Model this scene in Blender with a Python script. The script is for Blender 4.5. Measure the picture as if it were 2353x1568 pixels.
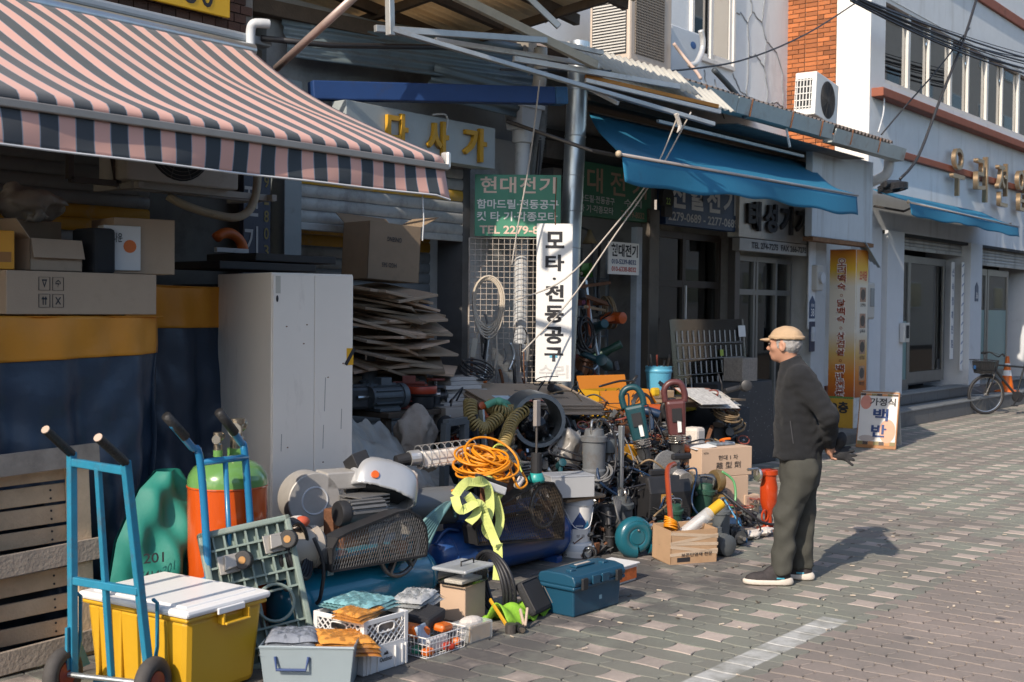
import bpy,bmesh,math,random
import numpy as np
from mathutils import Vector,Matrix,noise
for o in list(bpy.data.objects): bpy.data.objects.remove(o)
SC = bpy.context.scene
COL = SC.collection
# world: x runs along the street, y into the shop fronts, z up (metres)
# ---------------------------------------------------------------- camera
YAW,PITCH,ROLL = math.atan(2204/2800),math.atan(76/2800),0.010
cam_d = bpy.data.cameras.new('camera'); cam = bpy.data.objects.new('camera',cam_d); COL.objects.link(cam)
F_ = Vector((math.cos(YAW)*math.cos(PITCH),math.sin(YAW)*math.cos(PITCH),-math.sin(PITCH)))
R_ = Vector((math.sin(YAW),-math.cos(YAW),0)); U_ = R_.cross(F_)
R2 = R_*math.cos(ROLL)+U_*math.sin(ROLL); U2 = U_*math.cos(ROLL)-R_*math.sin(ROLL)
cm = Matrix((R2,U2,-F_)).transposed().to_4x4(); cm.translation = (0,0,1.72)
cam.matrix_world = cm
cam_d.sensor_width = 36; cam_d.lens = 36*2800/2353; cam_d.clip_end = 500; cam_d.clip_start = .05
cam_d.dof.use_dof = True; cam_d.dof.focus_distance = 8.2; cam_d.dof.aperture_fstop = 5.0
SC.camera = cam
# ---------------------------------------------------------------- sky, sun, exposure
SUN_EL,SUN_AZ = math.radians(35),math.radians(7)      # shadows fall 7 degrees off the street towards the shops
wd = bpy.data.worlds.new('World'); SC.world = wd; wd.use_nodes = True
nt = wd.node_tree; bg = nt.nodes['Background']
sky = nt.nodes.new('ShaderNodeTexSky'); sky.sky_type = 'NISHITA'; sky.sun_disc = False
to_sun = Vector((-math.cos(SUN_EL)*math.cos(SUN_AZ),-math.cos(SUN_EL)*math.sin(SUN_AZ),math.sin(SUN_EL)))
sky.sun_elevation = SUN_EL; sky.sun_rotation = math.atan2(to_sun.x,to_sun.y)
nt.links.new(sky.outputs[0],bg.inputs[0]); bg.inputs[1].default_value = 0.15
sl = bpy.data.lights.new('sun','SUN'); sl.energy = 3.5; sl.angle = math.radians(.6); sl.color = (1,.875,.73)
so = bpy.data.objects.new('sun',sl); COL.objects.link(so)
so.rotation_euler = (-to_sun).to_track_quat('-Z','Y').to_euler()
SC.view_settings.view_transform = 'Standard'; SC.view_settings.look = 'None'
SC.view_settings.exposure = 0.60; SC.view_settings.gamma = 1; SC.view_settings.use_curve_mapping = False

# ---------------------------------------------------------------- materials
MATS = {}
def hexc(h):
    h = h.lstrip('#'); c = [int(h[i:i+2],16)/255 for i in (0,2,4)]
    return tuple(x/12.92 if x <= .04045 else ((x+.055)/1.055)**2.4 for x in c)
def M(name,c=None,rough=.6,metal=0.,var=.12,vs=6.,bump=.0,bs=60.,dirt=.0,dc=(.05,.042,.035),ds=2.5,spec=.5,trans=0.,alpha=1.,rnd=0.,coat=0.,streak=0.):
    """procedural surface: base colour with tonal variation, patchy dirt, fine bump"""
    if name in MATS: return MATS[name]
    if isinstance(c,str): c = hexc(c)
    m = bpy.data.materials.new(name); m.use_nodes = True; n = m.node_tree.nodes; L = m.node_tree.links
    b = n['Principled BSDF']; b.inputs['Roughness'].default_value = rough; b.inputs['Metallic'].default_value = metal
    b.inputs['Specular IOR Level'].default_value = spec
    if trans: b.inputs['Transmission Weight'].default_value = trans
    if alpha < 1: b.inputs['Alpha'].default_value = alpha
    if coat: b.inputs['Coat Weight'].default_value = coat
    tc = n.new('ShaderNodeTexCoord'); co = tc.outputs['Object']
    def mixc(f,a,bb,mode='MIX'):
        x = n.new('ShaderNodeMix'); x.data_type = 'RGBA'; x.blend_type = mode
        for s,v in ((x.inputs[0],f),(x.inputs[6],a),(x.inputs[7],bb)):
            if hasattr(v,'is_linked'): L.new(v,s)
            else: s.default_value = v if isinstance(v,float) else (*v,1)
        return x.outputs[2]
    nz = n.new('ShaderNodeTexNoise'); nz.inputs['Scale'].default_value = vs; nz.inputs['Detail'].default_value = 6; nz.inputs['Roughness'].default_value = .65
    L.new(co,nz.inputs['Vector'])
    col = mixc(nz.outputs[0],tuple(max(0,x*(1-1.6*var)) for x in c),tuple(min(1,x*(1+1.6*var)) for x in c))
    if rnd:
        oi = n.new('ShaderNodeObjectInfo'); mr = n.new('ShaderNodeMapRange'); mr.inputs[3].default_value = 1-rnd; mr.inputs[4].default_value = 1+rnd
        L.new(oi.outputs['Random'],mr.inputs[0]); cb = n.new('ShaderNodeCombineColor')
        for i in range(3): L.new(mr.outputs[0],cb.inputs[i])
        col = mixc(1.,col,cb.outputs[0],'MULTIPLY')
    if dirt:
        d = n.new('ShaderNodeTexNoise'); d.inputs['Scale'].default_value = ds; d.inputs['Detail'].default_value = 9; d.inputs['Roughness'].default_value = .72
        if streak:
            mp = n.new('ShaderNodeMapping'); mp.inputs['Scale'].default_value = (1,1,streak); L.new(co,mp.inputs['Vector']); L.new(mp.outputs[0],d.inputs['Vector'])
        else: L.new(co,d.inputs['Vector'])
        rp = n.new('ShaderNodeMapRange'); rp.inputs[1].default_value = .62-.28*dirt; rp.inputs[2].default_value = .74; rp.inputs[4].default_value = min(1,.35+dirt)
        L.new(d.outputs[0],rp.inputs[0]); col = mixc(rp.outputs[0],col,dc)
        rr = n.new('ShaderNodeMapRange'); rr.inputs[3].default_value = rough; rr.inputs[4].default_value = min(1,rough+.3)
        L.new(rp.outputs[0],rr.inputs[0]); L.new(rr.outputs[0],b.inputs['Roughness'])
    L.new(col,b.inputs['Base Color'])
    if bump:
        bn = n.new('ShaderNodeTexNoise'); bn.inputs['Scale'].default_value = bs; bn.inputs['Detail'].default_value = 5
        L.new(co,bn.inputs['Vector']); bp = n.new('ShaderNodeBump'); bp.inputs['Strength'].default_value = bump; bp.inputs['Distance'].default_value = .01
        L.new(bn.outputs[0],bp.inputs['Height']); L.new(bp.outputs[0],b.inputs['Normal'])
    MATS[name] = m
    return m
def glass(name,tint=(.9,.95,.95),rough=.02,alpha=.25):
    """thin pane: mostly clear, mirror-like at grazing angles"""
    if name in MATS: return MATS[name]
    m = bpy.data.materials.new(name); m.use_nodes = True; n = m.node_tree.nodes; L = m.node_tree.links
    n.remove(n['Principled BSDF']); out = n['Material Output']
    tr = n.new('ShaderNodeBsdfTransparent'); tr.inputs[0].default_value = (*tint,1)
    gl = n.new('ShaderNodeBsdfGlossy'); gl.inputs['Roughness'].default_value = rough
    fr = n.new('ShaderNodeFresnel'); fr.inputs[0].default_value = 1.5
    mr = n.new('ShaderNodeMapRange'); mr.inputs[3].default_value = alpha; mr.inputs[4].default_value = 1
    L.new(fr.outputs[0],mr.inputs[0]); mx = n.new('ShaderNodeMixShader')
    L.new(mr.outputs[0],mx.inputs[0]); L.new(tr.outputs[0],mx.inputs[1]); L.new(gl.outputs[0],mx.inputs[2]); L.new(mx.outputs[0],out.inputs[0])
    MATS[name] = m
    return m
# ---------------------------------------------------------------- mesh helpers
def rotm(rx=0,ry=0,rz=0): return Matrix.Rotation(rz,3,'Z') @ Matrix.Rotation(ry,3,'Y') @ Matrix.Rotation(rx,3,'X')
I3 = Matrix.Identity(3)
class MB:
    """collects shapes that become ONE mesh object"""
    def __init__(s): s.v = []; s.f = []
    def add(s,vs,fs):
        o = len(s.v); s.v += [tuple(v) for v in vs]; s.f += [tuple(i+o for i in f) for f in fs]; return s
    def box(s,c,d,r=I3,taper=1.):
        c = Vector(c); x,y,z = d[0]/2,d[1]/2,d[2]/2; t = taper
        vs = [Vector(p) for p in ((-x*t,-y*t,-z),(x*t,-y*t,-z),(x*t,y*t,-z),(-x*t,y*t,-z),(-x,-y,z),(x,-y,z),(x,y,z),(-x,y,z))]
        return s.add([c+r@v for v in vs],[(3,2,1,0),(4,5,6,7),(0,1,5,4),(1,2,6,5),(2,3,7,6),(3,0,4,7)])
    def bar(s,a,b,w,h,up=(0,0,1)):
        a,b = Vector(a),Vector(b); d = (b-a); l = d.length; d.normalize(); u = Vector(up)
        if abs(d.dot(u)) > .97: u = Vector((1,0,0))
        sx = d.cross(u).normalized(); uz = sx.cross(d)
        return s.box((a+b)/2,(l,w,h),Matrix((d,-sx,uz)).transposed())
    def cyl(s,a,b,r0,r1=None,n=14,cap=True):
        a,b = Vector(a),Vector(b); r1 = r0 if r1 is None else r1; d = (b-a).normalized()
        u = d.orthogonal().normalized(); w = d.cross(u); vs = []
        for p,r in ((a,r0),(b,r1)):
            vs += [p+(u*math.cos(6.28319*i/n)+w*math.sin(6.28319*i/n))*r for i in range(n)]
        fs = [(i,(i+1) % n,n+(i+1) % n,n+i) for i in range(n)]
        if cap: fs += [tuple(range(n-1,-1,-1)),tuple(range(n,2*n))]
        return s.add(vs,fs)
    def tube(s,pts,r,n=8,closed=False,cap=True):
        P = [Vector(p) for p in pts]; k = len(P); R = r if isinstance(r,(list,tuple)) else [r]*k
        T = []
        for i in range(k):
            a = P[i-1] if (i or closed) else P[0]; b = P[(i+1) % k] if (i < k-1 or closed) else P[-1]
            T.append((b-a).normalized() if (b-a).length > 1e-9 else Vector((0,0,1)))
        u = T[0].orthogonal().normalized(); vs = []
        for i in range(k):
            u = (u-T[i]*u.dot(T[i])); u = u.normalized() if u.length > 1e-6 else T[i].orthogonal().normalized()
            w = T[i].cross(u)
            vs += [P[i]+(u*math.cos(6.28319*j/n)+w*math.sin(6.28319*j/n))*R[i] for j in range(n)]
        fs = []
        for i in range(k if closed else k-1):
            a,b = i*n,((i+1) % k)*n
            fs += [(a+j,a+(j+1) % n,b+(j+1) % n,b+j) for j in range(n)]
        if cap and not closed: fs += [tuple(range(n-1,-1,-1)),tuple(range((k-1)*n,k*n))]
        return s.add(vs,fs)
    def lathe(s,prof,o=(0,0,0),axis=(0,0,1),n=20,cap=True):
        """prof: (radius, height) pairs along axis"""
        o = Vector(o); d = Vector(axis).normalized(); u = d.orthogonal().normalized(); w = d.cross(u); vs = []
        for r,h in prof: vs += [o+d*h+(u*math.cos(6.28319*j/n)+w*math.sin(6.28319*j/n))*max(r,1e-4) for j in range(n)]
        fs = []
        for i in range(len(prof)-1):
            a,b = i*n,(i+1)*n; fs += [(a+j,a+(j+1) % n,b+(j+1) % n,b+j) for j in range(n)]
        if cap: fs += [tuple(range(n-1,-1,-1)),tuple(range((len(prof)-1)*n,len(prof)*n))]
        return s.add(vs,fs)
    def prism(s,poly,t,o=(0,0,0),ex=(1,0,0),ez=(0,0,1)):
        """polygon in the (ex, ez) plane, thickness t behind it"""
        o,ex,ez = Vector(o),Vector(ex),Vector(ez); ey = ez.cross(ex); n = len(poly)
        vs = [o+ex*a+ez*b for a,b in poly]+[o+ex*a+ez*b+ey*t for a,b in poly]
        return s.add(vs,[tuple(range(n)),tuple(range(2*n-1,n-1,-1))]+[(i,n+i,n+(i+1) % n,(i+1) % n) for i in range(n)])
    def quad(s,a,b,c,d): return s.add([a,b,c,d],[(0,1,2,3)])
    def grid(s,fn,nu,nv):
        vs = [fn(i/nu,j/nv) for j in range(nv+1) for i in range(nu+1)]
        return s.add(vs,[(j*(nu+1)+i,j*(nu+1)+i+1,(j+1)*(nu+1)+i+1,(j+1)*(nu+1)+i) for j in range(nv) for i in range(nu)])
    def sphere(s,c,r,n=12,m=8):
        c = Vector(c); r = Vector(r) if hasattr(r,'__len__') else Vector((r,r,r))
        def p(u,v): a,b = u*6.28319,(v-.5)*3.14159; return c+Vector((r.x*math.cos(b)*math.cos(a),r.y*math.cos(b)*math.sin(a),r.z*math.sin(b)))
        return s.grid(p,n,m)
    def ring(s,c,R,r,axis=(0,0,1),n=24,m=6,a0=0,a1=6.28319):
        d = Vector(axis).normalized(); u = d.orthogonal().normalized(); w = d.cross(u); c = Vector(c); full = abs(a1-a0-6.28319) < .01
        k = n if full else n+1
        return s.tube([c+(u*math.cos(a0+(a1-a0)*i/n)+w*math.sin(a0+(a1-a0)*i/n))*R for i in range(k)],r,m,closed=full)
    def rot(s,r,o=(0,0,0)):
        o = Vector(o); s.v = [tuple(o+r@(Vector(v)-o)) for v in s.v]; return s
    def move(s,d): s.v = [(v[0]+d[0],v[1]+d[1],v[2]+d[2]) for v in s.v]; return s
    def mesh(s,name,smooth=False):
        me = bpy.data.meshes.new(name); me.from_pydata(s.v,[],s.f); me.update()
        if smooth: me.shade_smooth()
        return me
    def build(s,name,mat,parent=None,smooth=False,bevel=0.,thick=0.,wn=False,sharp=None):
        me = s.mesh(name,smooth)
        if smooth and sharp is not None:
            me.set_sharp_from_angle(angle=math.radians(sharp))
        o = link(name,me,mat,parent)
        if thick:
            md = o.modifiers.new('thickness','SOLIDIFY'); md.thickness = thick; md.offset = 0
        if bevel:
            md = o.modifiers.new('bevel','BEVEL'); md.width = bevel; md.segments = 2; md.limit_method = 'ANGLE'; md.angle_limit = .6
        return o
def link(name,me,mat=None,parent=None):
    o = bpy.data.objects.new(name,me); COL.objects.link(o)
    if mat is not None and len(me.materials) == 0: me.materials.append(mat)
    if parent is not None: o.parent = parent
    return o
def tag(o,label=None,cat=None,group=None,kind=None):
    if label: o['label'] = label
    if cat: o['category'] = cat
    if group: o['group'] = group
    if kind: o['kind'] = kind
    return o
def thing(name,label,cat,loc=(0,0,0),rz=0.,group=None,rx=0.,ry=0.):
    o = bpy.data.objects.new(name,None); COL.objects.link(o); o.empty_display_size = .1
    o.location = loc; o.rotation_euler = (rx,ry,rz)
    return tag(o,label,cat,group)
def put(o,loc,rz=0.,rx=0.,ry=0.): o.location = loc; o.rotation_euler = (rx,ry,rz); return o
def B(name,c,d,mat,parent=None,bevel=.003,r=I3): return MB().box(c,d,r).build(name,mat,parent,bevel=bevel)
def box2(a,b):
    return ((a[0]+b[0])/2,(a[1]+b[1])/2,(a[2]+b[2])/2),(abs(b[0]-a[0]),abs(b[1]-a[1]),abs(b[2]-a[2]))
# lettering: built-in typeface turned into flat meshes
TS = bpy.data.scenes.new('lettering_workshop')
def text_mesh(s,bold=0.,ext=.0,shear=0.):
    cu = bpy.data.curves.new('t','FONT'); cu.body = s; cu.offset = bold; cu.extrude = ext; cu.resolution_u = 3; cu.shear = shear; cu.space_line = 1.0
    cu.align_x = 'CENTER'
    o = bpy.data.objects.new('t',cu); TS.collection.objects.link(o); TS.view_layers[0].update()
    me = bpy.data.meshes.new_from_object(o.evaluated_get(TS.view_layers[0].depsgraph)); bpy.data.objects.remove(o); bpy.data.curves.remove(cu)
    return me
def lettering(s,parent,mat,o,w,h,ex=(1,0,0),ez=(0,0,1),bold=.012,ext=0.,name='lettering',lift=.003,rot=0.):
    """text fitted into a w x h rectangle with lower left corner o, plane (ex, ez), lifted to the front"""
    me = text_mesh(s,bold,ext)
    me.materials.clear()
    n = len(me.vertices)
    if n == 0: return None
    a = np.empty(n*3); me.vertices.foreach_get('co',a); a = a.reshape(-1,3)
    if rot:
        cr,sr = math.cos(rot),math.sin(rot); a[:,:2] = a[:,:2] @ np.array([[cr,sr],[-sr,cr]])
    lo,hi = a.min(0),a.max(0); sx,sy = w/max(hi[0]-lo[0],1e-6),h/max(hi[1]-lo[1],1e-6)
    ex,ez,o = Vector(ex),Vector(ez),Vector(o); fr = ex.cross(ez)
    q = np.outer((a[:,0]-lo[0])*sx,ex)+np.outer((a[:,1]-lo[1])*sy,ez)+np.outer((a[:,2]-lo[2])*min(sx,sy)+lift,fr)+np.array(o)
    me.vertices.foreach_set('co',q.reshape(-1)); me.update()
    return link(name,me,mat,parent)
# implicit surfaces for organic shapes ------------------------------------
def seg(p,a,b,ra,rb):
    a,b = np.array(a,float),np.array(b,float); ba = b-a; pa = p-a
    t = np.clip((pa@ba)/max(ba@ba,1e-9),0,1); return np.linalg.norm(pa-t[...,None]*ba,axis=-1)-(ra+(rb-ra)*t)
def ell(p,c,r):
    q = (p-np.array(c,float))/np.array(r,float); k = np.linalg.norm(q,axis=-1); return (k-1)*min(r)
def smin(a,b,k):
    h = np.clip(.5+.5*(b-a)/k,0,1); return b*(1-h)+a*h-k*h*(1-h)
def nets(fn,lo,hi,step):
    """surface-net polygonisation of fn(p)=0"""
    lo,hi = np.array(lo,float),np.array(hi,float); n = np.ceil((hi-lo)/step).astype(int)+1
    ax = [lo[i]+step*np.arange(n[i]) for i in range(3)]
    g = np.stack(np.meshgrid(*ax,indexing='ij'),-1); v = fn(g); s = v < 0
    cnt = np.zeros(n-1); acc = np.zeros((*(n-1),3))
    cor = [(i,j,k) for i in (0,1) for j in (0,1) for k in (0,1)]
    def sl(c): return tuple(slice(c[i],n[i]-1+c[i]) for i in range(3))
    for c in cor:
        for a in range(3):
            if c[a]: continue
            d = list(c); d[a] = 1; d = tuple(d); v0,v1 = v[sl(c)],v[sl(d)]; m = (v0 < 0) != (v1 < 0)
            t = np.where(m,v0/np.where(m,v0-v1,1),0); pt = np.array(c,float)+np.zeros((*(n-1),3)); pt[...,a] += t
            acc += pt*m[...,None]; cnt += m
    idx = -np.ones(n-1,int); on = cnt > 0; idx[on] = np.arange(on.sum())
    cell = np.argwhere(on); vs = lo+step*(cell+acc[on]/cnt[on][:,None]); fs = []
    for a in range(3):
        b,c = (a+1) % 3,(a+2) % 3
        d = [slice(None)]*3; e = [slice(None)]*3; d[a] = slice(0,n[a]-1); e[a] = slice(1,n[a])
        m = s[tuple(d)] != s[tuple(e)]; ii = np.argwhere(m); ii = ii[(ii[:,b] > 0) & (ii[:,c] > 0) & (ii[:,b] < n[b]-1) & (ii[:,c] < n[c]-1)]
        flip = s[tuple(d)][tuple(ii.T)]
        def q(db,dc_):
            k = ii.copy(); k[:,b] -= db; k[:,c] -= dc_; return idx[tuple(k.T)]
        f = np.stack([q(1,1),q(0,1),q(0,0),q(1,0)],1); f[~flip] = f[~flip][:,::-1]; fs.append(f)
    return vs,np.concatenate(fs)
def organic(name,fn,lo,hi,step,mat,parent=None):
    vs,fs = nets(fn,lo,hi,step); me = bpy.data.meshes.new(name); me.from_pydata(vs.tolist(),[],fs.tolist()); me.update(); me.shade_smooth()
    return link(name,me,mat,parent)
def npnoise(p,sc,seed=0):
    """cheap smooth pseudo-noise"""
    q = p*sc+seed*7.3; x,y,z = q[...,0],q[...,1],q[...,2]
    return (np.sin(x*1.7+1.3*np.sin(y*1.1+seed))+np.sin(y*1.9+1.2*np.sin(z*1.3+2*seed))+np.sin(z*1.6+1.4*np.sin(x*1.2+3*seed)))/3
def wp(o):
    """part modelled in world coordinates under a thing that is only moved"""
    o.location = -Vector(o.parent.location); return o
def copy_tree(o,parent=None):
    c = o.copy(); COL.objects.link(c); c.parent = parent
    for ch in [x for x in bpy.data.objects if x.parent == o]: copy_tree(ch,c)
    return c
def catenary(a,b,sag,n=14):
    a,b = Vector(a),Vector(b); return [a.lerp(b,i/n)-Vector((0,0,sag*4*(i/n)*(1-i/n))) for i in range(n+1)]
def spline(pts,n=8,closed=False):
    P = [Vector(p) for p in pts]; k = len(P); out = []
    for i in range(k if closed else k-1):
        p0 = P[(i-1) % k] if (i or closed) else P[0]; p1 = P[i]; p2 = P[(i+1) % k]; p3 = P[(i+2) % k] if (i+2 < k or closed) else P[-1]
        for j in range(n):
            t = j/n; out.append(.5*((2*p1)+(p2-p0)*t+(2*p0-5*p1+4*p2-p3)*t*t+(3*p1-p0-3*p2+p3)*t**3))
    if not closed: out.append(P[-1])
    return out

# ================================================================ pavement
def paver_mat(name,c,pink=False):
    """concrete paver: speckle, oily stains near the shop fronts, a worn white painted line"""
    m = M(name,c,rough=.85,var=.16,vs=40,bump=.35,bs=220,dirt=0,rnd=.10)
    n = m.node_tree.nodes; L = m.node_tree.links; b = n['Principled BSDF']
    src = b.inputs['Base Color'].links[0].from_socket
    ge = n.new('ShaderNodeNewGeometry'); pos = ge.outputs['Position']
    sx = n.new('ShaderNodeSeparateXYZ'); L.new(pos,sx.inputs[0])
    def mathn(op,a,bb=None):
        x = n.new('ShaderNodeMath'); x.operation = op
        for i,v in enumerate((a,bb)):
            if v is None: continue
            if hasattr(v,'is_linked'): L.new(v,x.inputs[i])
            else: x.inputs[i].default_value = v
        return x.outputs[0]
    def nz(sc,det=6):
        t = n.new('ShaderNodeTexNoise'); t.inputs['Scale'].default_value = sc; t.inputs['Detail'].default_value = det; t.inputs['Roughness'].default_value = .65
        L.new(pos,t.inputs['Vector']); return t.outputs[0]
    def mr(v,a,bb,c0=0.,c1=1.):
        t = n.new('ShaderNodeMapRange'); L.new(v,t.inputs[0]); t.inputs[1].default_value = a; t.inputs[2].default_value = bb; t.inputs[3].default_value = c0; t.inputs[4].default_value = c1; return t.outputs[0]
    def mix(f,a,col):
        x = n.new('ShaderNodeMix'); x.data_type = 'RGBA'; L.new(f,x.inputs[0]); L.new(a,x.inputs[6]); x.inputs[7].default_value = (*col,1); return x.outputs[2]
    # large patchy tone
    col = mix(mr(nz(.7),.38,.66,.10,.80),src,(.165,.148,.13))
    # oil-dark area where goods have stood for years (irregular shape, along the goods)
    near = mathn('MULTIPLY',mr(sx.outputs[1],3.1,3.75),mr(sx.outputs[0],9.2,7.0))
    f = mathn('MULTIPLY',near,mr(nz(2.2),.34,.54,0,.85)); col = mix(f,col,(.07,.065,.064))
    # gum spots and blotches
    vo = n.new('ShaderNodeTexVoronoi'); vo.inputs['Scale'].default_value = 2.3; L.new(pos,vo.inputs['Vector'])
    col = mix(mr(vo.outputs['Distance'],.085,.06,0,.75),col,(.06,.06,.062))
    v2 = n.new('ShaderNodeTexVoronoi'); v2.inputs['Scale'].default_value = 9; L.new(pos,v2.inputs['Vector'])
    col = mix(mr(v2.outputs['Distance'],.10,.05,0,.4),col,(.05,.05,.05))
    # painted line
    ln = mathn('MULTIPLY',mathn('MULTIPLY',mr(sx.outputs[1],2.675,2.685),mr(sx.outputs[1],2.835,2.825)),mr(sx.outputs[0],6.46,6.44))
    ln = mathn('MULTIPLY',ln,mr(nz(7),.36,.60,.15,.80)); col = mix(ln,col,(.50,.50,.48))
    L.new(col,b.inputs['Base Color'])
    return m
m_green = paver_mat('paver_green',(.205,.215,.175)); m_brown = paver_mat('paver_brown',(.275,.225,.195)); m_pink = paver_mat('paver_pink',(.52,.43,.37))
m_dusty = paver_mat('paver_dusty',(.205,.185,.16))
m_sand = M('joint_sand',(.045,.036,.028),rough=1,var=.3,vs=60,bump=.4,bs=300)
gnd = MB().quad((-120,-120,-.016),(160,-120,-.016),(160,60,-.016),(-120,60,-.016)).build('pavement',m_sand)
tag(gnd,'worn interlocking block pavement of the market street, green, brown and pink',None,kind='structure')
PA,PB = .304,.340; PX0,PY0 = 6.596,3.103          # block pattern: repeat along and across the street
def bx_disp(k,y): return ((-1)**k)*.0075*math.cos(2*math.pi*(y-PY0)/PB)
def paver_poly(k,ya,yb,ea,eb,ns):
    """outline of a block in course k (thickness PA/2) between across positions ya and yb; ea/eb: end-joint bulge"""
    t = PA/2; x0 = PX0-t/2+k*t; x1 = x0+t; g = .0032; P = []
    for i in range(ns+1): y = ya+(yb-ya)*i/ns; P.append((x0+bx_disp(k,y)+g,y,'b'))
    for i in range(1,ns): u = i/ns; P.append((x0+t*u,yb+eb(u),'e'))
    for i in range(ns,-1,-1): y = ya+(yb-ya)*i/ns; P.append((x1+bx_disp(k+1,y)-g,y,'t'))
    for i in range(ns-1,0,-1): u = i/ns; P.append((x0+t*u,ya+ea(u),'e'))
    Q = []
    for j,(x,y,e) in enumerate(P):
        yy = y
        if y <= ya+.012 or (e == 'e' and j > len(P)-ns): yy = y+g
        elif y >= yb-.012: yy = y-g
        Q.append((x,yy))
    return Q
def paver_shape(mb,Q,z=0.,c=(0,0),hgt=.02):
    n = len(Q); cx_ = sum(q[0] for q in Q)/n; cy_ = sum(q[1] for q in Q)/n; b = .955
    lo = [(x-c[0],y-c[1],z-hgt) for x,y in Q]; mid = [(x-c[0],y-c[1],z-.0035) for x,y in Q]; top = [(cx_+(x-cx_)*b-c[0],cy_+(y-cy_)*b-c[1],z) for x,y in Q]
    mb.add(lo+mid+top,[(i,(i+1) % n,n+(i+1) % n,n+i) for i in range(n)]+[(n+i,n+(i+1) % n,2*n+(i+1) % n,2*n+i) for i in range(n)]+[tuple(range(2*n,3*n))])
zero = lambda u: 0.; cin = lambda u: .016*math.sin(math.pi*u); cout = lambda u: -.016*math.sin(math.pi*u); ess = lambda u: .014*math.sin(2*math.pi*u)
def visible(x,y):
    v = Vector((x,y,-1.72)); w = v.dot(F_)
    if w < 1: return 0
    px = 1176+2800*v.dot(R2)/w; py = 784-2800*v.dot(U2)/w
    return w if (-60 < px < 2413 and 700 < py < 1640) else 0
cand = []
for k in range(-34,140):
    for j in range(-7,13):
        yc = PY0+j*PB; xc = PX0+k*PA/2
        green = yc > 2.62
        if k % 2 == 0:
            if green:
                w = .086
                if yc < 2.85 and xc < 6.75: spec = [('green',yc-w,yc+w,ess,ess),('green',yc+w,yc+PB-w,ess,cin)]
                else: spec = [('pink',yc-w,yc+w,cin,cout),('green',yc+w,yc+PB-w,cout,cin)]
            else: spec = [('brown',yc-PB/2,yc,ess,ess),('brown',yc,yc+PB/2,ess,ess)]
        else: spec = [('green' if green else 'brown',yc-PB/2,yc+PB/2,ess,ess)] if green else [('brown',yc-PB*.25,yc+PB*.25,ess,ess),('brown',yc+PB*.25,yc+PB*.75,ess,ess)]
        if k % 2 == 0 and green and j == min(jj for jj in range(-7,13) if PY0+jj*PB > 2.62): spec.append(('green',yc-PB/2,yc-w,ess,cin))
        for s in spec:
            d = visible(xc,(s[1]+s[2])/2)
            if d and s[2] < 7.3: cand.append((d,k,s,(xc,(s[1]+s[2])/2)))
cand.sort(key=lambda q: q[0])
rp = random.Random(3); shared = {}; fields = {}; cnt = 0
for d,k,s,c in cand:
    kind = s[0]; mt = {'pink': m_pink,'green': m_green,'brown': m_brown}[kind]
    clear = c[1] < 3.75 or (c[0] > 6.4 and c[1] < 3.95)
    if cnt < 296 and clear and c[0] < 12.5:
        key = (kind,k % 2,round(s[2]-s[1],3),s[3] is ess,round((s[1]-PY0)/PB % 1,3))
        if key not in shared:
            mb = MB(); paver_shape(mb,paver_poly(k,*s[1:],6),0,c); shared[key] = mb.mesh('paver')
        o = link('paver',shared[key],None,gnd)
        if not shared[key].materials: shared[key].materials.append(mt)
        o.location = (c[0],c[1],rp.gauss(0,.0010)); o.rotation_euler = (rp.gauss(0,.005),rp.gauss(0,.005),rp.gauss(0,.006)); cnt += 1
    else:
        fld = kind if (kind != 'green' or rp.random() > .28) else 'dusty'
        mb = fields.setdefault(fld,MB()); ns = 5 if d < 11 else 3
        paver_shape(mb,[(x+rp.gauss(0,.0004),y) for x,y in paver_poly(k,*s[1:],ns)],rp.gauss(0,.0012))
for kind,mb in fields.items():
    tag(mb.build(kind+'_pavers',{'pink': m_pink,'green': m_green,'brown': m_brown,'dusty': m_dusty}[kind],gnd),kind='stuff')

# ================================================================ common materials
m_conc = M('concrete_wall',(.30,.30,.29),.9,var=.2,vs=3,bump=.3,bs=40,dirt=.35,dc=(.10,.09,.08),ds=1.6)
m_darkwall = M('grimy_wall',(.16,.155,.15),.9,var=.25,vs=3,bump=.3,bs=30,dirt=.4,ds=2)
m_white = M('white_paint_wall',(.70,.69,.66),.85,var=.06,vs=2,bump=.25,bs=90,streak=.15,dirt=.25,dc=(.33,.31,.28),ds=1.2)
m_bluegrey = M('bluegrey_render',(.60,.625,.645),.9,var=.07,vs=3,bump=.5,bs=110,dirt=.30,dc=(.36,.36,.35),ds=3.5,streak=.12)
m_redtrim = M('terracotta_trim',(.25,.075,.04),.7,var=.15,vs=8,bump=.3,bs=60,dirt=.1)
m_steel = M('galvanised_steel',(.52,.56,.58),.35,.85,var=.1,vs=9,bump=.05,bs=60,dirt=.12,dc=(.3,.29,.27),ds=3)
m_alu = M('aluminium',(.62,.62,.61),.4,.7,var=.06,vs=10)
m_dkalu = M('bronze_aluminium',(.10,.09,.085),.45,.5,var=.1,vs=10)
m_pvc = M('grey_pvc',(.50,.52,.54),.5,var=.06,vs=6,dirt=.15,ds=4)
m_black = M('black_rubber',(.018,.018,.02),.6,var=.2,vs=20)
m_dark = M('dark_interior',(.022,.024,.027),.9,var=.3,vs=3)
m_rust = M('rusty_iron',(.16,.07,.035),.85,.2,var=.35,vs=14,bump=.3,bs=80)
m_slat = M('shutter_slat',(.40,.41,.40),.5,.3,var=.12,vs=5,dirt=.5,dc=(.10,.095,.09),ds=2.2)
m_yel = M('yellow_paint',(.50,.27,.02),.55,var=.12,vs=8,dirt=.25,dc=(.33,.33,.32),ds=3)
m_bluep = M('blue_paint',(.02,.09,.26),.5,var=.12,vs=8,dirt=.2)
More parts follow.
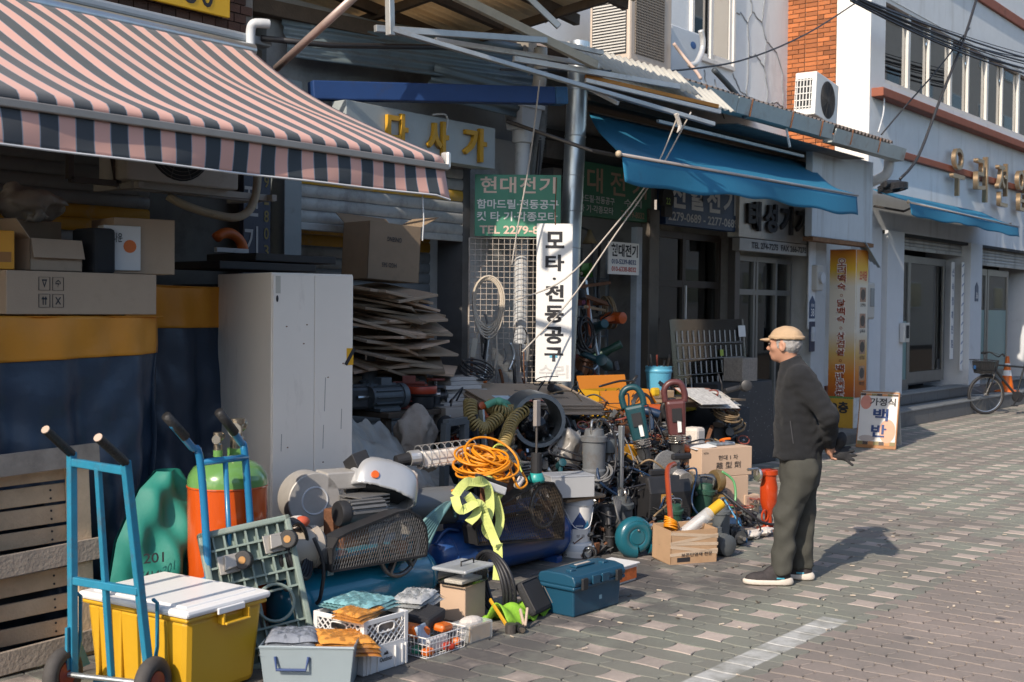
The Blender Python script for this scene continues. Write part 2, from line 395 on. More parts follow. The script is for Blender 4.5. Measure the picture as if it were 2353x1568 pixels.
m_orangep = M('orange_paint',(.55,.13,.02),.5,var=.12,vs=8,dirt=.15)
m_ltext = M('white_lettering',(.72,.72,.70),.6,var=.05)
m_btext = M('black_lettering',(.02,.02,.024),.6,var=.1)
m_ntext = M('navy_lettering',(.02,.05,.16),.6,var=.1)
m_rtext = M('red_lettering',(.50,.06,.035),.6,var=.1)
m_cable = M('black_cable',(.02,.02,.023),.5,var=.15,vs=30)
m_wood = M('dark_timber',(.09,.065,.045),.8,var=.3,vs=(12),bump=.3,bs=60)
def cable(name,pts,r,mat=None,label=None,cat=None,n=7,parent=None,group=None,sub=6):
    o = MB().tube(spline(pts,sub),r,n).build(name,mat or m_cable,parent,smooth=True)
    return tag(o,label,cat,group)
# ================================================================ left building with the striped awning
lb = thing('brick_building','brown brick building with yellow sign above the striped awning','building',(0,7.05,0))
m_brkL = M('brown_brick',(.085,.042,.030),.8,var=.3,vs=5,bump=.3,bs=80,rnd=.35)
m_mortL = M('pale_mortar',(.24,.22,.20),.95,var=.2,vs=30)
MB().box((1.4,.63,4.55),(8.96,1.2,1.9)).build('upper_wall',m_mortL,lb)
MB().box((.97,.75,1.8),(7.9,1.2,3.6)).build('lower_wall',m_darkwall,lb)
MB().box((5.45,.66,1.8),(1.0,1.3,3.6)).build('pillar',M('old_tile_wall',(.11,.105,.09),.7,var=.25,vs=6,dirt=.4),lb)
bl = MB().box((0,0,0),(.104,.03,.058)).mesh('brick')
bl.materials.append(m_brkL); rb = random.Random(5)
for r in range(9):
    for c in range(26):
        x = 3.06+c*.112+(.056 if r % 2 else 0); z = 3.66+r*.067
        if x > 5.84: continue
        o = link('brick',bl,None,lb); o.location = (x,.022+rb.uniform(-.003,.003),z)
yb = thing('shop_sign','yellow sign panel on the brick wall above the striped awning','sign',(4.575,6.985,3.755))
B('panel',(0,0,.45),(2.02,.03,.9),M('yellow_sign_panel',(.62,.36,.015),.45,var=.05,dirt=.06),yb,.004)
for i,x in enumerate((.62,.76)): lettering('0' if i else 'S',yb,m_btext,(x,-.015,.035),.10,.17)
pe = tag(cable('vent_pipe',[(5.714,6.900,3.513),(5.713,6.900,3.668),(5.720,6.880,3.725),(5.766,6.850,3.736),(5.822,6.830,3.737)],.034,m_pvc,n=14),'grey plastic elbow pipe at the end of the awning housing','pipe')
# awning
aw = thing('striped_awning','pink and navy striped fabric awning over the left shop','awning',(0,0,0))
def stripe_mat(name):
    m = M(name,(.5,.2,.15),.85,var=.08,vs=5,bump=.08,bs=300); n = m.node_tree.nodes; L = m.node_tree.links; b = n['Principled BSDF']
    b.inputs['Sheen Weight'].default_value = .2
    tc = n.new('ShaderNodeTexCoord'); s = n.new('ShaderNodeSeparateXYZ'); L.new(tc.outputs['Object'],s.inputs[0])
    a = n.new('ShaderNodeMath'); a.operation = 'MULTIPLY_ADD'; a.inputs[1].default_value = 1/.1807; a.inputs[2].default_value = -2.86/.1807; L.new(s.outputs[0],a.inputs[0])
    f = n.new('ShaderNodeMath'); f.operation = 'FRACT'; L.new(a.outputs[0],f.inputs[0])
    r = n.new('ShaderNodeValToRGB'); r.color_ramp.interpolation = 'CONSTANT'; e = r.color_ramp.elements
    pink,navy,edge = (.74,.40,.32,1),(.024,.040,.052,1),(.24,.28,.33,1)
    e[0].position = 0; e[0].color = edge; e[1].position = .025; e[1].color = pink
    for p,c in ((.475,edge),(.505,navy)):
        k = e.new(p); k.color = c
    L.new(f.outputs[0],r.inputs[0])
    nz = n.new('ShaderNodeTexNoise'); nz.inputs['Scale'].default_value = 1.3; nz.inputs['Detail'].default_value = 5; L.new(tc.outputs['Object'],nz.inputs['Vector'])
    mr = n.new('ShaderNodeMapRange'); mr.inputs[1].default_value = .3; mr.inputs[2].default_value = .75; mr.inputs[3].default_value = 0; mr.inputs[4].default_value = .10; L.new(nz.outputs[0],mr.inputs[0])
    mx = n.new('ShaderNodeMix'); mx.data_type = 'RGBA'; L.new(mr.outputs[0],mx.inputs[0]); L.new(r.outputs[0],mx.inputs[6]); mx.inputs[7].default_value = (.34,.26,.24,1)
    L.new(mx.outputs[2],b.inputs['Base Color'])
    # canvas lets some sunlight through
    tl = n.new('ShaderNodeBsdfTranslucent'); L.new(mx.outputs[2],tl.inputs[0]); ms = n.new('ShaderNodeMixShader'); ms.inputs[0].default_value = .12
    L.new(b.outputs[0],ms.inputs[1]); L.new(tl.outputs[0],ms.inputs[2]); L.new(ms.outputs[0],n['Material Output'].inputs[0])
    return m
m_stripe = stripe_mat('striped_canvas')
AX0,AX1 = -2.0,5.66
def awn(u,v):
    x = AX0+(AX1-AX0)*u
    if v < .1:                                     # rolls over the front bar
        t = v/.1; a = t*1.35; y = 5.0+.055-.055*math.cos(a)*1.0; z = 2.60+.06*math.sin(a)
        return (x,y,z)
    t = (v-.1)/.9; y0,z0,y1,z1 = 5.045,2.66,6.84,3.53
    sag = .065*math.sin(math.pi*t)*(1+.4*math.sin(x*1.15+.6))+.008*math.sin(x*7+t*5)*math.sin(math.pi*t)+.02*math.sin(2*math.pi*t)*math.sin(x*2.1)
    return (x,y0+(y1-y0)*t,z0+(z1-z0)*t-sag)
fab = MB().grid(awn,90,26).build('canopy_fabric',m_stripe,aw,smooth=True,thick=.003)
def val(u,v):
    x = AX0+(AX1-AX0)*u; return (x,4.995+.012*math.sin(x*6.1+v*2)*v+.02*v*math.sin(x*1.9)-.012*v,2.565-.165*v-.02*(u > .995)*v)
vl = MB().grid(val,130,8).build('valance',m_stripe,aw,smooth=True,thick=.003)
MB().tube([(AX0+(AX1-AX0)*i/60,val(i/60,1)[1]-.003,val(i/60,1)[2]) for i in range(61)],.006,5).build('trim',M('white_trim',(.6,.6,.6),.7),vl)
MB().box(((AX0+AX1)/2,4.99,2.583),(AX1-AX0+.03,.035,.04)).build('front_bar',M('bronze_bar',(.32,.285,.25),.45,.5,var=.1),aw,bevel=.006)
MB().box(((AX0+5.93)/2,6.97,3.63),(5.93-AX0,.12,.065)).build('housing',M('awning_housing',(.33,.36,.39),.5,.3,var=.1,dirt=.2),aw,bevel=.02)
MB().cyl((AX0,6.86,3.53),(5.70,6.86,3.53),.05).build('roller',m_steel,aw,smooth=True,sharp=40)
for x in (-.4,4.2):
    MB().tube([(x,6.95,3.50),(x+.35,6.0,3.02),(x,5.06,2.60)],.022,8).build('folding_arm',m_dkalu,aw)
B('end_cap',(5.685,5.01,2.625),(.03,.07,.11),m_alu,aw,.02)
MB().tube([(5.45,4.99,2.42),(5.46,4.985,2.25),(5.45,4.985,2.12)],.004,5).build('pull_cord',m_pvc,aw)
st = MB().tube([(5.78,6.70,3.40),(5.588,5.700,3.730)],.028,10).build('stay_pole',M('pinkish_galvanised',(.42,.34,.31),.45,.6,var=.15,vs=6,dirt=.3,dc=(.25,.12,.08)),smooth=True)
tag(st,'bare steel stay pole rising diagonally from behind the striped awning','pole')
# roll-up shutter on the left, in the shade
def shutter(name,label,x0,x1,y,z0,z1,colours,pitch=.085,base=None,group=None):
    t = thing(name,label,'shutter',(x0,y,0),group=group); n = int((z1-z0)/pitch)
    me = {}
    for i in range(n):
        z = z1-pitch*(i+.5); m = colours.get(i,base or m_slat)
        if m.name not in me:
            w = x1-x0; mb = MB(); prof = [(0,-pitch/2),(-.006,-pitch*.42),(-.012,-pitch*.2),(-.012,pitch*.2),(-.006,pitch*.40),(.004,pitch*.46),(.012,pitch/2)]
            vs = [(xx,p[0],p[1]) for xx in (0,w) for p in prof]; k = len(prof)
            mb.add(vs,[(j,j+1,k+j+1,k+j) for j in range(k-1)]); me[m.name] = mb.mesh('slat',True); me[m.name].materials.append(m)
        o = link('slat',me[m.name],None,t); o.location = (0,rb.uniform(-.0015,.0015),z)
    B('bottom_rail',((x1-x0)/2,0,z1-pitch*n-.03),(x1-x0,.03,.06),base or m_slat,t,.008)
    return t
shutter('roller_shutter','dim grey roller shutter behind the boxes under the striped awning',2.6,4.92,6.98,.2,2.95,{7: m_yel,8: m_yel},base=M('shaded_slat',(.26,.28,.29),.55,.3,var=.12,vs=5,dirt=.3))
# outdoor unit on a bracket
def ac_unit(t,w,d,h,mat,fan=(0.,.5,.2),grille=True,slots=True):
    """front faces local -y"""
    B('casing',(0,0,h/2),(w,d,h),mat,t,.012)
    cx_,cz,r = fan
    g = MB()
    for i in range(1,11): g.ring((cx_,-d/2-.012,cz*h),r*i/10.5,.0025,(0,1,0),32,4)
    for i in range(10): a = i*.628; g.tube([(cx_,-d/2-.012,cz*h),(cx_+r*math.cos(a),-d/2-.012,cz*h+r*math.sin(a))],.0025,4)
    MB().cyl((cx_,-d/2-.001,cz*h),(cx_,-d/2-.004,cz*h),r,n=32).build('fan_well',m_dark,t)
    MB().cyl((cx_,-d/2-.005,cz*h),(cx_,-d/2-.010,cz*h),r*.2,n=16).build('fan_hub',m_black,t)
    g.build('fan_guard',M('fan_guard_grey',(.09,.085,.08),.5,.4),t)
    return t
acl = thing('air_conditioner','white outdoor air conditioner on a bracket beneath the striped awning','air conditioner',(4.743,6.500,2.470))
ac_unit(acl,.84,.30,.60,M('ac_cream',(.42,.41,.38),.5,var=.05,dirt=.12),(-.04,.44,.245))
br = MB(); br.bar((-.34,-.05,-.02),(.80,-.05,-.02),.04,.04).bar((-.34,.09,-.02),(.80,.09,-.02),.04,.04)
for x in (-.3,.75): br.bar((x,-.12,-.021),(x,.36,-.021),.038,.04)
br.build('bracket',M('cream_bracket',(.36,.35,.33),.6,var=.1),acl)
fr = MB()
for x in (-.72,-.40): fr.bar((x,-.02,-.02),(x,-.02,.6),.035,.035)
fr.bar((-.72,-.02,-.02),(-.40,-.02,-.02),.035,.035); fr.bar((-.40,-.02,-.02),(-.52,-.02,.6),.02,.03); fr.build('support_frame',m_dkalu,acl)
hose = cable('drain_hose',[(5.150,6.550,2.631),(5.335,6.600,2.755),(5.424,6.500,2.698),(5.398,6.450,2.517),(5.302,6.400,2.362),(5.175,6.400,2.296),(5.003,6.450,2.315),(4.836,6.500,2.362),(4.757,6.550,2.413)],.028,M('cream_hose',(.40,.36,.27),.7,var=.1,vs=20,bump=.4,bs=120),'cream insulated hose looping down beside the shaded air conditioner','hose',n=10)
vs_ = thing('vertical_sign','dark navy vertical sign with white and gold numerals on the pillar','sign',(5.66,6.93,1.0))
B('panel',(.125,0,1.1),(.25,.05,2.2),M('navy_panel',(.012,.016,.045),.4,var=.1),vs_,.004)
for i,ch in enumerate('전기'): lettering(ch,vs_,M('dim_white',(.42,.42,.42),.6),(.0,-.026,1.36-.30*i),.13,.23)
for i,ch in enumerate('2279-8032'): lettering(ch,vs_,M('dim_gold',(.22,.17,.05),.6),(.185,-.026,1.95-.125*i),.045,.085 if ch != '-' else .02)
sp = thing('door_post','blue-grey steel post between the navy sign and the roller shutter','post',(6.14,7.0,0))
B('post',(0,0,1.7),(.17,.16,3.4),M('bluegrey_steel',(.22,.25,.26),.5,.2,var=.1,dirt=.25,dc=(.10,.07,.05)),sp,.006)

# ================================================================ middle shop: shutters, sign, eaves
ms = thing('shop_building','low grey rendered shop building between striped awning and steel pole','building',(0,0,0))
MB().box((7.9,8.0,3.72),(3.4,1.4,.80)).build('upper_wall',m_conc,ms)
MB().box((8.95,7.75,1.65),(1.05,1.1,3.3)).build('pier',M('old_white_render',(.50,.51,.51),.9,var=.1,vs=4,bump=.3,bs=50,dirt=.35,dc=(.16,.15,.14),ds=2.5),ms)
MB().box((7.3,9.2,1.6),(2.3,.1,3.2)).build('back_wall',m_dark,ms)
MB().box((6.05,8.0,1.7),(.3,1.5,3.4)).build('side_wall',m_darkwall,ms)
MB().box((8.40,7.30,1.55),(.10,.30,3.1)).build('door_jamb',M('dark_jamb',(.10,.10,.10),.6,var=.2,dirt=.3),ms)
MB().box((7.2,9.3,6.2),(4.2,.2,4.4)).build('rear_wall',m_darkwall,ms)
B('lintel',(7.35,7.25,3.02),(2.2,.22,.12),m_darkwall,ms)
sl = {0: m_slat,3: m_yel,4: m_yel,11: m_bluep,12: m_bluep,19: m_orangep}
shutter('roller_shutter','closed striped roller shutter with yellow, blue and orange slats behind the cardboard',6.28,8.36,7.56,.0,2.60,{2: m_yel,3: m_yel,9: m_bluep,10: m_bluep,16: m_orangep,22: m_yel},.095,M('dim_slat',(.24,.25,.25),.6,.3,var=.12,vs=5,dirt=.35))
shutter('half_shutter','half-raised grey roller shutter with a worn yellow stripe',6.27,8.35,7.16,2.36,2.97,{2: M('worn_yellow_slat',(.52,.30,.03),.6,.1,var=.1,dirt=.5,dc=(.36,.36,.35),ds=2.0)},.1)
ds = thing('shop_sign','rusty grey sign box with thick yellow raised letters','sign',(6.60,6.86,2.95))
B('box',(.91,.06,.18),(1.82,.16,.36),M('sign_box_grey',(.36,.40,.41),.6,.2,var=.08,dirt=.2,dc=(.26,.14,.06),ds=3),ds,.004)
m_ylet = M('yellow_letter',(.50,.27,.015),.5,var=.1,dirt=.2,dc=(.10,.09,.08),ds=8)
for ch,x,w in (('다',.42,.24),('사',.90,.26),('가',1.36,.30)): lettering(ch,ds,m_ylet,(x,-.022,.035),w,.29,bold=.03,ext=.06,name='letter')
MB().tube(spline([(.98,-.03,.37),(1.12,-.05,.385),(1.15,-.04,.30),(1.10,-.03,.17)],5),.009,6).build('loose_wire',m_pvc,ds)
# blue folded awning beam and corrugated sheet above
bb = thing('blue_beam','dark blue folded awning beam high above the grey sign','beam',(6.45,7.08,3.38))
MB().bar((0,0,0),(2.05,-.80,.17),.12,.145).build('beam',M('blue_awning_beam',(.012,.045,.16),.55,var=.1,dirt=.1),bb,bevel=.01)
MB().bar((2.055,-.80,.17),(2.17,-.85,.18),.125,.15).build('end_cap',M('faded_blue',(.03,.11,.24),.6,var=.2,dirt=.3),bb,bevel=.01)
def corr(mb,o,a,b,amp,wl,along,n=None):
    """corrugated sheet o + u*a + v*b, waves counted along 'a' (along=0) or 'b' (1)"""
    o,a,b = Vector(o),Vector(a),Vector(b); nn = a.cross(b).normalized(); L = (b if along else a).length; k = int(L/wl*6)
    def f(u,v):
        t = v if along else u; return o+a*u+b*v+nn*amp*math.sin(2*math.pi*t*L/wl)
    return mb.grid(f,4 if along else k,k if along else 4)
m_corrg = M('corrugated_bluegrey',(.12,.16,.18),.5,.3,var=.15,vs=4,dirt=.3,dc=(.08,.07,.06))
m_asb = M('weathered_sheet',(.60,.50,.37),.8,var=.25,vs=10,bump=.4,bs=90,dirt=.3,dc=(.18,.13,.08),ds=4)
def translucent(m,w,col):
    n = m.node_tree.nodes; L = m.node_tree.links; b = n['Principled BSDF']; t = n.new('ShaderNodeBsdfTranslucent'); t.inputs[0].default_value = (*col,1)
    x = n.new('ShaderNodeMixShader'); x.inputs[0].default_value = w; L.new(b.outputs[0],x.inputs[1]); L.new(t.outputs[0],x.inputs[2]); L.new(x.outputs[0],n['Material Output'].inputs[0]); return m
translucent(m_asb,.55,(.62,.50,.34))
mb = MB(); corr(mb,(6.3,7.16,3.62),(2.7,-.35,.12),(0,.12,.42),.010,.075,1)
tag(mb.build('corrugated_sheet',m_corrg,smooth=True,thick=.002),'blue-grey corrugated metal sheet lying flat above the blue beam','metal sheet')
mb = MB(); corr(mb,(7.75,6.95,3.78),(.95,-.25,-.08),(-.02,.12,-.26),.012,.075,1)
tag(mb.build('corrugated_sheet',m_corrg,smooth=True,thick=.002),'short bent piece of corrugated sheet tied below the canopy tubes','metal sheet')
cn = thing('canopy_roof','weathered brown corrugated canopy roof over the middle shop, seen from below','canopy',(0,0,0))
for i in range(4):
    y1 = 8.0-i*.72; mb = MB(); corr(mb,(5.7,y1,4.42+i*.05),(2.95+.05*i,0,-.25),(0,-.74,.10),.016,.085,1); mb.build('sheet',m_asb,cn,smooth=True,thick=.004)
for y in (7.3,6.75,6.2,5.7): MB().bar((5.9,y,4.33+(7.4-y)*.13),(8.75,y,4.08+(7.4-y)*.13),.06,.09).build('rafter',m_wood,cn)
for x in (6.1,7.4,8.4): MB().bar((x,7.5,4.27-.085*(x-6)),(x,5.5,4.5-.085*(x-6)),.05,.07).build('purlin',m_wood,cn)
hb = MB(); hb.bar((6.0,7.28,3.98),(9.3,7.02,4.02),.12,.12)
tag(hb.build('header_beam',m_wood,bevel=.008),'dark timber beam under the brown canopy roof','beam')
pp = MB().tube([(5.809,6.900,3.645),(6.302,6.700,3.653),(7.951,6.600,3.909)],.022,8).build('black_conduit',m_cable,smooth=True); tag(pp,'black conduit pipe running beneath the canopy rafters','pipe')
# metal tubes of the canopy frame
m_tube = M('zinc_tube',(.42,.44,.45),.45,.6,var=.15,vs=7,dirt=.25,dc=(.24,.2,.16)); m_tubew = M('white_channel',(.60,.60,.58),.55,.2,var=.1,dirt=.2)
def strut(a,b,w,h,mat,label,name='canopy_tube'):
    return tag(MB().bar(a,b,w,h).build(name,mat,bevel=.004),label,'metal tube')
strut((6.309,6.100,3.693),(9.310,5.150,3.312),.045,.035,m_tube,'long grey channel sloping down across the canopy to the rope')
strut((6.362,6.300,3.736),(7.900,5.900,3.873),.04,.05,m_tube,'pale flat channel at the front of the canopy frame')
strut((7.014,6.300,3.770),(8.648,5.900,3.789),.035,.04,m_tubew,'white channel ending beside the steel pole top')
strut((8.078,6.100,3.941),(8.711,5.900,3.910),.035,.04,m_tubew,'short white channel above the steel pole')
strut((7.733,6.100,3.723),(9.482,5.600,3.704),.035,.045,m_tubew,'white channel carrying the plastic roof sheets')
strut((8.456,5.900,3.638),(9.697,5.300,3.481),.035,.035,m_tubew,'white channel at the low edge of the plastic sheets')
strut((8.527,5.950,3.687),(9.747,5.350,3.542),.03,.035,M('orange_timber',(.40,.17,.03),.7,var=.2),'orange timber batten under the plastic sheets','timber_batten')
strut((6.302,6.100,3.962),(6.314,6.100,3.651),.05,.05,m_tube,'upright grey ribbed post of the canopy frame','canopy_post')
strut((7.008,6.100,4.077),(8.469,5.800,3.755),.05,.07,M('pale_timber',(.42,.38,.30),.8,var=.2,dirt=.2),'pale weathered beam running out of the brown canopy','timber_beam')
strut((7.766,6.000,4.218),(7.939,5.800,3.975),.04,.05,m_tube,'dark channel crossing under the sunlit corrugated edge')
strut((9.031,6.300,3.710),(8.957,5.900,3.514),.03,.035,m_tubew,'short loose white channel below the plastic sheets')
m_pcw = translucent(M('white_plastic_sheet',(.62,.60,.54),.6,var=.1,dirt=.3,dc=(.35,.30,.22)),.35,(.6,.58,.5))
for lab,o,a,b in (('upper white corrugated plastic sheet above the blue awning',(8.917,6.200,3.874),Vector((9.647,5.450,3.627))-Vector((8.917,6.200,3.874)),(.10,.30,.26)),
                     ('lower white corrugated plastic sheet drooping over the blue awning',(8.967,6.000,3.688),Vector((10.075,5.350,3.535))-Vector((8.967,6.000,3.688)),(.10,.30,.24))):
    mb = MB(); corr(mb,o,a,b,.012,.06,0); tag(mb.build('plastic_roof_sheet',m_pcw,smooth=True,thick=.002),lab,'roof sheet')
# pipes on the pier
hp = thing('rain_hopper','grey square rain hopper and downpipe beside the green sign','downpipe',(8.84,6.86,3.30))
MB().box((0,0,.14),(.30,.22,.20),taper=.82).build('hopper',m_pvc,hp,bevel=.006)
B('rim',(0,0,.255),(.34,.26,.04),m_pvc,hp)
MB().lathe([(.095,.02),(.095,-.10),(.068,-.11),(.068,-2.9)],(0,0,.03),n=18).build('downpipe',m_pvc,hp,smooth=True,sharp=40)
tag(cable('bent_drain',[(8.78,6.62,4.05),(8.78,6.62,3.80),(8.80,6.66,3.70),(8.83,6.75,3.66)],.062,M('beige_pvc',(.40,.37,.33),.5,var=.1,dirt=.2),n=14),'beige elbow drain above the rain hopper','pipe')
fx = MB(); P_ = spline([(9.048,6.800,3.624),(9.053,6.820,3.366),(9.051,6.860,3.087),(9.027,6.880,2.885)],30)
fx.tube(P_,[.055+.007*(i % 3 == 0) for i in range(len(P_))],12)
tag(fx.build('ribbed_duct',M('ribbed_grey',(.17,.18,.185),.6,var=.1),smooth=True),'ribbed grey flexible duct behind the green sign','duct')
# big galvanised pole
pl = thing('steel_pole','tall galvanised steel flue pole beside the white vertical sign','pole',(9.10,6.6,0))
d = Vector((.26,0,4.2)); prof = []
MB().cyl((0,0,0),d,.098,n=28).build('shaft',m_steel,pl,smooth=True,sharp=40)
for h in (1.65,2.28,2.62,2.95,3.32,3.75): MB().ring(d*(h/4.2),.0985,.005,d,28,6).build('seam',m_steel,pl,smooth=True)
post = MB().box((8.98,6.93,2.1),(.13,.14,4.2)).build('concrete_post',M('stained_post',(.22,.20,.17),.9,var=.2,vs=6,bump=.3,bs=40,dirt=.4,dc=(.10,.06,.035)),bevel=.006); tag(post,'stained concrete post just behind the steel pole','post')
tag(cable('meter_cable',[(9.06,6.80,4.1),(9.02,6.80,3.2),(8.90,6.78,2.4),(8.93,6.76,1.0)],.018,m_cable),'thick black cable running down the concrete post','cable')
# small green sign facing the viewer, wire grid and hanging vertical sign
EX = Vector((.618,-.786,0))
gs = thing('shop_sign','sunlit green sign with pale Korean lettering beside the pole','sign',(8.36,7.02,2.36),math.atan2(-.786,.618))
m_greens = M('green_sign',(.055,.24,.15),.5,var=.10,vs=3,dirt=.22,dc=(.05,.14,.10),ds=5,streak=.2)
B('panel',(.385,.02,.275),(.77,.025,.55),m_greens,gs,.003)
m_pinkt = M('pale_pink_lettering',(.70,.52,.42),.6,var=.08)
for i,ch in enumerate('현대전기'): lettering(ch,gs,m_pinkt,(.05+.175*i,.007,.385),.145,.145,bold=.02)
lettering('함마드릴·전동공구',gs,m_ltext,(.02,.007,.245),.73,.085,bold=.02)
lettering('컷 타 기·각종모타',gs,m_ltext,(.02,.007,.135),.72,.085,bold=.02)
lettering('TEL 2279-8032',gs,m_pinkt,(.045,.007,.02),.70,.075,bold=.025)
wg = thing('wire_grid','rusty white wire grid panel hung with cables beneath the green sign','wire grid',(8.34,7.06,1.05),math.atan2(-.786,.618))
MB().tube([(0,0,0),(.78,0,0),(.78,0,1.29),(0,0,1.29)],.010,6,closed=True).build('frame',M('rusty_white_wire',(.50,.44,.38),.6,.2,var=.25,vs=30,dirt=.35,dc=(.22,.10,.05),ds=12),wg)
g = MB()
for i in range(1,15): g.tube([(.78*i/15,0,0),(.78*i/15,0,1.29)],.0028,4)
for i in range(1,26): g.tube([(0,.004,1.29*i/26),(.78,.004,1.29*i/26)],.0028,4)
g.build('wires',MATS['rusty_white_wire'],wg)
vsn = thing('hanging_sign','white vertical sign with thick black Korean lettering tied to the pole','sign',(8.52,6.44,1.08),math.atan2(-.786,.618),ry=.0)
m_wsign = M('white_sign',(.80,.79,.76),.5,var=.03,dirt=.05,dc=(.5,.45,.4))
B('panel',(.155,0,.69),(.315,.022,1.38),m_wsign,vsn,.004)
for ch,z,h in (('모',1.165,.145),('타',.965,.145),('·',.888,.022),('전',.70,.145),('동',.515,.150),('공',.330,.150),('구',.175,.125)):
    lettering(ch,vsn,m_btext,(.075 if ch != '·' else .14,-.0115,z),.165 if ch != '·' else .03,h,bold=.035)
B('sticker',(.155,-.013,.225),(.07,.001,.035),M('cyan_sticker',(.15,.45,.6),.5),vsn,0)
for i,ch in enumerate('수리'): lettering(ch,vsn,M('ghost_lettering',(.62,.61,.59),.5,var=.03),(.03+.14*i,-.0115,.03),.115,.115,bold=.02)
MB().tube([(.16,-.01,1.37),(.155,-.03,1.5),(.165,-.02,1.78)],.005,5).build('tie_wire',m_rust,vsn)
# rope
m_rope = M('cotton_rope',(.50,.46,.41),.9,var=.15,vs=60,bump=.6,bs=250)
for lab,pts in (('rope slung from the canopy tube across the wire grid',[(8.895,5.250,3.356),(8.899,5.500,2.871),(8.752,5.750,2.465),(8.485,6.100,1.978),(8.112,6.350,1.786)]),
                 ('rope running from canopy tube down past the white sign',[(9.096,5.250,3.397),(8.970,5.500,2.878),(8.763,5.800,2.337),(8.552,6.100,1.792),(8.145,6.300,1.346)]),
                 ('rope hanging from canopy down in front of the green sign',[(7.819,5.900,3.541),(8.019,6.100,3.219),(8.192,6.300,2.854),(8.196,6.400,2.417),(8.181,6.450,2.084)])):
    cable('rope',pts,.007,m_rope,lab,'rope',n=6)
tag(MB().tube(spline([(8.846,5.250,3.350),(8.895,5.240,3.254),(8.854,5.240,3.195)],5),[.02,.02,.02,.02,.02,.018,.016,.014,.01,.008,.006][:11],6).build('rope_knot',m_rope),'frayed rope knot hanging from the canopy tube','rope')

# ================================================================ row of small shops on the right, one low building
m_doorframe = M('brown_door_frame',(.05,.038,.03),.5,.1,var=.15,vs=8)
g_dark = glass('shop_glass',(.55,.62,.62),.03,.06); g_clear = glass('clear_acrylic',(.90,.92,.92),.06,.0); g_win = glass('window_glass',(.16,.25,.28),.02,.34)
rw = thing('shop_row','low row of three dark shop units under one sloping roof','building',(0,0,0))
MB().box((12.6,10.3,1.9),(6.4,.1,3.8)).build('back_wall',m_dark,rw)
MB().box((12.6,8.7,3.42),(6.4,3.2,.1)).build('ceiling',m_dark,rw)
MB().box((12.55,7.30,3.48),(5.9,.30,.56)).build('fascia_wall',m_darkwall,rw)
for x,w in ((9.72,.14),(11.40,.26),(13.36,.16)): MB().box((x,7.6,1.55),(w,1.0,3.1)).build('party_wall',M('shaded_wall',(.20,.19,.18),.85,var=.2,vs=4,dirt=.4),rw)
MB().box((15.42,7.9,1.7),(.45,2.0,3.4)).build('end_wall',M('rough_white_wall',(.46,.47,.47),.95,var=.08,vs=4,bump=.7,bs=160,dirt=.15,dc=(.25,.25,.24)),rw)
MB().box((11.32,7.02,1.4),(.20,.12,2.8)).build('brown_post',M('brown_steel_post',(.10,.085,.07),.5,.3,var=.15,dirt=.2),rw,bevel=.008)
MB().box((11.10,7.05,1.3),(.10,.08,2.6)).build('pale_post',M('pale_grey_angle',(.36,.40,.44),.55,.2,var=.15,dirt=.3),rw,bevel=.004)
MB().box((13.30,7.05,1.4),(.12,.10,2.8)).build('steel_post',m_dkalu,rw,bevel=.006)
# roof with corrugated sheets, gutter and fascia
rf = thing('sloping_roof','corrugated roof with rusty pale gutter above the blue awning','roof',(0,0,0))
mb = MB(); corr(mb,(9.3,6.20,4.00),(6.85,0,0),(0,2.15,.55),.024,.115,0); mb.build('corrugated_sheet',M('old_roof_sheet',(.17,.14,.125),.9,var=.3,vs=8,bump=.4,bs=60,dirt=.3),rf,smooth=True,thick=.006)
m_gut = M('rusty_gutter',(.42,.45,.43),.6,.1,var=.12,vs=5,dirt=.28,dc=(.24,.12,.055),ds=3.2)
for x0,x1,dz in ((9.35,11.6,.0),(11.62,14.05,.0),(14.12,16.45,-.03)):
    MB().prism([(6.14,3.97+dz),(6.12,3.975+dz),(6.16,3.81+dz),(6.30,3.81+dz),(6.32,3.95+dz),(6.30,3.95+dz),(6.285,3.83+dz),(6.175,3.83+dz)],x1-x0,(x1,0,0),(0,1,0),(0,0,1)).build('gutter',m_gut,rf)
for x in (9.9,10.9,11.9,12.9,13.7,14.6,15.5): MB().bar((x,6.112,3.98),(x,6.15,3.80),.02,.006).build('gutter_strap',m_rust,rf)
mb = MB(); corr(mb,(11.8,6.24,3.72),(3.5,.0,-.02),(0,.45,.03),.008,.05,0); mb.build('soffit_sheet',m_darkwall,rf,smooth=True)
MB().box((12.6,7.0,3.78),(6.6,.4,.06)).build('eaves_board',m_wood,rf)
MB().bar((10.6,6.5,3.62),(14.0,6.5,3.62),.03,.03).build('white_rail',m_tubew,rf)
MB().bar((13.0,6.2,3.60),(12.9,6.2,3.80),.02,.02).build('rail_hanger',m_tubew,rf)
tag(cable('roof_hose',[(11.372,6.300,4.237),(11.764,6.250,4.039),(11.809,6.220,3.927),(11.894,6.200,3.797)],.03,M('dark_hose',(.05,.06,.07),.5),n=8),'dark drain hose dropping over the gutter below the window','hose')
# sheet-metal shutter box at the end
sb = thing('sheet_metal_box','stained pale sheet-metal box above the orange poster column','shutter box',(14.40,6.55,2.64))
MB().box((.98,.05,.58),(1.96,.10,1.12)).build('casing',M('stained_white_metal',(.50,.54,.56),.6,.1,var=.08,vs=3,dirt=.4,dc=(.30,.28,.25),ds=5,streak=.1),sb,bevel=.008)
MB().box((.98,.05,-.01),(1.98,.14,.05)).build('rusty_edge',M('rust_edge',(.20,.10,.045),.8,.1,var=.4,vs=12,dirt=.3),sb)
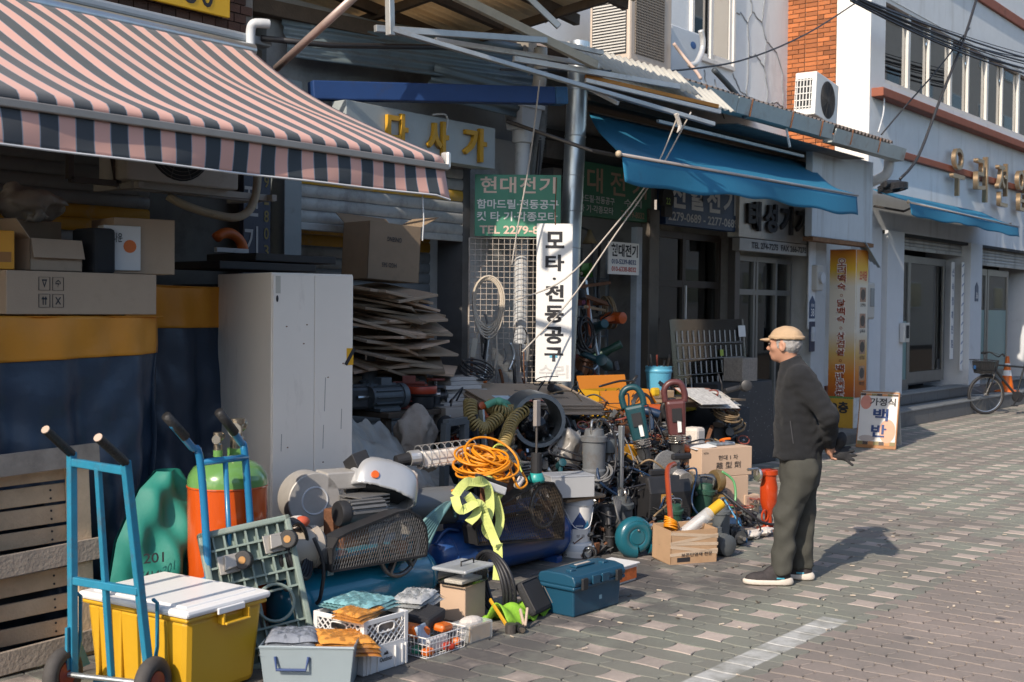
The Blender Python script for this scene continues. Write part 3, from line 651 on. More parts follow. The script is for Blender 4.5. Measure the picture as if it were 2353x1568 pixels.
# blue awnings
m_blueaw = M('blue_canvas',(.015,.165,.29),.75,var=.12,vs=2.5,bump=.15,bs=40,dirt=.05)
translucent(m_blueaw,.12,(.01,.17,.30))
def plain_awning(name,label,x0,x1,yf,zf,xb0,xb1,yb,zb,drop,wob=.03,zf1=None):
    zf1 = zf if zf1 is None else zf1
    t = thing(name,label,'awning',(0,0,0))
    def f(u,v):
        e = 1-v; xf = x0+(x1-x0)*u; xb = xb0+(xb1-xb0)*u; x = xf*e+xb*v; y = yf+(yb-yf)*v; z = (zf+(zf1-zf)*u)*e+zb*v
        return (x,y,z-.22*wob/.03*math.sin(math.pi*v)*(.35+.5*math.sin(u*3.1))*.5+.35*wob*math.sin(9*u+5*v)*math.sin(math.pi*v))
    MB().grid(f,60,20).build('canopy_fabric',m_blueaw,t,smooth=True,thick=.004)
    def g(u,v): return (x0+(x1-x0)*u,yf-.012+.03*v*math.sin(u*13)-.03*v,zf+(zf1-zf)*u-.03-drop*v*(1+.10*math.sin(u*9)+.06*math.sin(u*31)))
    MB().grid(g,80,6).build('valance',m_blueaw,t,smooth=True,thick=.003)
    MB().tube([(x0-.03,yf-.01,zf-.012),(x1+.03,yf-.01,zf1-.012)],.014,10).build('front_bar',M('pale_bar',(.40,.36,.34),.5,.3),t,smooth=True)
    MB().sphere((x0-.05,yf-.01,zf-.01),.028).build('end_knob',M('cream_cap',(.45,.36,.25),.6,var=.3),t,smooth=True)
    for x in (x0+.4,x1-.4): MB().tube([(x,yf,zf-.02),(x+.3,(yf+yb)/2,(zf+zb)/2-.2),(x,yb,zb-.25)],.018,7).build('folding_arm',m_dkalu,t)
    return t
plain_awning('blue_awning','large faded blue canvas awning over the dark shop units',8.25,13.0,5.4,2.97,9.95,15.0,6.9,3.66,.20,.05,3.02)
plain_awning('blue_awning','small blue canvas awning on the grey building at right',17.0,22.25,6.28,3.28,17.3,22.4,6.95,3.52,.16,.015,3.24)
# signs over the shops
s2 = thing('shop_sign','shaded dark green sign partly hidden beneath the blue awning','sign',(9.86,7.0,2.655))
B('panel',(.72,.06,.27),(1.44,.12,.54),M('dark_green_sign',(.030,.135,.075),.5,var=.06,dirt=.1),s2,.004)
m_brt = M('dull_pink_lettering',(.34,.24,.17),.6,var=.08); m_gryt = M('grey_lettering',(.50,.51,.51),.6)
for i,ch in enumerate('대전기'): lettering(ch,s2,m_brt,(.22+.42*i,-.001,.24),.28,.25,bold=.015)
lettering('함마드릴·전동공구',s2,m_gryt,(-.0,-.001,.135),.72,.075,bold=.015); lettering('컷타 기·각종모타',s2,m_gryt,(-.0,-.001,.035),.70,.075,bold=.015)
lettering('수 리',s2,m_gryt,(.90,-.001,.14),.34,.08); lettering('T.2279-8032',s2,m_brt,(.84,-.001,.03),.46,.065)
s3 = thing('shop_sign','navy blue sign with large white letters and phone numbers','sign',(11.56,6.97,2.66))
B('panel',(.86,.06,.27),(1.72,.12,.54),M('navy_sign',(.012,.045,.12),.45,var=.06,dirt=.08),s3,.004)
for i,ch in enumerate('신일전기'): lettering(ch,s3,M('soft_white_letters',(.55,.57,.58),.6),(.10+.40*i,-.001,.19),.32,.31,bold=.035)
lettering('2279-0689 - 2277-0689',s3,m_gryt,(.05,-.001,.045),1.60,.10,bold=.02)
bsn = thing('blade_sign','small dark projecting sign with green 22 between green and navy signs','sign',(11.36,6.85,2.72))
MB().cyl((0,-.03,.20),(0,.02,.20),.12,n=20).build('panel',m_dark,bsn); B('base',(0,-.01,.05),(.16,.05,.10),m_btext,bsn)
lettering('22',bsn,M('lime_lettering',(.25,.38,.08),.6),(-.05,-.031,.13),.09,.07)
s4 = thing('shop_sign','silver sign box with thick black raised Korean letters','sign',(13.17,6.92,2.62))
B('box',(.98,.08,.24),(1.96,.16,.52),M('silver_sign',(.42,.41,.39),.35,.6,var=.15,vs=3,dirt=.2),s4,.006)
for i,ch in enumerate('태성기기'): lettering(ch,s4,m_btext,(.16+.45*i,-.002,.07),.34,.36,bold=.04,ext=.05,name='letter')
s5 = thing('phone_panel','narrow grey panel with telephone numbers below the silver sign','sign',(13.17,6.92,2.44))
B('panel',(.98,.04,.075),(1.96,.10,.15),M('grey_panel',(.36,.36,.35),.5,.2,dirt=.15),s5,.004)
lettering('TEL 274-7275  FAX 266-7275',s5,m_btext,(.30,-.011,.035),1.55,.08,bold=.03)
s6 = thing('upper_nameplate','narrow pale strip with small dark letters above the silver sign','sign',(13.17,6.93,3.16))
B('panel',(.98,.04,.07),(1.96,.08,.14),M('pale_strip',(.34,.34,.32),.5,.2,dirt=.2),s6,.003)
lettering('전동공구수리 · 전동공구임대점문',s6,m_btext,(.25,-.001,.02),1.6,.09,bold=.03)
cctv = thing('security_camera','small dark security camera under the awning end','camera',(15.2,6.8,2.95))
MB().cyl((0,0,0),(.06,-.16,-.05),.035,n=12).build('body',m_dark,cctv,smooth=True,sharp=40); MB().bar((0,0,.02),(0,.12,.08),.02,.02).build('arm',m_pvc,cctv)
# unit 1: open workshop
u1 = thing('white_notice','white notice with shop name and two mobile numbers in the open unit','sign',(10.30,6.88,2.08))
B('panel',(.285,0,.16),(.57,.015,.33),m_wsign,u1,.002)
lettering('현대전기',u1,m_btext,(.04,-.0075,.175),.50,.13,bold=.03); lettering('010-5239-8032',u1,m_ntext,(.05,-.0075,.10),.46,.05,bold=.02); lettering('010-6338-8032',u1,m_rtext,(.05,-.0075,.025),.46,.05,bold=.02)
# unit 2: brown doors
d2 = thing('sliding_doors','dark brown glazed sliding doors below the navy sign','door',(11.54,7.25,0))
for x in (.03,.86,1.72): B('stile',(x,0,1.30),(.07,.06,2.6),m_doorframe,d2)
for z in (.04,2.02,2.58): B('rail',(.87,-.002,z),(1.68,.05,.08),m_doorframe,d2)
for i,x in enumerate((.445,1.29)):
    B('pane',(x,.01,1.03),(.76,.008,1.90),g_dark,d2,0); B('transom_pane',(x,.01,2.30),(.76,.008,.48),g_dark,d2,0)
MB().bar((.88,-.04,.1),(.88,-.04,2.0),.025,.025).build('edge_strip',m_alu,d2)
for i,ch in enumerate('신일전'): 
    lettering(ch,d2,m_ltext,(.02,-.03,1.42-.42*i),.20,.28,bold=.05); lettering(ch,d2,m_ntext,(.02,-.033,1.42-.42*i),.20,.28,bold=.01)
B('curtain',(1.29,.25,1.2),(.7,.02,2.2),M('green_curtain',(.10,.13,.11),.8),d2,0)
# unit 3: aluminium doors
d3 = thing('aluminium_doors','reflecting aluminium shop doors below the silver sign','door',(13.42,7.18,0))
for x in (.03,.62,.70,1.24,1.66): B('stile',(x,0,1.2),(.05,.06,2.4),M('dull_aluminium',(.24,.24,.23),.4,.6,var=.1),d3)
for z in (.06,1.95,2.37): B('rail',(.85,-.002,z),(1.64,.05,.07),M('dull_aluminium',(.24,.24,.23),.4,.6,var=.1),d3)
for x,w in ((.325,.54),(.97,.50),(1.45,.38)): B('pane',(x,.01,1.0),(w,.008,1.86),g_dark,d3,0); B('transom_pane',(x,.01,2.16),(w,.008,.36),g_dark,d3,0)
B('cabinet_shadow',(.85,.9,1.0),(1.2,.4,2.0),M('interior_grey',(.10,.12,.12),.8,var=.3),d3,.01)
mb_ = thing('electric_meter','beige electric meter box high beside the aluminium doors','meter box',(15.22,6.84,2.0))
B('case',(0,0,.16),(.20,.10,.34),M('beige_plastic',(.44,.42,.38),.5,var=.05,dirt=.1),mb_,.02); MB().cyl((0,-.05,.16),(0,-.09,.16),.075,n=18).build('dial',m_pvc,mb_)
np_ = thing('number_plate','navy house-number plate 38 with pointed top','plate',(15.14,6.86,1.62))
MB().prism([(-.08,0),(.08,0),(.08,.22),(0,.30),(-.08,.22)],.008,(0,0,0)).build('plate',M('navy_plate',(.02,.05,.12),.4),np_)
lettering('38',np_,m_ltext,(-.05,0,.03),.10,.10); lettering('문래',np_,m_ltext,(-.045,0,.15),.09,.045)
np3 = thing('alarm_plate','dark plate with pale shield below the house number','plate',(15.14,6.86,1.18))
B('plate',(0,0,.2),(.17,.01,.40),M('navy_plate2',(.015,.025,.06),.4),np3,.004); MB().lathe([(.045,.14),(.05,.26),(.035,.33)],(0,-.004,0),n=12).build('shield',M('grey_shield',(.4,.42,.45),.5),np3)
B('rail',(0,.02,.95),(.20,.02,1.3),M('white_strip',(.6,.62,.64),.7),np3,.004)
# poster column
pc = thing('poster_column','square column wrapped in orange Korean restaurant posters','column',(15.94,6.60,.12))
MB().box((.21,.19,1.225),(.40,.38,2.45)).build('shaft',M('peeling_white',(.62,.61,.58),.9,var=.1,vs=5,bump=.4,bs=50,dirt=.45,dc=(.22,.20,.18),ds=7),pc)
def poster_mat():
    m = M('orange_poster',(.6,.3,.02),.45,var=.05); n = m.node_tree.nodes; L = m.node_tree.links; b = n['Principled BSDF']
    tc = n.new('ShaderNodeTexCoord'); s = n.new('ShaderNodeSeparateXYZ'); L.new(tc.outputs['Object'],s.inputs[0]); r = n.new('ShaderNodeValToRGB'); mr = n.new('ShaderNodeMapRange')
    mr.inputs[1].default_value = .42; mr.inputs[2].default_value = 2.45; L.new(s.outputs[2],mr.inputs[0]); L.new(mr.outputs[0],r.inputs[0]); e = r.color_ramp.elements
    e[0].color = (.35,.07,.01,1); e[1].color = (.50,.14,.012,1)
    for p,c in ((.15,(.55,.17,.012)),(.30,(.55,.36,.12)),(.45,(.60,.56,.48)),(.75,(.60,.55,.45)),(.86,(.62,.38,.03))): k = e.new(p); k.color = (*c,1)
    L.new(r.outputs[0],b.inputs['Base Color']); return m
m_post = poster_mat()
B('poster',(.004,.19,1.43),(.012,.37,2.02),m_post,pc,0); B('menu_poster',(.21,-.004,1.43),(.38,.012,2.02),m_post,pc,0)
m_brl = M('brown_lettering',(.28,.05,.015),.6)
for i,ch in enumerate('오리백숙·닭백숙·삼겹살·백반전문'):
    z = 2.22-i*.112
    if ch == '·': lettering('ㅇ',pc,m_brl,(-.002,.22,z+.025),.04,.04,(0,-1,0)); continue
    lettering(ch,pc,m_ltext,(-.002,.27,z-.004),.135,.115,(0,-1,0),bold=.10,lift=.002); lettering(ch,pc,m_brl,(-.002,.262,z),.12,.105,(0,-1,0),bold=.02,lift=.004)
lettering('오식당',pc,m_rtext,(.10,-.010,2.02),.26,.14,bold=.03)
def dish(t,x,z,s,y=-.011):
    B('photo',(x,y,z),(s,.002,s),M('poster_photo',(.33,.20,.13),.6,var=.7,vs=22),t,0); MB().cyl((x,y-.001,z),(x,y-.003,z),s*.38,n=20).build('dish',M('dark_bowl',(.06,.05,.045),.5,var=.6,vs=40),t)
for i,nm in enumerate(('오리백숙','닭백숙','삼겹살','백반')): dish(pc,.23,1.83-.36*i,.20); lettering(nm,pc,m_btext,(.14,-.010,1.66-.36*i),.18,.055)
B('number_panel',(.0,.19,.20),(.016,.36,.40),M('ochre_panel',(.50,.28,.03),.6,var=.1,dirt=.2),pc,0); lettering('2층',pc,m_btext,(-.008,.31,.20),.24,.16,(0,-1,0),bold=.04)
B('green_strip',(.003,.19,.415),(.016,.371,.025),M('green_strip',(.10,.22,.06),.5),pc,0)
mb2 = thing('electric_meter','beige electric meter box on the wall right of the poster column','meter box',(16.62,6.72,1.62))
B('case',(0,0,.25),(.30,.14,.52),MATS['beige_plastic'],mb2,.03); B('window',(.03,-.075,.30),(.14,.01,.26),M('meter_window',(.20,.22,.23),.2),mb2,.01)
bt = MB(); corr(bt,(16.024,6.500,2.644),(.55,.0,-.33),(.06,.25,.18),.014,.075,1); tag(bt.build('bent_roof_sheet',M('dull_zinc',(.28,.33,.36),.5,.3,var=.15,dirt=.2),smooth=True,thick=.003),'bent corrugated sheet hanging beside the poster column','metal sheet')
# ================================================================ cracked upper building
cb = thing('cracked_building','pale blue upper storey with traced cracks and a sliding window','building',(0,8.3,0))
mcw = M('cracked_render',(.66,.685,.70),.9,var=.06,vs=2.5,bump=.3,bs=60,dirt=.25,dc=(.44,.44,.43),ds=3,streak=.15)
WX0,WX1,WZ0,WZ1 = 14.30,15.52,5.09,7.2
wl = MB()
for a,b in (((8.9,0,3.9),(WX0,.25,8.5)),((WX1,0,3.9),(17.28,.25,8.5)),((WX0,0,3.9),(WX1,.25,WZ0)),((WX0,0,WZ1),(WX1,.25,8.5))): wl.box(*box2(a,b))
wl.build('wall',mcw,cb)
m_crk = M('sealed_crack',(.24,.25,.26),.9,var=.2,vs=30)
ck = MB(); rc = random.Random(11)
def crack(pts):
    Q = []
    for (x,z) in pts: Q.append((x,z))
    out = []
    for (a,b),(c,d) in zip(Q,Q[1:]):
        for i in range(5): t = i/5; out.append((a+(c-a)*t+rc.uniform(-.015,.015),-.003,b+(d-b)*t+rc.uniform(-.015,.015)))
    out.append((Q[-1][0],-.003,Q[-1][1])); ck.tube(out,.011,5)
for pl_ in ([(15.9,6.6),(16.0,6.3),(16.08,6.05),(15.95,5.85),(16.0,5.4),(15.95,4.9),(16.0,4.5)],[(16.08,6.05),(16.4,5.95),(16.55,5.7),(16.5,5.3),(16.62,5.0),(16.55,4.6)],[(15.52,5.9),(15.75,5.95),(15.95,5.85)],[(16.55,5.7),(16.9,5.6),(17.1,5.3),(17.15,4.8),(17.2,4.5)],[(15.52,5.05),(15.75,4.85),(16.0,4.8),(16.55,4.78),(16.9,4.85),(17.15,4.8)],[(16.55,6.6),(16.45,6.2),(16.4,5.95)],[(16.0,5.4),(16.25,5.45),(16.5,5.3)],[(15.0,4.9),(15.1,4.6),(15.3,4.4)],[(14.7,5.0),(14.8,4.7),(15.0,4.45)]): crack(pl_)
ck.build('sealed_cracks',m_crk,cb)
w1 = thing('sliding_window','white-framed sliding window above the corrugated roof','window',(WX0,8.30,WZ0))
W_,H_ = WX1-WX0,WZ1-WZ0; m_wf = M('white_window_frame',(.62,.60,.57),.5,var=.05,dirt=.1)
for a,b in (((0,-.05,0),(.06,.10,H_)),((W_-.06,-.05,0),(W_,.10,H_)),((.06,-.05,0),(W_-.06,.10,.06)),((.06,-.05,H_-.06),(W_-.06,.10,H_))): B('frame',*box2(a,b),m_wf,w1,.006)
for x,y in ((.06,.03),(W_/2-.05,-.02)):
    sw = W_/2; s_ = MB()
    for a,b in (((x,y,.06),(x+.07,y+.04,H_-.06)),((x+sw-.08,y,.06),(x+sw-.01,y+.04,H_-.06)),((x+.07,y,.06),(x+sw-.08,y+.04,.14))): s_.box(*box2(a,b))
    s_.build('sash',m_wf,w1,bevel=.004); B('pane',(x+sw/2,y+.02,H_/2),(sw-.14,.006,H_-.16),g_win,w1,0)
B('blind',(W_/2,.22,H_/2),(W_-.1,.01,H_-.1),M('dim_blind',(.10,.13,.14),.8),w1,0)
m_acb = M('ac_beige',(.50,.41,.33),.55,var=.06,vs=6,dirt=.15,dc=(.30,.22,.16))
ac1 = thing('air_conditioner','large beige air conditioner with side louvres on the corrugated roof','air conditioner',(11.87,7.65,4.46))
B('casing',(0,0,.45),(.90,.55,.90),m_acb,ac1,.03)
for i in range(22): B('louvre',(-.452,0,.12+i*.033),(.014,.44,.016),M('louvre_cream',(.52,.50,.46),.5),ac1,0)
B('louvre_well',(-.451,0,.47),(.004,.46,.76),m_dark,ac1,0); B('grille_well',(-.04,-.277,.47),(.62,.004,.74),M('grille_dark',(.09,.075,.06),.7),ac1,0)
for i in range(24): B('grille_bar',(-.04,-.28,.12+i*.0305),(.62,.012,.010),M('grille_bar',(.28,.23,.18),.6),ac1,0)
for i in range(19): B('grille_rib',(-.34+i*.033,-.279,.47),(.006,.010,.74),MATS['grille_bar'],ac1,0)
ac2 = thing('air_conditioner','pale grey outdoor unit half hidden behind the large beige one','air conditioner',(13.05,7.75,4.42))
B('casing',(0,0,.36),(.75,.30,.72),M('ac_pale',(.52,.55,.58),.5,var=.04),ac2,.02)
for i in range(16): B('louvre',(-.377,0,.1+i*.035),(.008,.24,.014),MATS['ac_pale'],ac2,0)
MB().sphere((.15,-.151,.55),(.07,.004,.045)).build('logo_badge',m_bluep,ac2)
tag(cable('insulated_pipe',[(13.023,7.400,5.094),(13.080,7.400,4.973),(13.052,7.400,4.838),(12.755,7.300,4.647),(12.603,7.300,4.596)],.035,M('silver_wrap',(.58,.58,.57),.4,.3,var=.15),n=9),'silver wrapped pipe curling from the pale outdoor unit','pipe')
tag(cable('pink_pipe',[(12.229,7.300,4.785),(12.329,7.200,4.615),(12.059,6.900,4.390),(11.806,6.700,4.256)],.02,M('pink_wrap',(.48,.36,.30),.7,var=.1),n=8),'pinkish taped pipe sloping down to the roof edge','pipe')
ac3 = thing('air_conditioner','small white outdoor unit tilted on the roof before the brick wall','air conditioner',(15.55,7.05,4.28),.04,rx=0,ry=.10)
ac_unit(ac3,.80,.30,.58,M('ac_white',(.68,.67,.64),.45,var=.03,dirt=.06),(.02,.5,.25))
B('side_well',(-.403,.02,.29),(.004,.22,.40),m_dark,ac3,0)
for i in range(5): B('side_bar',(-.408,-.07+i*.045,.29),(.012,.012,.42),MATS['ac_white'],ac3,0)
for i in range(5): B('side_bar',(-.409,.02,.11+i*.09),(.010,.24,.012),MATS['ac_white'],ac3,0)
# ================================================================ grey building at right
rbld = thing('grey_building','large blue-grey rendered building with brick side wall and window band','building',(0,0,0))
RX = 17.30
wz0,wz1 = 5.15,6.42; w = MB()
w.box(*box2((RX,7.0,2.95),(45,7.6,wz0))); w.box(*box2((RX,7.0,wz1),(45,7.6,11))); w.box(*box2((RX,7.0,wz0),(17.86,7.6,wz1)))
w.build('front_wall',m_bluegrey,rbld)
MB().box(*box2((RX-.012,7.002,3.2),(RX+.30,7.52,11))).build('white_return',M('bright_white_render',(.78,.75,.70),.85,var=.03,bump=.3,bs=110,dirt=.03,dc=(.6,.55,.5)),rbld)
MB().box(*box2((RX-.005,7.52,3.2),(RX+.3,12,11))).build('brick_backing',M('grey_mortar',(.30,.27,.24),.95,var=.2,vs=40),rbld)
m_brkR = M('orange_brick',(.36,.115,.035),.8,var=.22,vs=8,bump=.35,bs=90,rnd=.4,dirt=.38,dc=(.11,.06,.045),ds=3)
bR = MB().box((0,0,0),(.03,.19,.057)).mesh('brick'); bR.materials.append(m_brkR); bH = MB().box((0,0,0),(.03,.09,.057)).mesh('brick'); bH.materials.append(m_brkR)
for r in range(36):
    z = 4.15+r*.068; y = 7.525
    y += 0
    seq = [.19,.09,.19,.19,.09,.19] if r % 2 else [.09,.19,.19,.09,.19,.19]
    for L_ in seq:
        if y > 8.30: break
        o = link('brick',bR if L_ > .1 else bH,None,rbld); o.location = (RX-.014+rb.uniform(-.003,.003),y+L_/2,z); y += L_+.010
for nm,y0,z0,z1,x1 in (('window_sill',6.82,4.87,5.0,45),('string_course',6.93,4.08,4.19,45),('upper_band',6.95,7.22,7.40,45)):
    MB().box(*box2((RX+.06 if nm != 'string_course' else RX+.3,y0,z0),(x1,7.02,z1))).build(nm,m_redtrim,rbld,bevel=.012)
wb = thing('window_band','long aluminium window band of the grey upper floor','window',(17.86,7.06,wz0))
B('frame_bottom',(8,0,.03),(16,.10,.06),m_wf,wb); B('frame_top',(8,0,wz1-wz0-.03),(16,.10,.06),m_wf,wb)
m_walu = M('white_aluminium',(.66,.64,.60),.4,.3,var=.04)
xs = [0]
while xs[-1] < 14: xs += [xs[-1]+1.02,xs[-1]+1.96]
for i,x in enumerate(xs): B('mullion',(x+.04,-.01 if i % 2 else .0,(wz1-wz0)/2),(.06 if i % 2 == 0 else .10,.05,wz1-wz0-.122),m_walu,wb,.004)
for i,(a,b) in enumerate(zip(xs,xs[1:])): B('pane',((a+b)/2+.04,.02+.012*(i % 2),(wz1-wz0)/2),(b-a-.08,.006,wz1-wz0-.12),g_win,wb,0)
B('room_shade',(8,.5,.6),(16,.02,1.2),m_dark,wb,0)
# ground floor
MB().box(*box2((17.9,7.9,0),(45,8.0,3.2))).build('back_wall',m_dark,rbld); MB().box(*box2((RX,7.0,2.90),(45,8.0,2.95))).build('soffit',m_dark,rbld)
m_pil = M('white_pilaster',(.56,.58,.60),.8,var=.04,bump=.15,bs=80,dirt=.08,dc=(.36,.36,.36))
for x0,x1 in ((RX,17.75),(17.98,18.66),(21.86,22.5),(26.2,26.8)): MB().box(*box2((x0,6.95,.40),(x1,7.75,2.95))).build('pilaster',m_pil,rbld)
MB().box(*box2((16.35,7.25,.1),(RX,7.6,3.4))).build('recess_wall',m_white,rbld); MB().box(*box2((16.4,7.2,.1),(RX,7.25,.65))).build('recess_base',m_redtrim,rbld)
m_granite = M('grey_granite',(.115,.12,.125),.55,var=.22,vs=120,bump=.05,dirt=.2,dc=(.07,.06,.05)); m_tread = M('ribbed_tread',(.20,.21,.215),.55,var=.2,vs=90,dirt=.2)
sp_ = thing('entrance_steps','two grey granite steps along the front of the grey building','steps',(0,0,0))
for i in range(14): x = 17.7+i*.60; B('riser_slab',(x+.3,6.62,.115),(.594,.03,.22),m_granite,sp_,.002)
for i in range(9): x = 17.9+i*.60; B('riser_slab',(x+.3,6.97,.345),(.594,.03,.15),m_granite,sp_,.002)
B('lower_step',(21.6,6.86,.11),(8.2,.45,.22),m_granite,sp_,.004); B('upper_step',(21.6,7.4,.20),(8.2,.84,.40),m_granite,sp_,.004)
for y,z in ((6.62,.236),(6.97,.426)):
    B('tread',(21.6,y+.13,z),(8.2,.32,.03),m_tread,sp_,.006)
    for i in range(5): B('tread_rib',(21.6,y+.0+i*.045,z+.017),(8.2,.012,.006),m_tread,sp_,0)
pln = thing('low_plinth','low rough concrete plinth under the poster column','plinth',(15.1,6.9,0))
B('slab',(0,0,.06),(1.5,1.25,.125),M('rough_plinth',(.20,.185,.165),.9,var=.2,vs=20,bump=.4,bs=60,dirt=.2),pln,.01)
def glass_door(name,label,x,y,w,h,z0,frost):
    t = thing(name,label,'door',(x,y,z0))
    ma = MATS['dull_aluminium']
    for a in (.04,w-.04): B('stile',(a,0,h/2),(.08,.05,h),ma,t)
    B('top_rail',(w/2,0,h-.06),(w-.16,.05,.12),ma,t); B('bottom_rail',(w/2,0,.09),(w-.16,.05,.18),ma,t)
    B('pane',(w/2,0,h/2+.03),(w-.16,.008,h-.31),g_dark,t,0)
    if frost: B('frosted_film',(w/2,-.008,.18+frost/2),(w-.17,.004,frost),M('teal_film',(.16,.27,.27),.35,var=.05),t,0)
    return t
dd = glass_door('glass_door','aluminium glass door with brown handle and teal frosted lower half',18.70,7.25,.98,2.2,.44,.95)
for dx in (.14,.24): MB().cyl((dx,-.07,.25),(dx,-.07,1.35),.022,n=10).build('handle',M('wood_handle',(.16,.08,.03),.5,var=.2),dd,smooth=True,sharp=40)
B('sticker',(.42,-.012,1.52),(.2,.002,.07),m_ltext,dd,0)
sd = glass_door('side_window','tall fixed glass panel right of the frosted door',19.72,7.28,1.75,2.1,.54,0)
B('lower_panel',(.87,.02,.12),(1.6,.03,.3),m_granite,sd)
shutter('roller_shutter','rolled-up grey shutter above the glass door',18.68,21.86,7.12,2.72,2.95,{},.06)
glass_door('glass_front','frosted teal shop front behind the bicycle',22.55,7.25,1.15,2.1,.44,1.15); glass_door('glass_front','second frosted pane at the right edge behind the cone',23.75,7.25,1.3,2.1,.44,1.15)
for i,z in enumerate((1.25,.98,.72)): lettering('주수전문' if i != 2 else '02-2257-6455',[o for o in COL.objects if o.get('label','').startswith('frosted teal shop')][0],m_btext,(.25,-.006,z),.7,.07)
shutter('roller_shutter','rolled-up grey shutter above the frosted shop front',22.5,26.2,7.12,2.60,2.95,{},.06)
bn = thing('fabric_banner','narrow white vertical banner with dark script beside the glass panel','banner',(21.50,7.16,.9)); B('cloth',(.06,0,.85),(.16,.01,1.7),m_wsign,bn,0)
for i,ch in enumerate('신속정확친절'): lettering(ch,bn,m_ntext,(.01,-.005,1.45-.25*i),.10,.14)
bn2 = thing('fabric_banner','white strip with blue diagonal ticks beside the white pilaster','banner',(21.70,7.05,.7)); B('cloth',(.05,0,.95),(.12,.01,1.9),m_wsign,bn2,0)
for i in range(11): MB().bar((.0,-.008,.12+i*.17),(.10,-.008,.17+i*.17),.004,.014,(0,0,1)).build('tick',m_bluep,bn2)
nb = thing('number_plate','navy house-number plate 36 on the white pilaster','plate',(22.2,6.94,1.92)); MB().prism([(-.09,0),(.09,0),(.09,.26),(0,.34),(-.09,.26)],.008).build('plate',MATS['navy_plate'],nb); lettering('36',nb,m_ltext,(-.06,0,.05),.12,.11)
ph = thing('door_phone','small steel intercom box on the white pilaster by the glass door','intercom',(18.60,6.90,1.25)); B('case',(0,0,.15),(.22,.08,.30),m_alu,ph,.008); B('screen',(.02,-.042,.16),(.12,.004,.2),m_dark,ph,0)
# big brass letters
m_brass = M('brass_letter',(.34,.25,.16),.35,.7,var=.1,vs=10,dirt=.15,dc=(.15,.1,.06))
bs_ = thing('brass_lettering','row of large brass Korean letters on the grey facade','lettering',(20.3,6.90,3.66))
for i,ch in enumerate('우리전업사'): lettering(ch,bs_,m_brass,(.2+1.22*i,0,.02),.58,.80,bold=.002,ext=.05,name='letter')
dpipe = tag(cable('downpipe',[(16.42,6.35,3.85),(16.45,6.4,3.62),(16.5,6.7,3.5),(16.75,6.9,3.45)],.07,m_pvc,n=12),'pale elbow downpipe below the gutter end','pipe')
jb = thing('cable_bundle','black coiled cable joint hanging beside the small blue awning','cable',(17.1,6.65,3.55))
for i in range(3): MB().ring((.25,0,-.03*i),.20,.02,(0,.15,1),18,5).build('loop',m_cable,jb)
MB().cyl((-.1,0,0),(.5,0,.05),.055,n=10).build('joint_case',m_cable,jb)
# overhead cables
rc2 = random.Random(2); grp = 'overhead cables across the grey building'
ordn = ['topmost','second','third','fourth','fifth','sixth','seventh','eighth','lowest']
for i in range(9):
    a = Vector((15.201,6.400,5.766))+Vector((rc2.uniform(-.2,.2),0,(.10-.02*i)*.6)); b = Vector((23.405,6.200,6.218))+Vector((rc2.uniform(-.1,.1),0,.12-.045*i))
    tag(MB().tube(catenary(a,b,.10+rc2.uniform(-.05,.08)),rc2.choice([.007,.010,.016]),5).build('overhead_cable',m_cable),ordn[i]+' black cable in the bundle crossing the window band','cable',grp)
tag(MB().tube(catenary((7.443,6.000,3.579),(15.557,6.400,5.850),.0,4)[:1]+spline([(10.082,6.100,3.989),(11.756,6.200,4.379),(13.570,6.300,4.998),(15.485,6.400,5.824)],8),.010,5).build('overhead_cable',m_cable),'single black wire rising from the roof edge to the bundle','cable')
cable('service_cable',[(19.858,6.300,6.721),(19.271,6.300,5.964),(18.538,6.400,4.930),(17.942,6.500,4.023),(17.493,6.600,3.654)],.022,m_cable,'thick black service cable dropping diagonally past the sill','cable')
cable('service_cable',[(19.529,6.300,6.179),(18.326,6.400,5.322),(17.646,6.600,4.730),(17.257,6.800,4.287)],.012,m_cable,'thin service cable dropping from bundle towards the gutter','cable')
cable('wall_cable',[(17.548,6.880,4.934),(17.528,6.880,4.644),(17.393,6.900,4.343)],.012,m_pvc,'short grey cable down the grey wall from the red sill','cable')
# ================================================================ buildings across the street, seen in the window reflections
ob = thing('beige_building','beige tiled building across the street mirrored in the windows','building',(0,0,0))
MB().box(*box2((36,-9,0),(100,-8,19))).build('wall',M('beige_tile',(.62,.54,.46),.8,var=.1,vs=3,dirt=.1),ob)
MB().box(*box2((-40,-10,0),(35.9,-9.3,5))).build('low_wing',M('grey_tile',(.26,.26,.26),.8,var=.15,vs=2),ob)
wmesh = MB().box((0,0,0),(1.6,.1,1.2)).mesh('window'); wmesh.materials.append(M('across_window',(.05,.08,.09),.15,var=.1)); fmesh = MB().box((0,0,0),(1.76,.06,1.36)).mesh('window_frame'); fmesh.materials.append(m_wf)
for i in range(13):
    for j in range(5):
        o = link('window',wmesh,None,ob); o.location = (39+i*4.6,-7.97,2.6+j*3.4); f_ = link('frame',fmesh,None,o)
        f_.location = (0,-.01,0)

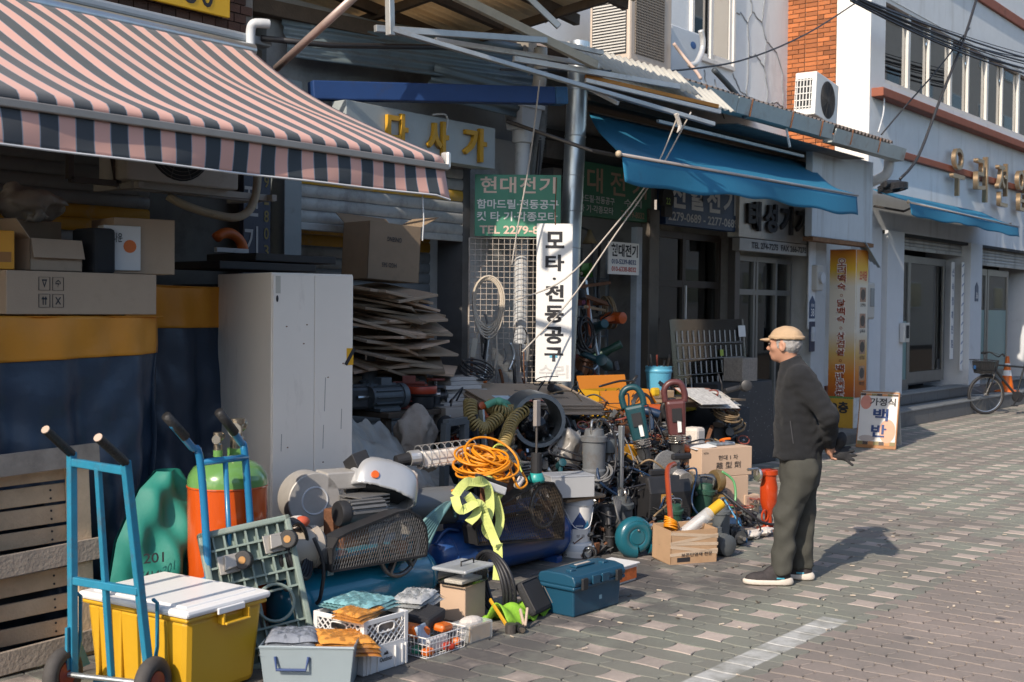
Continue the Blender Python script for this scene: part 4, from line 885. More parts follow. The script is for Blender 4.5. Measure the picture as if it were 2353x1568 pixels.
# ================================================================ goods under the striped awning
m_card = M('cardboard',(.36,.27,.19),.85,var=.08,vs=4,bump=.12,bs=160,dirt=.08,dc=(.22,.16,.11),rnd=.08)
m_cardd = M('old_cardboard',(.24,.175,.115),.9,var=.12,vs=5,bump=.15,bs=120,dirt=.15)
m_cardl = M('pale_cardboard',(.52,.37,.26),.85,var=.06,vs=5,bump=.1,bs=160,dirt=.05,dc=(.34,.25,.18))
m_tarpo = M('orange_tarp',(.58,.23,.018),.5,var=.10,vs=3,bump=.6,bs=11); m_tarpn = M('navy_tarp',(.026,.042,.070),.40,var=.18,vs=3,bump=.8,bs=10)
m_clear = M('clear_film',(.75,.77,.77),.12,var=.1,alpha=.30,spec=.8,bump=.9,bs=26); m_bub = M('dusty_film',(.34,.32,.29),.35,var=.3,vs=6,alpha=.78,bump=.6,bs=20,spec=.6)
def tarp(label,x0,x1,yf,yb,zt,band,mlow,mhi,side=.9,rs=1,bandr=None):
    t = thing('tarpaulin',label,'tarpaulin',((x0+x1)/2,yf,0)); bandr = band if bandr is None else bandr
    def f(u,v):                                  # u along x, v downwards from the top edge
        x = x0+(x1-x0)*u; z = zt*(1-v)+.0*v; k = .25+.75*v
        y = yf-.02-.05*v+k*(.05*math.sin(x*14+rs+1.5*math.sin(z*2.3))+.025*math.sin(x*31+z*3+rs)+.012*math.sin(x*9-z*23+3*math.sin(x*5))+.018*noise.noise(Vector((x*5,z*4,rs*3.1)))*2)
        if u > .93: y += (u-.93)*3.2*(.35+.4*v)
        x += .03*v*math.sin(z*5+rs)*(u > .5)
        return (x,y,z)
    def b(u): return (band+(bandr-band)*u)/zt
    wp(MB().grid(lambda u,v: f(u,v*b(u)),70,14).build('orange_band',mhi,t,smooth=True,thick=.003))
    wp(MB().grid(lambda u,v: (lambda q: (q[0],q[1]+.008,q[2]))(f(u,min(1,b(u)-.01+v*(1-b(u)+.01)))),90,60).build('navy_sheet',mlow,t,smooth=True,thick=.003))
    def top(u,v): x = x0+(x1-x0)*u; return (x,yf-.02+(yb-yf)*v+.02*math.sin(x*14+rs)*(1-v),zt+.012*math.sin(x*9)*math.sin(v*7)*(v > .05))
    wp(MB().grid(top,40,14).build('top_sheet',mhi,t,smooth=True,thick=.003))
    wp(MB().grid(lambda u,v: (x1+.01*math.sin(v*20)-.02,yf+.05+(yb-yf-.05)*u,zt*(1-v)-.006),12,30).build('side_sheet',mlow,t,smooth=True,thick=.003))
    return t
tarp('navy tarpaulin with wide orange hem draped behind the pallet',1.6,4.06,5.62,6.55,1.655,.27,m_tarpn,m_tarpo,bandr=.20)
tarp('second navy and orange tarpaulin beside the white cabinet',4.12,5.15,6.12,6.85,1.83,.25,m_tarpn,m_tarpo,rs=4)
def carton(name,label,loc,rz,d,mat=None,tape=True,open_=None,rx=0.,ry=0.,group=None):
    """closed or open box; origin at base centre"""
    t = thing(name,label,'box',loc,rz,group,rx,ry); x,y,z = d; mat = mat or m_card; w = .005
    if open_ is None:
        B('body',(0,0,z/2),d,mat,t,.004)
        if tape: B('tape',(0,0,z+.0006),(x*.98,.05,.0012),M('brown_tape',(.36,.24,.12),.25,var=.1),t,0)
        B('flap_seam',(0,0,z+.0003),(x*.99,.003,.001),m_cardd,t,0)
    else:
        mb = MB()
        for c,s in (((0,0,w/2),(x,y,w)),((-x/2+w/2,0,z/2),(w,y,z)),((x/2-w/2,0,z/2),(w,y,z)),((0,-y/2+w/2,z/2),(x,w,z)),((0,y/2-w/2,z/2),(x,w,z))): mb.box(c,s)
        mb.build('body',mat,t)
        for side,ang,ln in open_:
            m2 = MB()
            if side in '+-':
                sg = 1 if side == '+' else -1; m2.box((sg*ln/2,0,0),(ln,y*.98,w)).rot(rotm(0,-sg*ang,0)).move((sg*x/2,0,z))
            else:
                sg = 1 if side == 'b' else -1; m2.box((0,sg*ln/2,0),(x*.98,ln,w)).rot(rotm(sg*ang,0,0)).move((0,sg*y/2,z))
            m2.build('flap',mat,t)
    return t
b1 = carton('cardboard_box','long flat cardboard box with four handling symbols on the tarpaulin',(3.56,5.80,1.665),.0,(.86,.42,.215))
for i in range(2):
    for j in range(2):
        x,z = -.26+.075*i,.12-.085*j; q = MB()
        for a,b in (((x,z),(x+.06,z)),((x+.06,z),(x+.06,z+.065)),((x+.06,z+.065),(x,z+.065)),((x,z+.065),(x,z))): q.bar((a[0],-.212,a[1]),(b[0],-.212,b[1]),.001,.004,(0,1,0))
        q.build('symbol_frame',m_btext,b1); lettering(['▽','⇈','☂','✕'][i*2+j],b1,m_btext,(x+.015,-.2115,z+.012),.03,.042,bold=.04,lift=.001)
b2 = carton('cardboard_box','open cardboard box lying on its side holding wrapped goods',(4.02,5.85,1.885),-.25,(.34,.36,.30),open_=None)
b3 = carton('cardboard_box','small cardboard box with open rounded flaps on the long box',(3.44,5.80,1.885),.05,(.30,.26,.16),m_card,open_=(('f',-1.3,.10),('-',.9,.12)))
b4 = carton('cardboard_box','cardboard box standing behind the small open box',(3.46,6.05,1.885),.05,(.36,.22,.27),m_cardd)
b5 = carton('drink_carton','orange drink carton at the left edge under the awning',(3.13,5.78,1.885),-.3,(.22,.22,.19),M('orange_print',(.62,.28,.015),.45,var=.08,vs=9),tape=False)
MB().cyl((-.03,-.1105,.13),(-.03,-.113,.13),.035,n=20).build('round_badge',m_rtext,b5); MB().cyl((-.03,-.1135,.13),(-.03,-.1145,.13),.024,n=20).build('round_badge',m_ltext,b5); B('print_block',(.05,-.111,.06),(.09,.001,.05),M('brown_print',(.30,.13,.03),.5),b5,0); B('bottle_print',(-.085,-.1115,.08),(.03,.001,.09),M('dark_bottle',(.10,.05,.01),.4),b5,0)
bb5 = carton('printed_box','white printed box inside the side-lying cardboard box',(3.86,5.74,1.90),-.28,(.20,.10,.24),M('white_print',(.55,.55,.54),.5,var=.05),tape=False)
lettering('아나운',bb5,m_btext,(-.08,-.051,.15),.08,.05); MB().cyl((.04,-.051,.13),(.04,-.0525,.13),.035,n=16).build('fruit_print',m_orangep,bb5)
B('speaker_case',(3.73,5.78,2.0),(.13,.22,.24),m_dark,None,.02); tag(bpy.data.objects['speaker_case'],'black plastic case between the boxes on the tarpaulin','case')
def wad(name,label,cat,c,r,mat,seed=0,amp=.25,step=None):
    r = np.array(r,float)
    def f(p):
        q = (p-np.array(c))/r; k = np.linalg.norm(q,axis=-1); n = npnoise(q,3.1,seed)*amp+np.abs(npnoise(q,6.3,seed+2))*amp*.6
        return (k-1+n)*r.min()
    return tag(organic(name,f,np.array(c)-r*1.5,np.array(c)+r*1.5,step or float(r.min())/7,mat),label,cat)
wad('plastic_bag','crumpled clear plastic bag on top of the cardboard boxes','bag',(3.48,6.0,2.24),(.20,.12,.10),m_bub,3,.3)
cb2 = carton('cardboard_box','big dim cardboard box at the far left beneath the awning',(3.05,6.15,1.665),0,(.42,.4,.60),m_cardd)
rk = thing('black_equipment','black rack equipment stacked behind the white cabinet','equipment',(5.35,6.35,0))
B('lower_case',(-.05,0,1.0),(.95,.5,1.7),m_dark,rk,.01); B('tray',(-.15,-.02,1.97),(.80,.5,.05),m_black,rk,.006); B('tray',(.1,.0,2.03),(.7,.5,.05),m_black,rk,.006)
oh = thing('orange_helmet','orange arched case handle above the black equipment','tool case',(5.10,6.38,2.06)); MB().ring((0,0,.0),.13,.035,(0,1,0),16,8,-1.571,1.571).build('arch',m_orangep,oh,smooth=True); B('label_strip',(0,-.04,.015),(.26,.03,.03),m_pvc,oh)
# wooden pallet leaning on the tarpaulin
m_plank = M('pallet_wood',(.52,.37,.23),.85,var=.22,vs=7,bump=.35,bs=70,dirt=.2,dc=(.13,.085,.05),rnd=.22); m_plankd = M('weathered_wood',(.30,.25,.20),.9,var=.25,vs=8,bump=.4,bs=60,dirt=.3,dc=(.10,.085,.07))
pa = thing('wooden_pallet','rough wooden pallet standing on edge against the navy tarpaulin','pallet',(2.86,5.26,0),.0,rx=-.075)
rp2 = random.Random(9)
for i,z in enumerate((.05,.155,.27,.385,.50,.60,.70,.80,.90)): B('plank',(0,.11,z),(1.16,.022,.088+rp2.uniform(-.012,.004)),m_plank,pa,.003,rotm(0,rp2.uniform(-.012,.012),0))
for x in (-.52,.0,.52): B('stringer',(x,.055,.50),(.085,.085,1.0),m_plank,pa,.005)
for z,m_ in ((.965,m_plankd),(.50,m_plankd),(.06,m_plankd)): B('front_board',(0.01,.0,z),(1.20,.022,.105),m_,pa,.003,rotm(0,-.03,0))
nl = MB()
for z in (.155,.27,.385,.60,.70,.80):
    for x in (-.40,-.38,.40): nl.cyl((x,.098,z+.02),(x,.096,z+.02),.006,n=6).cyl((x,.098,z-.02),(x,.096,z-.02),.006,n=6)
tag(nl.build('nails',m_black,pa),kind='stuff')
# white cabinet
m_cab = M('white_cabinet',(.72,.66,.585),.45,var=.05,vs=2,dirt=.24,dc=(.38,.31,.26),ds=3.5,streak=.3)
cz = math.atan2(-.355,.935); ca = thing('steel_cabinet','tall white scuffed cabinet standing behind the gas cylinder','cabinet',(4.63,5.40,0),-.262)
B('body',(.265,.38,.955),(.53,.76,1.91),m_cab,ca,.006)
for a,w in ((.137,.264),(.398,.254)): B('door_panel',(a,-.006,.955),(w,.014,1.89),m_cab,ca,.004)
B('hazard_sticker',(.505,-.0145,1.42),(.045,.002,.10),M('hazard_yellow',(.60,.32,.01),.5),ca,0); B('hazard_stripe',(.505,-.0160,1.42),(.022,.001,.115),m_btext,ca,0,rotm(0,.55,0))
B('torn_label',(.035,-.0145,1.84),(.03,.001,.10),M('torn_paper',(.45,.42,.36),.8),ca,0); MB().sphere((.03,-.014,1.76),(.008,.004,.02)).build('lock_hole',m_btext,ca)
for x,z in ((.09,1.60),(.22,1.61),(.20,1.50),(.36,1.30),(.46,1.38),(.10,.9),(.33,.8)): MB().sphere((x,-.0135,z),(.006,.002,.004),8,5).build('rust_spot',m_rust,ca)
for x,z,l in ((.34,1.2,.2),(.33,.95,.14),(.45,1.05,.12),(.06,.93,.1),(.33,.55,.25)): B('scuff',(x,-.0135,z),(.004,.001,l),M('scuff_grey',(.30,.28,.26),.8),ca,0,rotm(0,.03,0))
# gas cylinder
gc = thing('gas_cylinder','orange gas cylinder with green domed shoulder and brass valves','gas cylinder',(3.97,4.96,0))
MB().lathe([(0.160,0),(0.196,.03),(0.200,.10),(0.200,.735)],n=40).build('body',M('orange_enamel',(.52,.075,.008),.22,var=.06,coat=.4,dirt=.05),gc,smooth=True,sharp=50)
MB().lathe([(.2012,.735),(.2012,.765),(.194,.79),(.172,.822),(.132,.846),(.08,.86),(.06,.862)],n=40).build('shoulder',M('green_enamel',(.12,.27,.075),.22,var=.06,coat=.4,dirt=.06),gc,smooth=True,sharp=60)
MB().ring((0,0,.737),.2012,.005,(0,0,1),40,6).build('weld_ring',MATS['orange_enamel'],gc)
MB().lathe([(.05,.845),(.05,.905),(.045,.907)],(.06,0,0),n=18).build('neck',MATS['green_enamel'],gc,smooth=True,sharp=50); MB().lathe([(.020,.835),(.020,.88),(.024,.88),(.024,.91)],(-.085,-.03,0),n=14).build('neck',MATS['green_enamel'],gc,smooth=True,sharp=50)
m_brz = M('nickel_brass',(.46,.40,.32),.25,.9,var=.1)
for bx_,s in ((.06,1.),(-.085,.62)):
    v = thing; q = MB().lathe([(.035*s,0),(.035*s,.05*s),(.026*s,.06*s),(.026*s,.11*s),(.038*s,.115*s),(.038*s,.14*s)],(bx_,0 if s == 1 else -.03,.905),n=16)
    q.lathe([(.024*s,0),(.024*s,.055*s),(.034*s,.06*s),(.034*s,.085*s)],(bx_,0 if s == 1 else -.03,0.905+.085*s),(-.75,-.66,.1),n=14).lathe([(.024*s,0),(.024*s,.045*s),(.032*s,.05*s),(.032*s,.075*s)],(bx_,0 if s == 1 else -.03,0.905+.095*s),(.8,.5,.15),n=14)
    q.build('valve',m_brz,gc,smooth=True,sharp=35)
gc.scale = (1,1,1.09)
# blue hand trucks
m_bluet = M('blue_chipped_paint',(.022,.20,.32),.45,var=.18,vs=14,dirt=.28,dc=(.10,.065,.05),ds=9); m_blueg = M('blue_gloss_paint',(.018,.165,.33),.25,var=.08,coat=.3)
m_grip = M('black_grip',(.015,.015,.016),.55,var=.2,vs=60,bump=.4,bs=90)
h1 = thing('hand_truck','worn blue hand truck with taped handles before the yellow tote','hand truck',(3.05,4.57,0))
pv = Vector((-.93,-.36,0)); LB,RB = Vector((2.98,4.75,0)),Vector((3.12,4.39,0))
def hp1(b,s,h): return b+pv*s+Vector((0,0,h))
sq = {}
for b,s1,s2 in ((LB,.03,.20),(RB,.20,.38)):
    wp(MB().bar(hp1(b,.02,.10),hp1(b,s1+.0,1.08),.034,.034).build('rail',m_bluet,h1,bevel=.004)); wp(MB().cyl(hp1(b,s1,1.07),hp1(b,s2,1.19),.019,n=12).build('grip',m_grip,h1,smooth=True,sharp=40)); wp(MB().cyl(hp1(b,s2,1.19),hp1(b,s2+.004,1.193),.0185,n=12).build('grip_tip',M('bare_tip',(.5,.38,.3),.5,.3),h1))
def mid(s,h): return (hp1(LB,s,h)+hp1(RB,s+.0,h))/2
wp(MB().bar(mid(.02,.12),mid(.115,1.03),.028,.024).build('centre_bar',m_bluet,h1,bevel=.004))
for h in (1.035,.52): wp(MB().bar(hp1(LB,.02+.01*(h/1.08),h),hp1(RB,.02+.18*(h/1.08),h),.026,.034).build('crossbar',m_bluet,h1,bevel=.004))
wp(MB().prism([(0,0),(.40,0),(.40,.02),(0,.02)],.24,hp1(LB,-.12,.02),(.36,-.93,0),(0,0,1)).build('toe_plate',m_bluet,h1))
wp(MB().prism([(0,0),(.16,0),(.05,.20),(0,.20)],.012,hp1(LB,.06,.12),(.93,.36,0),(0,0,1)).build('mudguard',m_bluet,h1))
for b in (LB,RB):
    wp(MB().tube([hp1(b,.0,.46),hp1(b,-.03,.44),hp1(b,-.03,.25),hp1(b,.0,.14)],.009,7).build('stair_skid',m_bluet,h1,smooth=True))
axd = Vector((.36,-.93,0)).normalized()
for c in (LB+pv*.05-axd*.03+Vector((0,0,.115)),RB+pv*.05+axd*.03+Vector((0,0,.115))):
    w_ = wp(MB().ring(c,.083,.034,axd,28,10).build('tyre',M('dusty_tyre',(.06,.055,.052),.8,var=.25,vs=20,dirt=.3,dc=(.16,.14,.12)),h1,smooth=True))
    wp(MB().lathe([(.02,-.03),(.055,-.025),(.062,0),(.055,.025),(.02,.03)],c,axd,n=18).build('rim',M('red_rim',(.22,.03,.02),.5,var=.2,dirt=.3),h1,smooth=True,sharp=50)); 
wp(MB().cyl(LB+pv*.05-axd*.06+Vector((0,0,.115)),RB+pv*.05+axd*.06+Vector((0,0,.115)),.012).build('axle',m_steel,h1))
h2 = thing('hand_truck','glossy blue hand truck with ribbed grips before the gas cylinder','hand truck',(3.80,4.72,0))
for xa,xb,xc in ((3.63,3.56,3.40),(3.90,3.85,3.70)):
    k = .04
    wp(MB().tube(spline([(xa+.05,4.72,.06),(xa+.03,4.72,.5),(xa,4.74,.98),(xb+.02,4.74,1.05),(xc+.04,4.70,1.17)],6),.019,10).build('rail',m_blueg,h2,smooth=True)); wp(MB().tube([(xb-.03,4.72,1.10),(xc+.0,4.69,1.21)],.023,12).build('grip',m_grip,h2,smooth=True))
for z in (.97,.40): wp(MB().tube([(3.64,4.735,z),(3.91,4.735,z)],.017,8).build('crossbar',m_blueg,h2,smooth=True))
wp(MB().tube([(3.775,4.735,.97),(3.80,4.72,.40),(3.81,4.72,.10)],.013,8).build('centre_bar',m_blueg,h2,smooth=True)); wp(MB().box((3.79,4.66,.02),(.34,.20,.012)).build('toe_plate',m_blueg,h2))
for x in (3.62,3.98): wp(MB().ring((x,4.80,.11),.078,.032,(1,0,0),20,8).build('tyre',MATS['dusty_tyre'],h2,smooth=True))
# green sack
m_sack = M('green_sack',(.012,.19,.145),.6,var=.12,vs=4,bump=.3,bs=14)
SL = [(0,3.44,.02),(.3,3.42,.30),(.6,3.47,.56),(.85,3.60,.80),(1,3.70,.88)]; SR = [(0,4.02,.02),(.3,4.05,.30),(.6,3.98,.58),(.85,3.90,.80),(1,3.84,.88)]
def lp(T,v):
    for (a,x0,z0),(b,x1,z1) in zip(T,T[1:]):
        if v <= b+1e-6: k = (v-a)/(b-a); return x0+(x1-x0)*k,z0+(z1-z0)*k
def sack(u,v):
    lx,lz = lp(SL,v); rx_,rz_ = lp(SR,v); w = 4*u*(1-u); x = lx+(rx_-lx)*u; z = lz+(rz_-lz)*u
    y = 5.18-.14*w*(1-.75*v*v)+.030*math.sin(x*22-z*7+1.5*math.sin(z*5))*w+.014*math.sin(x*47+z*13)*w
    return (x,y,z)
gsk = MB().grid(sack,46,46).grid(lambda u,v: (sack(1-u,v)[0],5.20+.05*4*u*(1-u),sack(1-u,v)[2]),20,20).build('green_sack',m_sack,smooth=True); tag(gsk,'green woven sack with black print between the hand trucks','sack')
for i,s in enumerate(('K','20kg','(414)','201')): lettering(s,gsk,m_btext,(3.50+.015*i,5.055+.008*i,.20+.085*i),.10,.05,(.94,-.34,0),lift=.026)
# yellow tote
yt = thing('storage_tote','yellow plastic tote with a clean white lid','storage box',(3.40,4.62,0),.10)
m_ytote = M('yellow_plastic',(.58,.33,.018),.42,var=.05,vs=3,dirt=.05,dc=(.40,.25,.05)); m_wlid = M('white_plastic',(.80,.79,.77),.4,var=.02)
MB().box((0,0,.19),(.46,.66,.37),taper=.90).build('body',m_ytote,yt,bevel=.03)
B('rim',(0,0,.372),(.485,.685,.022),m_ytote,yt,.01); B('lid',(0,0,.400),(.51,.71,.034),m_wlid,yt,.014); B('lid_panel',(0,0,.418),(.42,.60,.012),m_wlid,yt,.006)
for s in (-1,1): B('clip',(s*.0,-.358*1,.385) if s < 0 else (0,.358,.385),(.16,.012,.028),m_wlid,yt,.004)
B('handle',(.03,-.355,.325),(.15,.045,.012),m_ytote,yt,.005); B('handle',(.03,.355,.325),(.15,.045,.012),m_ytote,yt,.005)
for i in (-1,1): B('handle_side',(.03+i*.075,-.345,.345),(.012,.04,.05),m_ytote,yt,.003)
for y in (-.2,-.05,.1,.25): B('rib',(-.222,y,.19),(.016,.022,.33),m_ytote,yt,.004)
# grey platform dolly leaning, underside to the viewer
dl = thing('platform_dolly','grey-green plastic platform dolly propped up showing ribs and castors','dolly',(3.84,4.46,.015),-.50,rx=-.30,ry=-.16)
m_dol = M('greygreen_plastic',(.20,.255,.225),.7,var=.14,vs=12,dirt=.25,dc=(.34,.32,.27),ds=9)
pw,ph_ = .42,.66; fr_ = MB()
for c_,d_ in (((0,.03,.085),(pw,.012,.17)),((0,.03,.515),(pw,.012,.29)),((-.12,.03,.27),(.21,.012,.20)),((.19,.03,.27),(.07,.012,.20))): B('deck',c_,d_,m_dol,dl,0)
for a,b in (((-pw/2,0),(-pw/2,ph_)),((pw/2,0),(pw/2,ph_)),((-pw/2,0),(pw/2,0)),((-pw/2,ph_),(pw/2,ph_))): B('edge',((a[0]+b[0])/2,0,(a[1]+b[1])/2),(abs(b[0]-a[0])+.03,.06,abs(b[1]-a[1])+.03),m_dol,dl,.008)
for i in range(1,8):
    if i == 3: B('rib',(-.12,.004,ph_*i/8),(.20,.05,.010),m_dol,dl,0); continue
    B('rib',(0,.004,ph_*i/8),(pw-.03,.05,.010),m_dol,dl,0)
for i in range(1,8):
    if i in (5,6): B('rib',(-pw/2+pw*i/8,.006,.515),(.009,.045,.28),m_dol,dl,0); B('rib',(-pw/2+pw*i/8,.006,.09),(.009,.045,.16),m_dol,dl,0); continue
    B('rib',(-pw/2+pw*i/8,.006,ph_/2),(.009,.045,ph_-.03),m_dol,dl,0)
for x,z in ((-.11,.50),(.12,.55)):
    B('castor_plate',(x,-.032,z),(.10,.012,.09),M('dull_zinc_plate',(.34,.32,.29),.5,.6,var=.2,dirt=.2),dl,.004)
    MB().prism([(-.03,-.03),(.045,-.02),(.055,.02),(-.02,.04)],.05,(x,-.085,z),(1,0,0),(0,0,1)).build('castor_fork',MATS['dull_zinc_plate'],dl,bevel=.004)
    MB().cyl((x+.055,-.10,z-.0),(x+.075,-.065,z-.0),.045,n=20).build('castor_wheel',m_black,dl,bevel=.006); MB().cyl((x+.053,-.103,z),(x+.077,-.062,z),.018,n=14).build('wheel_hub',M('amber_hub',(.35,.17,.04),.5),dl)
MB().ring((.07,-.03,.27),.088,.008,(0,1,0),24,6).build('hole_rim',m_dol,dl)

# ================================================================ foreground goods along the pavement
m_film = glass('glossy_film',(.96,.97,.97),.10,.02)
fn_ = m_film.node_tree.nodes; bq = fn_.new('ShaderNodeBump'); nq = fn_.new('ShaderNodeTexNoise'); nq.inputs['Scale'].default_value = 38; [x.inputs[4].__setattr__('default_value',.45) for x in fn_ if x.type == 'MAP_RANGE']; bq.inputs['Strength'].default_value = .9; bq.inputs['Distance'].default_value = .02
m_film.node_tree.links.new(nq.outputs[0],bq.inputs['Height']); [m_film.node_tree.links.new(bq.outputs[0],x.inputs['Normal']) for x in fn_ if x.type in ('BSDF_GLOSSY','FRESNEL')]
m_glv = M('orange_glove_cloth',(.72,.30,.05),.8,var=.15,vs=14,bump=.3,bs=120); m_glt = M('teal_glove_cloth',(.20,.42,.45),.8,var=.15,vs=14,bump=.3,bs=120); m_glg = M('grey_glove_cloth',(.20,.22,.26),.8,var=.25,vs=14,bump=.4,bs=90)
m_glw = M('cotton_white',(.62,.56,.50),.9,var=.12,vs=20,bump=.4,bs=160)
def packet(label,loc,rz,w,l,h,mat,rx=0.,ry=0.,name='glove_packet',cat='packet',film=True,group=None):
    """soft goods folded flat inside a clear bag"""
    t = thing(name,label,cat,loc,rz,group,rx,ry); s = hash(label) % 97/10
    for k in range(3):
        def f(u,v): e = (1-(2*u-1)**8)*(1-(2*v-1)**8); return ((u-.5)*w*(1-.05*k),(v-.5)*l*(1-.06*k),h*(k/3)+h*.4*e*(.8+.2*math.sin(u*9+s+k)*math.cos(v*23+s))+.003*math.sin(v*70+u*9))
        o = MB().grid(f,20,22).build('cloth',mat,t,smooth=True); o.rotation_euler.z = .08*(k-1)*(1 if s > 5 else -1)
    if film:
        def g(u,v): e = (1-(2*u-1)**4)*(1-(2*v-1)**4); return ((u-.5)*w*1.12,(v-.5)*l*1.1,.002+(h+.010)*e*(.85+.2*math.sin(u*29+s)*math.sin(v*23+2*s))+.004*math.sin(u*61)*e)
        MB().grid(g,26,26).build('clear_wrap',m_film,t,smooth=True)
    return t
# grey tub
tb = thing('plastic_tub','translucent grey tub of bagged gloves beside the yellow tote','tub',(3.79,4.13,0),-.918)
m_tub = M('smoky_plastic',(.30,.36,.39),.35,var=.06,alpha=.86,spec=.5)
tw,td,th = .42,.27,.195; mb = MB()
for sx_,sy_ in ((0,-1),(0,1),(-1,0),(1,0)):
    if sx_ == 0: mb.add([(-tw*.45,sy_*td*.44,0),(tw*.45,sy_*td*.44,0),(tw/2,sy_*td/2,th),(-tw/2,sy_*td/2,th)],[(0,1,2,3)])
    else: mb.add([(sx_*tw*.45,-td*.44,0),(sx_*tw*.45,td*.44,0),(sx_*tw/2,td/2,th),(sx_*tw/2,-td/2,th)],[(0,1,2,3)])
mb.quad((-tw*.45,-td*.44,.002),(tw*.45,-td*.44,.002),(tw*.45,td*.44,.002),(-tw*.45,td*.44,.002)); mb.build('walls',m_tub,tb,thick=.004)
MB().tube([(-tw/2,-td/2,th),(tw/2,-td/2,th),(tw/2,td/2,th),(-tw/2,td/2,th)],.008,6,closed=True).build('rim',m_tub,tb)
MB().tube([(-.14,-td/2-.005,.155),(-.13,-td/2-.02,.10),(.0,-td/2-.02,.10),(.01,-td/2-.005,.155)],.007,6).build('handle',m_ntext,tb)
packet('grey bagged gloves with elastic straps filling the grey tub',(3.73,4.19,.15),-.9,.26,.22,.09,m_glg)
packet('orange rubber gloves in clear bag lying across the grey tub',(3.90,4.05,.165),-.5,.30,.20,.05,m_glv,rx=.1,ry=.12)
packet('second orange glove bag under the first in the grey tub',(3.93,4.03,.135),-.6,.28,.20,.045,m_glv,ry=.1)
# white crates
m_wcrate = M('white_crate_plastic',(.74,.73,.71),.4,var=.03,dirt=.08,dc=(.5,.47,.43))
wc = thing('plastic_crate','white solid-sided crate with printed mountain mark, bottom of the pair','crate',(4.142,4.17,0))
mb = MB(); W2,D2,H2 = .30,.34,.11
MB().box((0,0,.005),(W2-.01,D2-.01,.01)).build('floor',m_wcrate,wc)
for x in (-1,1): B('wall',(x*(W2/2-.004),0,H2/2+.003),(.008,D2,H2),m_wcrate,wc,.002)
for y in (-1,1): B('wall',(0,y*(D2/2-.004),H2/2+.003),(W2-.018,.008,H2),m_wcrate,wc,.002)
for x in (-.13,-.105,-.06,.06,.105,.13): B('rib',(x,-D2/2-.004,H2/2),(.006,.010,H2-.01),m_wcrate,wc,0)
lettering('Outdoor',wc,m_btext,(-.045,-D2/2-.0005,.045),.085,.022,bold=.02); MB().prism([(-.02,.074),(-.008,.088),(-.003,.082),(.005,.092),(.016,.074)],.001,(0,-D2/2-.0015,0)).build('mountain_mark',m_btext,wc)
wc2 = thing('plastic_crate','white lattice milk crate stacked on the solid white crate','crate',(4.142,4.17,.112))
H3 = .145
for x in (-1,1):
    for y in (-1,1): B('corner_post',(x*(W2/2-.012),y*(D2/2-.012),H3/2),(.026,.026,H3),m_wcrate,wc2,.003)
for z,h in ((.008,.016),(H3-.012,.024)):
    for y in (-1,1): B('rail',(0,y*(D2/2-.005),z),(W2-.05,.010,h),m_wcrate,wc2,.002)
    for x in (-1,1): B('rail',(x*(W2/2-.005),0,z),(.010,D2-.05,h),m_wcrate,wc2,.002)
def lattice(n,w,h,o,ex,skip):
    q = MB(); o,ex = Vector(o),Vector(ex)
    for k in range(-n,2*n):
        for sg in (1,-1):
            pts = []
            a0 = k*w/n; 
            for i in range(25):
                a = a0+sg*(i/24)*h*1.05 if sg > 0 else a0+w-(i/24)*h*1.05-w*.0; z = i/24*h
                ok = 0 <= a <= w and not skip(a,z)
                if ok: pts.append(o+ex*a+Vector((0,0,z)))
                if (not ok or i == 24) and len(pts) > 1: q.tube([pts[0],pts[-1]],.0035,4); pts = []
                elif not ok: pts = []
    return q
hole = lambda w: (lambda a,z: abs(a-w/2) < .055 and z > H3-.075)
lattice(7,W2-.05,H3-.03,(-W2/2+.025,-D2/2+.004,.012),(1,0,0),hole(W2-.05)).build('lattice_panel',m_wcrate,wc2)
lattice(8,D2-.05,H3-.03,(-W2/2+.004,D2/2-.025,.012),(0,-1,0),hole(D2-.05)).build('lattice_panel',m_wcrate,wc2)
for o,ex in (((0,-D2/2+.002,H3-.052),(1,0,0)),((-W2/2+.002,0,H3-.052),(0,1,0))):
    o,ex = Vector(o),Vector(ex); MB().tube([o+ex*(.055*math.copysign(abs(math.cos(t))**.5,math.cos(t)))+Vector((0,0,.022*math.copysign(abs(math.sin(t))**.6,math.sin(t)))) for t in [i*6.28319/20 for i in range(20)]],.004,5,closed=True).build('hand_hole_rim',m_wcrate,wc2)
for y in (-1,1): B('liner',(0,y*(D2/2-.03),H3*.4),(W2-.05,.003,H3*.7),M('crate_inside',(.22,.19,.17),.8,var=.6,vs=16),wc2,0)
packet('white and teal work gloves bagged on top of the lattice crate',(4.17,4.20,.27),.1,.28,.30,.04,m_glt)
packet('orange-palmed gloves in a clear bag hanging over the lattice crate edge',(4.06,4.10,.262),.25,.26,.16,.035,m_glv,rx=.08)
packet('white cotton gloves in film between crate and blue tank',(4.30,4.38,.20),.3,.20,.16,.06,m_glw)
# wire basket
wbk = thing('wire_basket','white wire basket of orange tool parts on the pavement','basket',(4.53,4.07,0))
q = MB(); bw,bd,bh = .30,.22,.105
for z,k in ((.004,.94),(bh*.35,.96),(bh*.68,.98),(bh,1.0)): q.tube([(-bw/2*k,-bd/2*k,z),(bw/2*k,-bd/2*k,z),(bw/2*k,bd/2*k,z),(-bw/2*k,bd/2*k,z)],.0035 if z == bh else .002,5,closed=True)
for i in range(13):
    x = -bw/2+bw*i/12; q.tube([(x,-bd/2,bh),(x*.94,-bd/2*.94,.004),(x*.94,bd/2*.94,.004),(x,bd/2,bh)],.0018,4)
for i in range(9): y = -bd/2+bd*i/8; q.tube([(-bw/2,y,bh),(-bw/2*.94,y*.94,.004),(bw/2*.94,y*.94,.004),(bw/2,y,bh)],.0018,4)
q.build('wires',M('white_wire',(.72,.71,.69),.4,.1),wbk)
